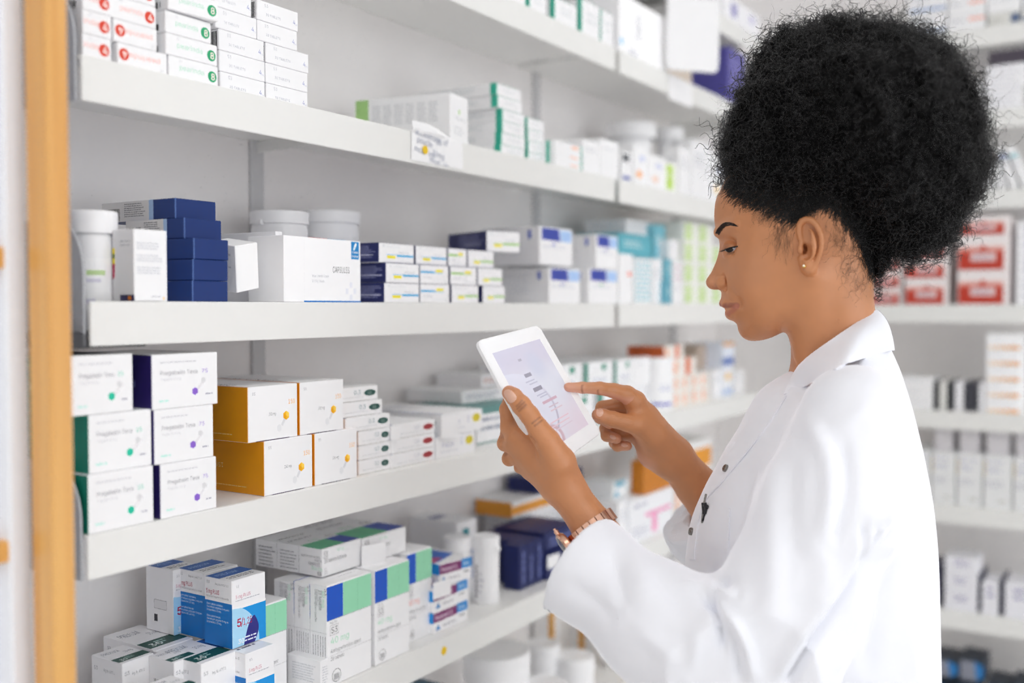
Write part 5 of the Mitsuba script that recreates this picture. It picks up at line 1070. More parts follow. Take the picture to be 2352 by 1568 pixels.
def ear_region(Q, f):
    pts = spline([lp(x, y, ear_s(x, y)) for x, y in EAR], 26)
    pl = poly_sd(Q[..., 0], Q[..., 1], pts[:, :2].astype(np.float32)); sm_ = .0675 + .009 * np.clip((lp(1840, 560, 0)[0] - Q[..., 0]) / .026, 0, 1)
    plate = smax(-pl, np.abs(Q[..., 2] - sm_) - .0032, .002); f = smin(f, plate, .005)
    n = len(pts)
    for i in range(n - 1):
        t = i / (n - 1); r = .0021 + .0009 * math.sin(math.pi * min(t * 1.6, 1)) - .0003 * (t > .75); f = smin(f, rcone(Q, pts[i], pts[i + 1], r, r), .0026)
    f = smin(f, ellip(Q, lp(1857, 612, .0735), (.0062, .0062, .0042)), .004)                     # lobe
    anti = spline([lp(x, y, s) for x, y, s in ((1859, 528, .079), (1866, 545, .0815), (1869, 563, .0815), (1866, 582, .0795), (1857, 595, .0765), (1849, 600, .074))], 12)
    for p, q in zip(anti[:-1], anti[1:]): f = smin(f, rcone(Q, p, q, .0024, .0024), .003)
    f = smax(f, -ellip(Q, lp(1852, 576, .0775), (.0068, .0105, .0085)), .0025)                    # concha
    f = smax(f, -ellip(Q, lp(1852, 541, .081), (.005, .0085, .0042)), .003)
    f = smax(f, -ellip(Q, lp(1846.5, 572, .068), (.0036, .0060, .011)), .0015)                    # canal
    f = smin(f, ellip(Q, lp(1838.5, 572, .0725), (.0034, .0062, .0042)), .0035)                   # tragus
    return f
sub_in((1815, 485, 1910, 640), ear_region)
def clav(Q, f): return smin(f, rcone(Q, lp(1868, 640, .050), lp(1850, 815, .022), .008, .0075), .03)
sub_in((1780, 600, 1960, 900), clav)
F[..., 0] = 1; F[..., -1] = 1; F[:, 0] = 1; F[:, -1] = 1; F[0] = 1; F[-1] = 1
HF, HLO = F, lo
hv, hf = surface_nets(F, lo, hh)
def on_head(px, py, lift=0.0):
    """near-side surface point of the head seen at a pixel, local"""
    o = toL(EYE); d = loc(px, py, .1) - loc(px, py, 0); d = -d / np.linalg.norm(d); p0 = loc(px, py, .098)
    t = np.arange(0, .19, .0005); q = p0 + t[:, None] * d
    f = map_coordinates(HF, ((q - HLO) / hh).T, order=1, mode='nearest', cval=1); k = np.argmax(f < 0)
    if f[k] >= 0: return None
    u = f[k - 1] / (f[k - 1] - f[k] + 1e-12) if k else 0
    return q[max(k - 1, 0)] + u * (q[k] - q[max(k - 1, 0)]) - d * lift

# ---------------------------------------------------------------- hands
def chain_in(Q, f, js, kin, k, lo, h):
    """the union of f with the chain of tapered bones js, changed only near the chain"""
    p = np.array([q for q, r in js]); r = max(r for q, r in js) + max(k, kin) + .004
    i0 = np.maximum(((p.min(0) - r - lo) / h).astype(int), 0); i1 = ((p.max(0) + r - lo) / h).astype(int) + 2; sl = tuple(slice(a, b) for a, b in zip(i0, i1)); q, d = Q[sl], None
    for (p0, rp), (p1, rq) in zip(js[:-1], js[1:]):
        c = rcone(q, p0, p1, rp, rq); d = c if d is None else smin(d, c, kin)
    f[sl] = smin(f[sl], d, k)
def hand(palm, fingers, extra=(), h=.0013, pad=.026):
    pts = np.array([p for c in palm + fingers for p, r in c]); lo = pts.min(0) - pad; hi = pts.max(0) + pad; Q = grid(lo, hi, h); f = np.full(Q.shape[:3], .05, np.float32)
    for c in palm: chain_in(Q, f, c, .003, .016, lo, h)
    for c in fingers: chain_in(Q, f, c, .003, .0045, lo, h)
    for fn in extra: f = fn(Q, f)
    f[0] = f[-1] = 1; f[:, 0] = f[:, -1] = 1; f[..., 0] = f[..., -1] = 1
    return surface_nets(f, lo, h), (f, lo, h)
def jj(*a): return [(J(x, y, Z), r) for x, y, Z, r in a]
LW = (1300, 1120, 1.195)
l_palm = [jj((1420, 1290, 1.165, .0295), (1362, 1210, 1.178, .0245), (1296, 1118, 1.196, .0205), (1262, 1064, 1.203, .0215), (1222, 1024, 1.210, .0175), (1186, 997, 1.213, .0125)),
          jj((1296, 1118, 1.193, .0205), (1285, 1062, 1.180, .019), (1256, 1012, 1.173, .0145), (1236, 985, 1.172, .0120)),
          jj((1280, 1108, 1.205, .018), (1222, 1050, 1.215, .0165), (1181, 1022, 1.226, .0115)), jj((1275, 1112, 1.218, .0165), (1222, 1075, 1.232, .0145), (1190, 1047, 1.245, .0105))]
l_fing = [jj((1240, 993, 1.172, .0126), (1216, 953, 1.175, .0110), (1197, 930, 1.179, .0111), (1180, 910, 1.184, .0097), (1170, 902, 1.188, .0087)),
          jj((1186, 994, 1.214, .0122), (1169, 982, 1.219, .0100), (1164, 940, 1.228, .0086), (1172, 915, 1.238, .0078), (1192, 893, 1.247, .0066)),
          jj((1180, 1020, 1.227, .0112), (1160, 1018, 1.235, .0092), (1166, 992, 1.250, .0082), (1195, 960, 1.262, .0072)),
          jj((1190, 1046, 1.246, .0105), (1170, 1053, 1.254, .0088), (1180, 1024, 1.268, .0078), (1210, 995, 1.276, .0068)),
          jj((1216, 1080, 1.248, .0105), (1196, 1072, 1.262, .008), (1206, 1046, 1.276, .007), (1232, 1020, 1.284, .006))]
def l_extra(Q, f):
    web = [J(1229, 1014, 1.166), J(1212, 975, 1.176), J(1188, 946, 1.186)]
    for p, q in zip(web[:-1], web[1:]): f = smax(f, -rcone(Q, p, q, .0012, .0022), .006)
    return f
(lhv, lhf), LHF = hand(l_palm, l_fing, (l_extra,))
r_palm = [jj((1665, 1205, 1.385, .031), (1600, 1115, 1.36, .0285), (1545, 1048, 1.34, .0235), (1508, 1008, 1.328, .0225), (1480, 960, 1.315, .0195), (1458, 924, 1.304, .0135)),
          jj((1545, 1048, 1.34, .0225), (1502, 1000, 1.310, .0185), (1462, 976, 1.295, .0125)), jj((1540, 1050, 1.345, .021), (1500, 1040, 1.345, .0165), (1482, 985, 1.348, .015), (1478, 962, 1.345, .012)), jj((1530, 1050, 1.34, .019), (1497, 1042, 1.338, .014)), jj((1490, 990, 1.345, .014), (1428, 992, 1.340, .0105))]
r_fing = [jj((1460, 920, 1.303, .0128), (1440, 906, 1.298, .0112), (1410, 897, 1.29, .0092), (1378, 891.5, 1.281, .0079), (1338, 890, 1.271, .0069), (1305, 889, 1.263, .0056)),
          jj((1464, 976, 1.294, .0125), (1440, 971, 1.289, .0107), (1408, 963, 1.285, .0100), (1385, 956, 1.283, .0092), (1374, 953, 1.283, .0082)),
          jj((1462, 938, 1.328, .012), (1420, 930, 1.325, .0095), (1384, 936, 1.322, .0088), (1378, 958, 1.318, .0078), (1400, 972, 1.312, .0072)),
          jj((1470, 960, 1.342, .0115), (1425, 966, 1.342, .009), (1392, 984, 1.335, .0083), (1394, 1000, 1.325, .0076), (1416, 1007, 1.314, .0066)),
          jj((1480, 985, 1.352, .011), (1440, 1000, 1.352, .0085), (1412, 1016, 1.342, .0075), (1418, 1024, 1.330, .0068), (1441, 1024, 1.319, .006))]
(rhv, rhf), RHF = hand(r_palm, r_fing)
# the trunk and arms under the coat
tr = [jj((1915, 800, 1.235, .05), (1930, 930, 1.24, .06), (1890, 1150, 1.24, .085), (1870, 1500, 1.24, .085), (1870, 1800, 1.24, .09)), jj((1930, 920, 1.24, .055), (1960, 975, 1.12, .05), (1860, 1280, 1.075, .045), (1725, 1556, 1.035, .040), (1540, 1445, 1.09, .036), (1420, 1290, 1.165, .0295)), jj((1930, 920, 1.24, .055), (1900, 960, 1.37, .05), (1790, 1250, 1.42, .042), (1720, 1290, 1.42, .04), (1665, 1205, 1.385, .031))]
pts = np.array([p for c in tr for p, r in c]); lo = pts.min(0) - .14; hi = pts.max(0) + .14; Q = grid(lo, hi, .006); f = np.full(Q.shape[:3], .3, np.float32)
for c in tr: chain_in(Q, f, c, .02, .02, lo, .006)
f[0] = f[-1] = 1; f[:, 0] = f[:, -1] = 1; f[..., 0] = f[..., -1] = 1
tv, tf = surface_nets(f, lo, .006)
def mani(v, f): return m3.Manifold(m3.Mesh(vert_properties=np.asarray(v, np.float32), tri_verts=np.asarray(f, np.uint32)))
def despike(v, f, tol, n=3):
    ed = np.vstack([f[:, [0, 1]], f[:, [1, 2]], f[:, [2, 0]]]); v = np.array(v)
    for _ in range(n):
        mn, ct = np.zeros_like(v), np.zeros(len(v)); np.add.at(mn, ed[:, 0], v[ed[:, 1]]); np.add.at(ct, ed[:, 0], 1); mn /= np.maximum(ct, 1)[:, None]
        bad = np.linalg.norm(v - mn, axis=1) > tol; v[bad] = mn[bad]
    return v
def taubin(v, f, n=6, tol=.0016):
    m = trimesh.Trimesh(v, f, process=False); trimesh.smoothing.filter_taubin(m, iterations=n); return despike(m.vertices, f, tol)
lhv, rhv, hv = taubin(lhv, lhf), taubin(rhv, rhf), taubin(hv, hf, 4)
ms = [mani(*x) for x in ((hv, hf), (lhv, lhf), (rhv, rhf), (tv, tf))]
if all(m.status() == m3.Error.NoError for m in ms):
    u = m3.Manifold.batch_boolean(ms, m3.OpType.Add).to_mesh(); bv, bf = np.array(u.vert_properties[:, :3], float), np.array(u.tri_verts)
else:
    print('body parts only joined', [m.status() for m in ms]); n = 0; bv, bf = [], []
    for v, f in ((hv, hf), (lhv, lhf), (rhv, rhf), (tv, tf)): bv.append(v); bf.append(f + n); n += len(v)
    bv, bf = np.vstack(bv), np.vstack(bf)
cl_ = trimesh.graph.connected_component_labels(np.vstack([bf[:, [0, 1]], bf[:, [1, 2]]]), len(bv)); kp = cl_ == np.bincount(cl_).argmax(); ix_ = np.cumsum(kp) - 1; bf = ix_[bf[kp[bf[:, 0]]]]; bv = bv[kp]
# skin colours
SK = srgb('#bf8055')
def proj(p):
    d = p - EYE; z = d @ FWD; return np.column_stack([CX + FOC * (d @ RIGHT) / z, CY - FOC * (d @ UP) / z])
def near_line(v, pts):
    d = np.full(len(v), 1e9)
    for p, q in zip(pts[:-1], pts[1:]):
        e = q - p; t = np.clip(((v - p) @ e) / (e @ e), 0, 1); d = np.minimum(d, np.linalg.norm(v - p - t[:, None] * e, axis=1))
    return d
sm01 = lambda a, b, x: np.clip((x - a) / (b - a), 0, 1) ** 2 * (3 - 2 * np.clip((x - a) / (b - a), 0, 1))
va = bv.copy(); va[:, 2] = np.abs(va[:, 2])
C = np.tile(SK, (len(bv), 1)); C *= (0.93 + .14 * meshkit.fbm(bv * 55, 3)[:, None])
def tint(col, w):
    global C
    C = C * (1 - w[:, None]) + srgb(col) * w[:, None]
headm = (bv[:, 1] > loc(1850, 850)[1]) & (bv[:, 1] < .2) & (np.abs(bv[:, 0]) < .13)
lipu = [lp(*p) for p in ((1655, 699, .003), (1666, 701, .0165), (1679, 701, .0255), (1692, 701, .033))]; lipl = [lp(*p) for p in ((1669, 718, .003), (1675, 719, .0165), (1683, 713, .0245), (1692, 704, .0325))]
tint('#8f5040', .75 * headm * (1 - sm01(.0022, .0044, near_line(va, lipu)))); tint('#b26a55', .75 * headm * (1 - sm01(.0026, .0048, near_line(va, lipl))))
tint('#c98f72', .35 * headm * (1 - sm01(.004, .012, np.linalg.norm(va - lp(1640, 648, .008), axis=1))))
tint('#7c4630', .5 * headm * (1 - sm01(.003, .008, np.linalg.norm(va - EYEC - np.array([.006, .002, .008]), axis=1))))
tint('#b9805c', .4 * headm * (1 - sm01(.012, .034, np.linalg.norm(va - lp(1725, 620, .058), axis=1))))
for fg in (l_fing, r_fing):
    for c in fg: tint('#cf947c', .55 * (1 - sm01(.004, .016, np.linalg.norm(bv - c[-1][0], axis=1))))
inner = [c[0] for c in r_fing[0][1:]]; dn = near_line(bv, inner); below = np.clip((np.interp(bv[:, 0], *zip(*sorted((p[0], p[1]) for p in inner))) - bv[:, 1]) / .006, 0, 1)
tint('#d79f88', .75 * (dn < .013) * below); tint('#d9a18a', .5 * (dn < .012) * sm01(loc(1400, 890)[0], loc(1330, 890)[0], bv[:, 0]))
tint('#d59c84', .7 * (1 - sm01(.014, .024, near_line(bv, [J(1500, 1046, 1.335), J(1465, 1005, 1.35)]))) * sm01(-.002, .004, J(1500, 1035, 1.335)[1] - bv[:, 1]))
for c in (l_fing[0],): tint('#7d4a30', .35 * (1 - sm01(.002, .007, np.linalg.norm(bv - (J(1200, 932, 1.168)), axis=1))))
for x0, y0, x1, y1, z in ((1188, 939, 1204, 923, 1.168), (1192, 944, 1208, 929, 1.168), (1186, 933, 1199, 919, 1.171), (1222, 972, 1240, 958, 1.161), (1228, 978, 1245, 965, 1.161)): tint('#5d3420', .5 * (1 - sm01(.0004, .0017, near_line(pj3 := np.column_stack([proj(toW(bv)) / 1950.0, 0 * bv[:, 0]]), np.array([[x0, y0, 0], [x1, y1, 0]]) / 1950.0))) * (np.linalg.norm(bv - J((x0 + x1) / 2, (y0 + y1) / 2, z), axis=1) < .016))
for x, y, z in ((1339, 899, 1.269), (1376, 902, 1.28)): tint('#8a5238', .6 * (1 - sm01(.0006, .0018, np.abs(bv[:, 0] - J(x, y, z)[0]))) * (np.linalg.norm(bv - J(x, y, z), axis=1) < .010))
def skinbump(p, n, uv): return mikit.fbm(p.x * 900, p.y * 900, p.z * 900, octaves=2)
scene['skin'] = {'type': 'twosided', 'bsdf': {'type': 'bumpmap', 'tex': mikit.proc(skinbump, .0004), 'scale': .00018, 'nested': {'type': 'principled', 'base_color': VC, 'roughness': .39, 'specular': .6, 'sheen': .05}}}
who = thing('person', 'woman in white lab coat with high curly black hair, holding a tablet', 'person')
part(who, 'body', mikit.ply((toW(bv), bf), 'skin', smooth=True, color=C))
# ---------------------------------------------------------------- the lab coat
COAT = [(1838, 838), (1815, 852), (1796, 862), (1765, 881), (1741, 902), (1726, 925), (1708, 959), (1688, 996), (1667, 1026), (1647, 1066), (1629, 1098), (1606, 1145), (1590, 1185), (1580, 1240), (1574, 1300), (1574, 1380), (1585, 1500), (1605, 1700), (1640, 1850), (1900, 1860), (2120, 1850),
        (2160, 1700), (2160, 1560), (2158, 1440), (2154, 1300), (2146, 1190), (2130, 1090), (2106, 980), (2084, 900), (2064, 842), (2046, 800), (2026, 768), (1990, 764), (1935, 785), (1880, 812)]
CW = [(1850, 845, .045, .05), (1900, 825, .06, .05), (2010, 810, .055, .05), (1800, 880, .07, .06), (1930, 860, .10, .07), (1985, 850, .105, .07), (2040, 900, .10, .08), (1975, 910, .155, .09), (1975, 980, .182, .10), (1900, 960, .165, .10), (1830, 960, .145, .10), (1770, 960, .118, .09), (1740, 930, .095, .07), (1700, 1040, .12, .09), (1690, 1120, .145, .10), (1780, 1100, .175, .10), (1640, 1150, .125, .09), (1900, 1150, .185, .11), (2060, 1050, .155, .11), (2060, 1250, .165, .12),
      (1620, 1250, .13, .10), (1700, 1300, .165, .11), (1900, 1400, .175, .12), (2080, 1500, .17, .12), (1640, 1500, .15, .11), (1900, 1750, .18, .12)]
clo, chi = np.array([-.215, -.66, -.215]), np.array([.335, -.085, .285])
cr = Relief(COAT, CW, clo[:2] - .004, chi[:2] + .004, .003, 300, sm=1.5)
ch = .0034
X = grid(clo, chi, ch); F = cr.dist(X)
SLV = jj((1962, 962, 1.105, .058), (1905, 1180, 1.075, .068), (1720, 1560, 1.035, .076), (1520, 1440, 1.09, .0605), (1340, 1300, 1.150, .0535), (1170, 1166, 1.222, .0515))
d = None
for (p, rp), (q, rq) in zip(SLV[:-1], SLV[1:]):
    c = rcone(X, p, q, rp, rq); d = c if d is None else smin(d, c, .03)
ca, cb = J(1397, 1190, 1.150), J(1268, 1394, 1.150); cax = J(1340, 1300, 1.15) - J(1520, 1440, 1.09); cn = cax - ((cb - ca) @ cax) / ((cb - ca) @ (cb - ca)) * (cb - ca); cn /= np.linalg.norm(cn)
plane = (X - (ca + cb) / 2) @ cn.astype(np.float32)
d = smax(d, plane, .002)
F = smin(F, d, .022)
farS = jj((1900, 960, 1.38, .06), (1800, 1270, 1.42, .062), (1722, 1300, 1.42, .058), (1622, 1222, 1.39, .046), (1560, 1150, 1.372, .040))
d = None
for (p, rp), (q, rq) in zip(farS[:-1], farS[1:]):
    c = rcone(X, p, q, rp, rq); d = c if d is None else smin(d, c, .03)
fa, fb = J(1536, 1226, 1.385), J(1630, 1152, 1.385); fax = J(1560, 1150, 1.372) - J(1622, 1222, 1.39); fn_ = fax - ((fb - fa) @ fax) / ((fb - fa) @ (fb - fa)) * (fb - fa); fn_ /= np.linalg.norm(fn_)
d = smax(d, (X - (fa + fb) / 2) @ fn_.astype(np.float32), .003)
F = smin(F, d, .02)
ctr = (ca + cb) / 2
F = smax(F, -rcone(X, ctr + cn * .03, ctr - cn * .07, .0445, .030), .003)                         # open cuff
F = smax(F, -rcone(X, J(1590, 1108, 1.358), J(1650, 1190, 1.38), .031, .031), .004)              # far cuff
F = smax(F, -rcone(X, loc(1905, 735), loc(1925, 810), .058, .040), .006)                       # neck opening
F[0] = F[-1] = 1; F[:, 0] = F[:, -1] = 1; F[..., 0] = F[..., -1] = 1
CF = F
cv, cf = surface_nets(F, clo, ch); cv = taubin(cv, cf, 8, .008)
def normals(v, f):
    n = np.zeros_like(v); fn = np.cross(v[f[:, 1]] - v[f[:, 0]], v[f[:, 2]] - v[f[:, 0]])
    for k in range(3): np.add.at(n, f[:, k], fn)
    return n / (np.linalg.norm(n, axis=1, keepdims=True) + 1e-12)
cnv = normals(cv, cf); near = np.clip(cnv[:, 2] * 3, 0, 1)
pp = proj(toW(cv))
# folds: (pixel polyline, height in metres, half width in pixels)
FOLDS = [([(1836, 960), (1880, 1010), (1905, 1090), (1900, 1180), (1880, 1250)], .0045, 22), ([(1925, 1010), (1945, 1100), (1930, 1200), (1905, 1260)], -.0045, 15), ([(2098, 990), (2085, 1090), (2075, 1190), (2030, 1270), (1990, 1330)], -.006, 15),
         ([(2060, 1010), (2050, 1110), (2040, 1200)], .004, 22), ([(1985, 1200), (1975, 1280), (1950, 1330)], -.006, 9), ([(1965, 1335), (1985, 1290), (2005, 1240)], .004, 9), ([(2031, 1215), (1962, 1335), (1880, 1450), (1800, 1580)], -.010, 13), ([(2010, 1210), (1930, 1335), (1860, 1440), (1780, 1570)], .006, 22),
         ([(1612, 1362), (1640, 1400), (1655, 1450), (1660, 1500)], -.009, 10), ([(1622, 1345), (1650, 1355), (1700, 1370)], .007, 14), ([(1612, 1395), (1630, 1380), (1650, 1350), (1680, 1330)], -.005, 8), ([(1640, 1400), (1690, 1440), (1720, 1500), (1725, 1568)], .006, 16), ([(1665, 1420), (1690, 1490), (1700, 1568)], -.005, 10),
         ([(1605, 1440), (1600, 1490), (1575, 1540)], .004, 18), ([(1430, 1255), (1470, 1310), (1500, 1380)], .0035, 24), ([(1400, 1230), (1420, 1330), (1440, 1400)], -.003, 18), ([(1490, 1300), (1560, 1380), (1600, 1400)], -.003, 20), ([(1440, 1440), (1500, 1470), (1560, 1540)], .003, 22),
         ([(1780, 1000), (1770, 1150), (1775, 1300), (1760, 1450)], .0035, 30), ([(1820, 1020), (1815, 1180), (1830, 1330)], -.003, 26), ([(1740, 1060), (1710, 1150), (1695, 1250)], -.003, 20), ([(2000, 900), (1960, 960), (1900, 985)], .002, 20), ([(2060, 930), (2060, 1000)], -.003, 14), ([(2120, 1120), (2090, 1180), (2060, 1190)], .003, 12),
         ([(1900, 1260), (1890, 1330), (1850, 1420)], .004, 24), ([(1640, 1290), (1655, 1340), (1690, 1360)], -.004, 12), ([(1990, 1350), (1960, 1450), (1900, 1568)], .005, 26), ([(2060, 1260), (2020, 1400), (1980, 1568)], -.005, 26), ([(2120, 1300), (2100, 1420), (2095, 1568)], .004, 24), ([(1560, 1330), (1600, 1350), (1640, 1352)], .004, 12), ([(1290, 1340), (1350, 1370), (1420, 1440)], -.0025, 18)]
off = np.zeros(len(cv))
for pl, amp, wd in FOLDS:
    s = spline(pl, 16); dd = near_line(pp, s); L = len(s)
    e = np.min(np.linalg.norm(pp[:, None, :] - s[[0, -1]][None], axis=2), 1); off += 1.35 * amp * np.exp(-(dd / wd) ** 2) * sm01(0, 3.2 * wd, e + .6 * wd)
off += .0011 * (meshkit.fbm(cv * 24, 3, 5) - .5) * 2
cv = cv + cnv * (off * near)[:, None] + cnv * (.0014 * (meshkit.fbm(cv * 30, 2, 9) - .5) * (1 - near))[:, None]
farm = np.clip((-.06 - cv[:, 2]) / .03, 0, 1)
cv = cv + cnv * (farm * .0045 * (meshkit.fbm(cv * 70, 2, 4) - .5) * 2)[:, None]
cv = despike(cv, cf, .0095)
def clothbump(p, n, uv): return 0.6 * mikit.fbm(p.x * 1500, p.y * 1500, p.z * 1500, octaves=2) + 1.5 * mikit.fbm(p.x * 60, p.y * 60, p.z * 60, octaves=2)
scene['coat_cloth'] = {'type': 'twosided', 'bsdf': {'type': 'bumpmap', 'tex': mikit.proc(clothbump, .0005), 'scale': .00035, 'nested': {'type': 'principled', 'base_color': {'type': 'rgb', 'value': [.82, .83, .88]}, 'roughness': .85, 'specular': .15, 'sheen': .3}}}
coat = part(who, 'lab_coat', mikit.ply((toW(cv), cf), 'coat_cloth', smooth=True), 'white lab coat')
def on_coat(px, py, lift=.0):
    p0 = loc(px, py, .27); d = loc(px, py, 0) - p0; d /= np.linalg.norm(d); t = np.arange(0, .5, .001); q = p0 + t[:, None] * d
    f = map_coordinates(CF, ((q - clo) / ch).T, order=1, mode='nearest'); k = np.argmax(f < 0)
    if f[k] >= 0: return None
    u = f[k - 1] / (f[k - 1] - f[k] + 1e-12) if k else 0; return q[max(k - 1, 0)] + u * (q[k] - q[max(k - 1, 0)]) - d * lift
def ribbon(rows, thick=.0012):
    """a sheet given as rows of equally many local points, with thickness"""
    R = np.asarray(rows); n, m = R.shape[:2]; V = R.reshape(-1, 3); F = []
    for i in range(n - 1):
        for j in range(m - 1): a = i * m + j; F += [(a, a + 1, a + m + 1), (a, a + m + 1, a + m)]
    F = np.array(F); N = normals(V, F); V2 = np.vstack([V + N * thick / 2, V - N * thick / 2]); k = len(V); E = []
    ring = [i * m for i in range(n)] + [(n - 1) * m + j for j in range(1, m)] + [i * m + m - 1 for i in range(n - 2, -1, -1)] + [j for j in range(m - 2, 0, -1)]
    for a, b in zip(ring, ring[1:] + ring[:1]): E += [(a, b, k + b), (a, k + b, k + a)]
    return V2, np.vstack([F, F[:, ::-1] + k, np.array(E)])
# the turned down collar
inn = [(1838, 838, .012), (1868, 812, .050), (1915, 778, .062), (1965, 745, .048), (2000, 720, .022), (2012, 712, 0)]
mid_ = [(1822, 862, .026), (1862, 842, .070), (1925, 808, .086), (1984, 771, .070), (2026, 756, .034), (2040, 748, 0)]
out = [(1797, 908, .052), (1852, 886, .088), (1925, 846, .106), (1980, 822, .094), (2030, 808, .050), (2049, 806, 0)]
rows = []
for t in np.linspace(0, 1, 9):
    c = []
    for a, b, e in zip(inn, mid_, out):
        pa, pb, pe = (loc(*q) for q in (a, b, e)); oc = on_coat(e[0], e[1], .004) if e[2] > .02 else None; pe = pe if oc is None else oc; w = ((1 - t) * (1 - 2 * t), 4 * t * (1 - t), t * (2 * t - 1)); c.append(pa * w[0] + pb * w[1] + pe * w[2])
    sp = spline(c, 24); far = sp[:-1][::-1] * [1, 1, -1]; rows.append(np.vstack([sp, far]))
V, Fm = ribbon(rows, .0032)
part(coat, 'collar', mikit.ply((toW(V), Fm), 'coat_cloth', smooth=40))
st = [(1838, 842, .010), (1870, 818, .048), (1915, 786, .059), (1965, 755, .045), (2000, 734, .02), (2010, 726, 0)]
rows = []
for k in range(4):
    sp = spline([loc(x, y + 16 * k, s * .985) for x, y, s in st], 24); rows.append(np.vstack([sp, sp[:-1][::-1] * [1, 1, -1]]))
V, Fm = ribbon(rows, .002); part(coat, 'collar_stand', mikit.ply((toW(V), Fm), 'coat_cloth', smooth=40))
# front placket with snaps, breast pocket
def patch(edgeA, edgeB, n=26, m=6, lift=.0018):
    A, B = spline(edgeA, n), spline(edgeB, n); rows = []
    for i in range(n):
        r = [on_coat(*(A[i] + (B[i] - A[i]) * j / (m - 1)), lift) for j in range(m)]
        if all(q is not None for q in r): rows.append(r)
    return rows
rw = patch([(1806, 908), (1757, 985), (1720, 1032), (1672, 1090), (1648, 1118), (1622, 1148), (1604, 1200), (1597, 1250), (1595, 1284)], [(1782, 905), (1728, 962), (1694, 1012), (1652, 1072), (1634, 1100), (1612, 1142), (1592, 1196), (1586, 1248), (1584, 1284)], lift=.0030)
if len(rw) > 3: V, Fm = ribbon(rw, .0016); part(coat, 'placket', mikit.ply((toW(V), Fm), 'coat_cloth', smooth=40))
rw = patch([(1626, 1150), (1648, 1157), (1676, 1168)], [(1610, 1240), (1640, 1256), (1672, 1270)], 16, 18, lift=.0009)
if len(rw) > 3: V, Fm = ribbon(rw, .0012); part(coat, 'pocket', mikit.ply((toW(V), Fm), 'coat_cloth', smooth=40))
bs('snap_metal', '#8d8a86', .3, .5, metallic=1.0); bs('black_plastic', '#1d1e22', .35); bs('rose_gold', '#e3b49c', .22, .5, metallic=1.0); bs('dark_glass', '#23262c', .08, .6)
def tangent(px, py, fn):
    a, b, c = fn(px + 4, py), fn(px - 4, py), fn(px, py - 4)
    if any(q is None for q in (a, b, c)): return None
    p = fn(px, py); n = np.cross(a - b, c - p); n /= np.linalg.norm(n); n = n if n[2] > 0 else -n; return p, n
def frame_to(p, n):
    z = n @ FR; x = np.cross([0, 0, 1.0], z); x /= np.linalg.norm(x); M = np.eye(4); M[:3, 0], M[:3, 1], M[:3, 2], M[:3, 3] = x, np.cross(z, x), z, toW(p); return M
for px, py in ((1671, 1077), (1668, 1027), (1592, 1221)):
    q = tangent(px, py, on_coat)
    if q: part(coat, 'snap', mikit.ply(xf(lathe([(0, .0008), (.0016, .0008), (.0018, .0016), (.0036, .0018), (.0046, .0008), (.0046, -.0035), (0, -.0035)], 28), frame_to(q[0] + q[1] * .0032, q[1])), 'snap_metal', smooth=40))
# a black clip with a steel bar on the pocket
q = on_coat(1619, 1165, .006)
if q is None: q = loc(1619, 1165, .12)
t = thing('badge_clip', 'black and steel badge clip hanging at the coat pocket', 'clip')
s_ = q[2]
bar = [loc(1622, 1134, s_ + .004), loc(1616, 1160, s_ + .007), loc(1612.5, 1200, s_ + .006)]
part(t, 'bar', mikit.ply(toWm(tube_mesh(bar, .0013, 6)) if False else trimesh.Trimesh(toW(tube_mesh(bar, .0013, 8).vertices), tube_mesh(bar, .0013, 8).faces, process=False), 'snap_metal'))
for pts_, r in (([loc(1617, 1154, s_ + .005), loc(1619, 1180, s_ + .006)], .0032), ([loc(1619, 1160, s_ + .006), loc(1626, 1166, s_ + .005)], .0026), ([loc(1618, 1180, s_ + .006), loc(1614, 1196, s_ + .006)], .0018)):
    m = tube_mesh(pts_, r, 10); part(t, 'jaw', mikit.ply(trimesh.Trimesh(toW(m.vertices), m.faces, process=False), 'black_plastic', smooth=50))

# ---------------------------------------------------------------- wristwatch at the left cuff
wc = J(1345, 1194, 1.179); wax = J(1296, 1118, 1.193) - J(1362, 1210, 1.178); wax /= np.linalg.norm(wax); wc = wc - wax * .012
ux = J(1300, 1240, 1.17) - wc; ux -= (ux @ wax) * wax; ux /= np.linalg.norm(ux); uy = np.cross(wax, ux)
def ring(r0, r1, w, n=48, ar=(0, 2 * math.pi)):
    rows = []
    for k in range(4):
        rr, ww = ((r0, -w), (r1, -w), (r1, w), (r0, w))[k]; g = np.linspace(*ar, n); rows.append(wc + rr * (np.cos(g)[:, None] * ux * 1.02 + np.sin(g)[:, None] * uy * .92) + ww * wax)
    V = np.vstack(rows); F = []
    for k in range(4):
        for i in range(n - 1): a, b = k * n + i, ((k + 1) % 4) * n + i; F += [(a, a + 1, b + 1), (a, b + 1, b)]
    return V, np.array(F)
t = thing('wristwatch', 'rose gold wristwatch showing at the left cuff', 'watch')
for k in range(22):
    g0 = 2 * math.pi * k / 22; V, Fm = ring(.0285, .0310, .0068, 5, (g0 + .02, g0 + .265)); Vc = [V]; part(t, 'band_link', mikit.ply((toW(V), Fm), 'rose_gold', smooth=30))
Mw = np.eye(4); Mw[:3, 0], Mw[:3, 1], Mw[:3, 2] = wax @ FR, uy @ FR, ux @ FR
if np.linalg.det(Mw[:3, :3]) < 0: Mw[:3, 1] *= -1
Mw[:3, 3] = toW(wc + ux * .0315)
part(t, 'case', mikit.ply(xf(lathe([(0, 0), (.0155, 0), (.0172, .002), (.0172, .0065), (.0155, .0085), (.0145, .0085)], 48), Mw), 'rose_gold', smooth=35))
part(t, 'glass', mikit.ply(xf(lathe([(.0146, .0068), (.0146, .0084), (.012, .0092), (0, .0095)], 48), Mw), 'dark_glass', smooth=35))
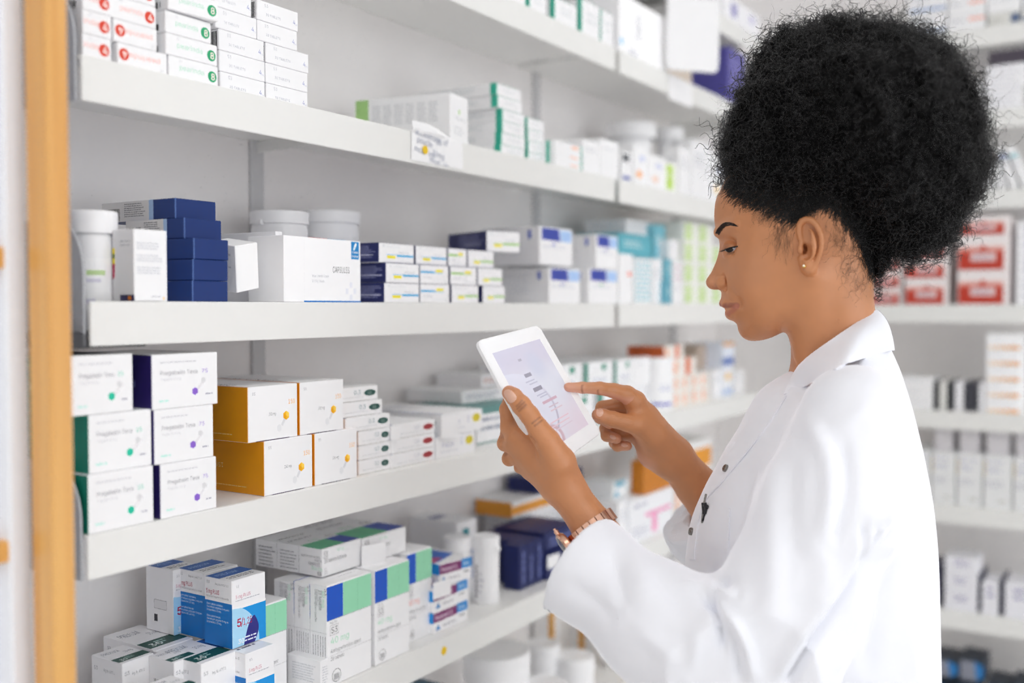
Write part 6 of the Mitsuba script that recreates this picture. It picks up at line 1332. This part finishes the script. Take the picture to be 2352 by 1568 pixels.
for k, (r, h) in enumerate(((.0028, .0045), (.0016, .003))):
    m = lathe([(0, 0), (r, 0), (r, h), (0, h)], 20); m.apply_transform(trimesh.transformations.rotation_matrix(math.pi / 2, [0, 1, 0])); m.apply_translation([.0168 + .0045 * k, 0, .0042]); part(t, 'crown', mikit.ply(xf(m, Mw), 'rose_gold', smooth=35))

# ---------------------------------------------------------------- the tablet
cs = [toL(P(1095, 782, 1.210)), toL(P(1238, 745, 1.279)), toL(P(1382, 994, 1.268))]
nt = np.cross(cs[1] - cs[0], cs[2] - cs[1]); nt /= np.linalg.norm(nt)
if nt @ (toL(EYE) - cs[0]) < 0: nt = -nt
def on_plane(px, py):
    o = toL(EYE); d = toL(P(px, py, 1)) - o; return o + d * (((cs[0] - o) @ nt) / (d @ nt))
cs.append(on_plane(1257, 1086))
q4 = np.array(cs)
def bil(u, v): return (1 - u) * (1 - v) * q4[0] + u * (1 - v) * q4[1] + u * v * q4[2] + (1 - u) * v * q4[3]
WT, HT = .105, .156
def slab(u0, u1, v0, v1, r, z0, z1, ch=.0012, n=7):
    """rounded rectangle in tablet coordinates (metres), from depth z0 to z1 along the normal"""
    def loop(g):
        P_ = []
        for cx, cy, a0 in ((u1 - r, v1 - r, 0), (u0 + r, v1 - r, 90), (u0 + r, v0 + r, 180), (u1 - r, v0 + r, 270)):
            for a in np.radians(np.linspace(a0, a0 + 90, n)): P_.append((cx + (r - g) * math.cos(a), cy + (r - g) * math.sin(a)))
        return P_
    rings = [(loop(ch), z0), (loop(0), z0 + ch * (1 if z1 > z0 else -1)), (loop(0), z1 - ch * (1 if z1 > z0 else -1)), (loop(ch), z1)]; V, F = [], []; k = 4 * n
    for L_, z in rings: V += [bil(u / WT, v / HT) + nt * z for u, v in L_]
    for i in range(3):
        for j in range(k): a, b = i * k + j, i * k + (j + 1) % k; F += [(a, b, b + k), (a, b + k, a + k)]
    for base, fl in ((0, 1), (3 * k, 0)):
        for j in range(1, k - 1): F.append((base, base + j + 1, base + j) if fl else (base, base + j, base + j + 1))
    return np.array(V), np.array(F)
t = thing('tablet', 'white tablet computer in her hands with a pale pink and blue page on screen', 'tablet')
bs('tablet_white', '#f4f5f7', .25, .5)
V, Fm = slab(0, WT, 0, HT, .008, -.0075, 0); part(t, 'body', mikit.ply((toW(V), Fm), 'tablet_white', smooth=30))
def screencol(p, n, uv):
    u, v = uv.x, uv.y
    c = mikit.mix(srgb('#cfcbe0').tolist(), srgb('#dfe3f0').tolist(), mikit.smoothstep(.1, .45, v)); c = mikit.mix(c, srgb('#e6d6e4').tolist(), mikit.smoothstep(.5, .95, v) * mikit.smoothstep(.2, .9, u))
    f = mikit.noise(u * 3 + 4, v * 4, 1.5); c = mikit.mix(c, srgb('#c3cbe4').tolist(), .6 * mikit.smoothstep(.45, .8, f) * mikit.smoothstep(.75, .5, v))
    pet = dr.sqrt(dr.square((u - .02) / .62) + dr.square((v - .62) / .40)); e = mikit.smoothstep(1.0, .96, pet); c = mikit.mix(c, srgb('#dcdff0').tolist(), e)
    e2 = mikit.smoothstep(.05, .0, dr.abs(pet - .93)) * mikit.smoothstep(.35, .75, v); c = mikit.mix(c, srgb('#9d8fa9').tolist(), e2 * .8)
    pk = dr.sqrt(dr.square((u - .3) / .2) + dr.square((v - .93) / .14)); c = mikit.mix(c, srgb('#c79fae').tolist(), mikit.smoothstep(1, .8, pk)); c = mikit.mix(c, srgb('#e9e6f2').tolist(), mikit.smoothstep(.12, .04, dr.abs(pk - .55)))
    for k, (a, b, w, h, col) in enumerate(((.42, .14, .06, .012, '#a7a3b8'), (.42, .30, .13, .018, '#7d7b92'), (.46, .455, .17, .020, '#6f6d86'), (.56, .60, .30, .013, '#c79aae'), (.40, .36, .18, .006, '#b9bcd2'), (.44, .39, .16, .006, '#b9bcd2'), (.48, .515, .2, .006, '#b4b8d0'), (.5, .54, .16, .006, '#b4b8d0'), (.58, .66, .2, .006, '#c9b4c6'), (.6, .70, .25, .006, '#d9bfcc'), (.55, .80, .4, .005, '#e6bccb'), (.52, .84, .42, .005, '#e6c2cf'), (.55, .88, .4, .005, '#dcc8d8'))):
        c = mikit.mix(c, srgb(col).tolist(), mikit.smoothstep(w / 2 + .012, w / 2 - .004, dr.abs(u - a)) * mikit.smoothstep(h + .004, h - .003, dr.abs(v - b)))
    return mikit.mix(c, srgb('#e9ebf4').tolist(), .28)
def screen_emit(p, n, uv): return screencol(p, n, uv) * 0.8
scene['screen_glass'] = {'type': 'twosided', 'bsdf': {'type': 'principled', 'base_color': mikit.proc(screencol), 'roughness': .12, 'specular': .5}}
su0, su1, sv0, sv1 = .012, .093, .018, .138; n_ = 12
UV = np.array([(i / n_, j / n_) for j in range(n_ + 1) for i in range(n_ + 1)])
V = np.array([bil((su0 + (su1 - su0) * a) / WT, (sv0 + (sv1 - sv0) * b) / HT) + nt * .0002 for a, b in UV]); Fm = []
for j in range(n_):
    for i in range(n_): a = j * (n_ + 1) + i; Fm += [(a, a + 1, a + n_ + 2), (a, a + n_ + 2, a + n_ + 1)]
part(t, 'screen', mikit.ply((toW(V), np.array(Fm)), 'screen_glass', uv=UV, emitter={'type': 'area', 'radiance': mikit.proc(screen_emit)}))
m = lathe([(0, .0004), (.0042, .0004), (.0046, 0), (.0046, -.002)], 24)
Mb = np.eye(4); zz = nt @ FR; xx = (q4[1] - q4[0]) @ FR; xx -= (xx @ zz) * zz; xx /= np.linalg.norm(xx); Mb[:3, 0], Mb[:3, 1], Mb[:3, 2], Mb[:3, 3] = xx, np.cross(zz, xx), zz, toW(bil(.5, .946) + nt * .0002); part(t, 'button', mikit.ply(xf(m, Mb), 'tablet_white', smooth=30))
# ---------------------------------------------------------------- hair
def tubes(Pt, R, sides=3):
    """many strands at once: Pt (N, n, 3), R (N, n)"""
    N, n = Pt.shape[:2]; t = np.gradient(Pt, axis=1); t /= np.linalg.norm(t, axis=2, keepdims=True) + 1e-12
    a = np.cross(t, np.array([.31, .52, .79])); a /= np.linalg.norm(a, axis=2, keepdims=True) + 1e-9; b = np.cross(t, a); g = np.arange(sides) * 2 * np.pi / sides
    V = Pt[:, :, None] + R[:, :, None, None] * (np.cos(g)[None, None, :, None] * a[:, :, None] + np.sin(g)[None, None, :, None] * b[:, :, None])
    i, j = np.meshgrid(np.arange(n - 1), np.arange(sides), indexing='ij'); q = np.stack([i * sides + j, i * sides + (j + 1) % sides, (i + 1) * sides + (j + 1) % sides, (i + 1) * sides + j], -1).reshape(-1, 4)
    f = np.vstack([q[:, [0, 2, 1]], q[:, [0, 3, 2]]]); return V.reshape(-1, 3), (f[None] + (np.arange(N) * n * sides)[:, None, None]).reshape(-1, 3)
rg = np.random.default_rng(11)
HAIR = [(1676, 405), (1674, 380), (1684, 330), (1712, 268), (1735, 205), (1758, 150), (1800, 112), (1856, 92), (1920, 84), (1985, 86), (2050, 96), (2110, 112), (2160, 150), (2196, 205), (2222, 270), (2238, 340), (2240, 400), (2216, 452), (2188, 500), (2170, 545), (2125, 572), (2088, 590), (2062, 560), (2042, 585), (2022, 645),
        (2012, 640), (2002, 590), (1976, 540), (1932, 494), (1892, 468), (1854, 464), (1815, 472), (1782, 460), (1744, 444), (1708, 428), (1684, 416)]
HW = [(1690, 400, .068, .03), (1720, 330, .075, .05), (1760, 230, .085, .05), (1810, 150, .075, .05), (1760, 400, .088, .03), (1800, 440, .090, .026), (1795, 400, .098, .03), (1850, 420, .094, .032), (1850, 300, .11, .08), (1950, 180, .12, .08), (1985, 310, .14, .10), (2060, 420, .125, .09), (2150, 300, .11, .08), (2150, 450, .085, .06), (2100, 530, .065, .05), (1950, 470, .092, .06), (1980, 540, .066, .04), (2008, 620, .05, .035), (1900, 470, .086, .035)]
glo, ghi = np.array([-.232, -.05, -.17]), np.array([.125, .30, .17]); gh = .0030
hair = Relief(HAIR, HW, glo[:2] - .004, ghi[:2] + .004, .0022, 420, sm=1.5)
X = grid(glo, ghi, gh); F = hair.dist(X); Xf = X.astype(np.float64)
lump = (meshkit.fbm(Xf * 40, 2, 3) - .68) * .034 + (meshkit.noise(Xf * 150, 8) - .5) * .008
free = np.clip((loc(1850, 470)[1] - 0 + (X[..., 1] - loc(1850, 470)[1]) * 0), 0, 1) * 0 + sm01(.010, .05, X[..., 1] - (loc(1700, 440)[1] + (loc(2010, 640)[1] - loc(1700, 440)[1]) * np.clip((loc(1700, 440)[0] - X[..., 0]) / .165, 0, 1)))
F = F + (lump * free).astype(np.float32)
F[0] = F[-1] = 1; F[:, 0] = F[:, -1] = 1; F[..., 0] = F[..., -1] = 1
gv, gf = surface_nets(F, glo, gh); gn = normals(gv, gf)
bs('hair_black', [.058, .055, .062], .33, .5)
bs('hair_core', [.03, .028, .03], .8, .1)
hr = part(who, 'hair', mikit.ply((toW(gv), gf), 'hair_core', smooth=True), 'high puff of black curly hair')
def bilin(M, o, h, a, b): return map_coordinates(M, [(a - o[0]) / h, (b - o[1]) / h], order=1, mode='nearest')
def skull_s(a, b): return np.maximum(bilin(head.map, head.lo, head.h, a, b), bilin(hair.map, hair.lo, hair.h, a, b))
# ringlets over the puff
tri = gv[gf]; ar = np.linalg.norm(np.cross(tri[:, 1] - tri[:, 0], tri[:, 2] - tri[:, 0]), axis=1); cen = tri.mean(1)
lowl = lambda a: loc(1700, 440)[1] + (loc(2010, 640)[1] - loc(1700, 440)[1]) * np.clip((loc(1700, 440)[0] - a) / .165, 0, 1)
wgt = ar * np.where(cen[:, 1] > lowl(cen[:, 0]) + .010, 1, 0) * np.where(cen[:, 2] > -.02, 1.0, .35)
def ringlets(N, Lr, rr, turns, rad, seed, sel=None, out=.75, n=26):
    R = np.random.default_rng(seed); w = wgt if sel is None else wgt * sel; k = R.choice(len(gf), N, p=w / w.sum()); nrm = normals(gv, gf)[gf[k]].mean(1)
    ax = nrm * out + R.normal(0, .55, (N, 3)); ax /= np.linalg.norm(ax, axis=1, keepdims=True); u = np.cross(ax, R.normal(0, 1, (N, 3))); u /= np.linalg.norm(u, axis=1, keepdims=True); v = np.cross(ax, u)
    L = R.uniform(*Lr, (N, 1)); r0 = R.uniform(*rr, (N, 1)); T_ = R.uniform(*turns, (N, 1)) * 2 * np.pi * R.choice([-1, 1], (N, 1)); t = np.linspace(0, 1, n)[None]
    bend = R.normal(0, .30, (N, 1, 3)) * (L[..., None] * (t ** 2)[..., None]); rad_t = r0 * (.55 + .6 * t); ph = T_ * t
    Pt = cen[k][:, None] - nrm[:, None] * .003 + ax[:, None] * (L * t)[..., None] + bend + (rad_t * np.cos(ph))[..., None] * u[:, None] + (rad_t * np.sin(ph))[..., None] * v[:, None] - (rad_t * 1)[..., None] * u[:, None] * .6
    return Pt, (rad * R.uniform(.75, 1.25, (N, 1))) * (1 - .55 * t)
side = np.clip(1 - np.abs(normals(gv, gf)[gf].mean(1)[:, 2]) * 1.3, 0, 1)
sets = [ringlets(9600, (.009, .022), (.0024, .0050), (1.5, 2.7), .00040, 1, n=18), ringlets(1700, (.014, .032), (.0034, .0056), (2.0, 3.4), .00055, 2, side), ringlets(600, (.02, .042), (.004, .008), (1.0, 2.2), .00014, 3, side)]
V, Fs, n = [], [], 0
for Pt, R in sets:
    v, f = tubes(Pt, R); V.append(v); Fs.append(f + n); n += len(v)
curl = part(hr, 'ringlets', mikit.ply((toW(np.vstack(V)), np.vstack(Fs)), 'hair_black', smooth=True)); labels[curl] = {'kind': 'stuff'}
# long coils that stick out of the puff
coils = []
for pl, r, tn in (([(1842, 100), (1862, 62), (1895, 38), (1930, 40), (1952, 70)], .0052, 9), ([(1800, 140), (1778, 98), (1792, 62), (1800, 58)], .0048, 6), ([(1790, 170), (1752, 140), (1735, 122)], .0050, 5), ([(1940, 100), (1955, 60), (1972, 30), (1990, 34)], .005, 6), ([(2060, 120), (2080, 85), (2105, 66)], .0052, 5), ([(2130, 140), (2160, 110), (2190, 116)], .005, 5), ([(2190, 220), (2214, 190), (2208, 165)], .0055, 5),
                   ([(2230, 360), (2262, 372), (2278, 395)], .0048, 5), ([(2215, 440), (2248, 430), (2262, 455)], .005, 5), ([(2165, 530), (2196, 540), (2206, 556)], .005, 4), ([(2080, 570), (2092, 605), (2084, 628)], .0052, 5), ([(2040, 590), (2024, 640), (2018, 690)], .0045, 6), ([(1700, 330), (1684, 285), (1676, 262)], .0048, 5), ([(1724, 250), (1704, 222), (1690, 215)], .0046, 4), ([(1680, 345), (1672, 330), (1680, 315)], .0045, 3), ([(2240, 300), (2262, 280), (2258, 262)], .005, 4), ([(1760, 165), (1738, 175), (1726, 160)], .0046, 4), ([(1880, 95), (1870, 60), (1850, 48)], .0044, 5)):
    for rep in range(4):
        m = 60; s0 = rg.uniform(-.03, .05); c = spline([loc(x + rg.normal(0, 5), y + rg.normal(0, 5), s0 + rg.normal(0, .002)) for x, y in pl], m); t = np.gradient(c, axis=0); t /= np.linalg.norm(t, axis=1, keepdims=True); u = np.cross(t, [0.1, .2, 1.0]); u /= np.linalg.norm(u, axis=1, keepdims=True); v = np.cross(t, u); ph = np.linspace(0, tn * 2 * np.pi, m) + rg.uniform(0, 6); q = r * np.linspace(1, .7, m)
        coils.append(c + (q * np.cos(ph))[:, None] * u + (q * np.sin(ph))[:, None] * v)
v, f = tubes(np.array(coils), np.full((len(coils), 60), .00048)); cl = part(hr, 'coils', mikit.ply((toW(v), f), 'hair_black', smooth=True)); labels[cl] = {'kind': 'stuff'}
# combed back strands from the hairline
line = spline([(1663, 432), (1676, 448), (1705, 468), (1740, 488), (1780, 505), (1812, 520), (1832, 512), (1852, 494), (1890, 492), (1925, 515), (1962, 552), (1990, 600), (2006, 648)], 200)
def strands(N, jit, Ls, lift, rad, seed, n=15, wav=.0011, down=False):
    R = np.random.default_rng(seed); k = R.integers(0, 200, N); p = line[k] + R.normal(0, 1, (N, 2)) * jit
    p0 = np.array([loc(x, y)[:2] for x, y in p]); tg = np.array(loc(1975, 330)[:2]) + R.normal(0, .02, (N, 2)); fr = np.array(loc(1760, 250)[:2]); w = np.clip((1840 - p[:, 0]) / 180, 0, 1)[:, None]; tg = tg * (1 - .45 * w) + fr * .45 * w
    d = tg - p0; d /= np.linalg.norm(d, axis=1, keepdims=True); L = R.uniform(*Ls, (N, 1)); t = np.linspace(0, 1, n)[None]; nn = np.column_stack([-d[:, 1], d[:, 0]]); f1 = R.uniform(2, 5, (N, 1)); ph = R.uniform(0, 6.28, (N, 1))
    ab = p0[:, None] + d[:, None] * (L * t)[..., None] + nn[:, None] * (wav * np.sin(f1 * 2 * np.pi * t * L / .03 + ph) * (.4 + t) + R.normal(0, .006, (N, 1)) * t * t)[..., None]
    s = skull_s(ab[..., 0].ravel(), ab[..., 1].ravel()).reshape(ab.shape[:2]) + lift[0] + (lift[1] - lift[0]) * t ** 1.2 * R.uniform(.4, 1.2, (N, 1)) + wav * .5 * np.cos(f1 * 6 * t + ph) * t
    Pt = np.concatenate([ab, s[..., None]], 2); m = R.random(N) < .22; Pt[m, :, 2] *= -1; return Pt, rad * R.uniform(.7, 1.3, (N, 1)) * (1 - .4 * t)
V, Fs, n = [], [], 0
for Pt, R in (strands(1500, (6, 9), (.030, .060), (.0002, .0045), .00028, 4, wav=.0016), strands(900, (10, 12), (.024, .050), (.0002, .0040), .00020, 5, wav=.0018), strands(420, (7, 16), (.010, .024), (.0001, .0012), .00011, 6, wav=.0018)):
    v, f = tubes(Pt, R); V.append(v); Fs.append(f + n); n += len(v)
sd = part(hr, 'combed_strands', mikit.ply((toW(np.vstack(V)), np.vstack(Fs)), 'hair_black', smooth=True)); labels[sd] = {'kind': 'stuff'}
# fine loose wisps at the temple, the nape and round the puff
W_ = []
def wisp(px, py, dx, dy, ln, wv, on=True, n=16, s=0.0):
    t = np.linspace(0, 1, n); f1 = rg.uniform(1.0, 2.6); ph = rg.uniform(0, 6.28); nl = math.hypot(dx, dy); ux, uy = dx / nl, dy / nl
    x = px + ux * ln * t - uy * wv * np.sin(f1 * 6.28 * t + ph) * t ** .6; y = py + uy * ln * t + ux * wv * np.sin(f1 * 6.28 * t + ph) * t ** .6
    ab = np.array([loc(a, b)[:2] for a, b in zip(x, y)])
    z = bilin(head.map, head.lo, head.h, ab[:, 0], ab[:, 1]) + .0006 + .0022 * rg.random() * np.sin(3 * t) if on else s + rg.normal(0, .004) * t
    W_.append(np.column_stack([ab, np.broadcast_to(z, (n,))]))
for k in range(60): wisp(rg.normal(1798, 12), rg.uniform(505, 570), rg.normal(-.12, .25), 1, rg.uniform(18, 55), rg.uniform(1.5, 5))
for k in range(40): wisp(rg.normal(1765, 18), rg.uniform(490, 512), rg.normal(-.3, .3), 1, rg.uniform(12, 34), rg.uniform(1.5, 4))
for k in range(60): wisp(rg.normal(1968, 18), rg.uniform(560, 650), rg.normal(-.5, .5), rg.uniform(.2, 1.2), rg.uniform(25, 70), rg.uniform(4, 10))
for k in range(60): wisp(rg.normal(1925, 16), rg.uniform(515, 560), rg.normal(.1, .5), 1, rg.uniform(15, 45), rg.uniform(2, 6))
for k in range(40): wisp(rg.normal(1712, 20), rg.uniform(462, 478), rg.normal(-.5, .4), 1, rg.uniform(8, 20), rg.uniform(1, 3))
for k in range(70): wisp(rg.normal(2014, 5), rg.uniform(620, 668), rg.normal(.5, .5), 1, rg.uniform(15, 50), rg.uniform(3, 9), False, s=rg.normal(0, .03))
for k in range(150):
    i = rg.integers(1, 21); a, b = np.array(HAIR[i]), np.array(HAIR[i + 1]); p = a + (b - a) * rg.random(); o = p - np.array([1960, 340]); wisp(p[0], p[1], o[0] + rg.normal(0, 90), o[1] + rg.normal(0, 90), rg.uniform(25, 65), rg.uniform(4, 14), False, s=rg.normal(0, .04))
v, f = tubes(np.array(W_), np.full((len(W_), 16), .00010) * np.linspace(1.2, .6, 16)); ws = part(hr, 'loose_wisps', mikit.ply((toW(v), f), 'hair_black', smooth=True)); labels[ws] = {'kind': 'stuff'}

# ---------------------------------------------------------------- eye, brow, nails, earring
bs('brow_hair', '#241611', .5, .3); bs('eye_white', '#b9bcc6', .15, .6); bs('eye_iris', '#1a100d', .3, .35); bs('nail', '#dcae98', .22, .5); bs('gold', '#e2c069', .22, .5, metallic=1.0); bs('pearl', '#f3ead8', .15, .6)
def skin_patch(pts, fn, lift, mat, name, n=10):
    c = np.mean(pts, 0); ringp = spline(pts, 22, True)[:-1]; rows = [[fn(*(c + (q - c) * max(r, .02)), lift + .0005 * (1 - r * r)) for q in ringp] for r in np.linspace(0, 1, 5)]
    if any(q is None for r in rows for q in r): return None
    V = np.array(rows); m = V.shape[1]; Vv = V.reshape(-1, 3); Fm = []
    for i in range(4):
        for j in range(m): a, b = i * m + j, i * m + (j + 1) % m; Fm += [(a, b, b + m), (a, b + m, a + m)]
    return part(who, name, mikit.ply((toW(Vv), np.array(Fm)), mat, smooth=True))
skin_patch([(1665, 574.5), (1672, 570.5), (1682, 568), (1691, 567.5), (1688, 573), (1682, 577.5), (1673, 579)], on_head, .0003, 'eye_white', 'eye')
skin_patch([(1667, 573.5), (1673, 570), (1681, 568.5), (1685, 572), (1682, 577), (1674, 579.5), (1668, 577)], on_head, .0006, 'eye_iris', 'iris')
lash = []
top = spline([(1661, 576), (1667, 572.5), (1675, 569.3), (1684, 567.2), (1694, 565.5)], 60)
pt = [on_head(x, y, .0009) for x, y in top]; pt = [q for q in pt if q is not None]
lm = [tube_mesh(pt, np.linspace(.0005, .0008, len(pt)), 6)]
for k in range(46):
    q = pt[min(int(k / 46 * len(pt)), len(pt) - 1)]; u = k / 46; d = np.array([.0058 * (1 - .35 * u) * (1 - .5 * max(0, u - .5)), -.0030 - .001 * rg.random(), .0022]) * rg.uniform(.75, 1.1); t = np.linspace(0, 1, 6)[:, None]; lm.append(tube_mesh(q + d * t + np.array([0, .0024, 0]) * t * t, np.linspace(.00022, .00007, 6), 4, False))
for k in range(14):
    q = on_head(1671 + k * 1.2, 580 - .05 * k * k * .4, .0005)
    if q is not None: t = np.linspace(0, 1, 5)[:, None]; lm.append(tube_mesh(q + np.array([.0016 * (1 - k / 14), -.0032, .0006]) * t, np.linspace(.00014, .00006, 5), 4, False))
lashes = part(who, 'eyelashes', mikit.ply((lambda m: trimesh.Trimesh(toW(m.vertices), m.faces, process=False))(cat(*lm)), 'hair_black', smooth=True)); labels[lashes] = {'kind': 'stuff'}
bl = spline([(1647, 538), (1654, 526), (1666, 515.5), (1679, 514.5), (1694, 519.5)], 60); bw = np.interp(np.linspace(0, 1, 60), [0, .25, .55, .8, 1], [5, 5.6, 4.8, 3.2, .8]); bm = []
for k in range(330):
    i = rg.integers(0, 56); tn = bl[min(i + 3, 59)] - bl[i]; tn /= np.linalg.norm(tn); nn = np.array([-tn[1], tn[0]]); o = rg.uniform(-1, 1); p = bl[i] + nn * o * bw[i]; dr_ = tn + nn * o * -.25 + np.array([0, -.35 * (1 - i / 60)]); ln = rg.uniform(5, 9) * (1 - .3 * i / 60)
    q = [on_head(*(p + dr_ * ln * t), .0004 + .0005 * math.sin(3 * t)) for t in (0, .35, .7, 1)]
    if all(z is not None for z in q): bm.append(tube_mesh(np.array(q), np.array([.0002, .0002, .00015, .00008]), 4, False))
br = part(who, 'eyebrow', mikit.ply((lambda m: trimesh.Trimesh(toW(m.vertices), m.faces, process=False))(cat(*bm)), 'brow_hair', smooth=True)); labels[br] = {'kind': 'stuff'}
def on_hand(G):
    f, lo_, h_ = G
    def fn(px, py, lift=0.0):
        d = J(px, py, 1.5) - J(px, py, 1.0); d /= np.linalg.norm(d); t = np.arange(0, .35, .0005); q = J(px, py, 1.08) + t[:, None] * d
        v = map_coordinates(f, ((q - lo_) / h_).T, order=1, mode='constant', cval=1); k = np.argmax(v < 0)
        if v[k] >= 0 or k == 0: return None
        u = v[k - 1] / (v[k - 1] - v[k]); return q[k - 1] + u * (q[k] - q[k - 1]) - d * lift
    return fn
skin_patch([(1157, 900), (1165, 894), (1174, 896), (1184, 906), (1187, 914), (1180, 923), (1171, 925), (1162, 914)], on_hand(LHF), .0002, 'nail', 'nail')
skin_patch([(1371, 941), (1378, 937), (1384, 940), (1386, 947), (1383, 954), (1376, 957), (1370, 951)], on_hand(RHF), .0002, 'nail', 'nail')
def ellp(cx, cy, a, b, r): g = np.radians(np.arange(0, 360, 45)); r = math.radians(r); return [(cx + a * math.cos(t) * math.cos(r) - b * math.sin(t) * math.sin(r), cy + a * math.cos(t) * math.sin(r) + b * math.sin(t) * math.cos(r)) for t in g]
skin_patch(ellp(1408, 1004, 8, 4.5, 25), on_hand(RHF), .0002, 'nail', 'nail'); skin_patch(ellp(1434, 1022, 8, 4.2, 12), on_hand(RHF), .0002, 'nail', 'nail')
q = on_head(1846.5, 611, .0016)
if q is not None:
    er = part(who, 'earring', mikit.ply((lambda m: trimesh.Trimesh(toW(m.vertices + q), m.faces, process=False))(trimesh.creation.icosphere(3, .0023)), 'gold', smooth=True), 'small gold and pearl ear stud')
    part(er, 'pearl', mikit.ply((lambda m: trimesh.Trimesh(toW(m.vertices + q + [.0002, .0004, .0013]), m.faces, process=False))(trimesh.creation.icosphere(3, .0015)), 'pearl', smooth=True))
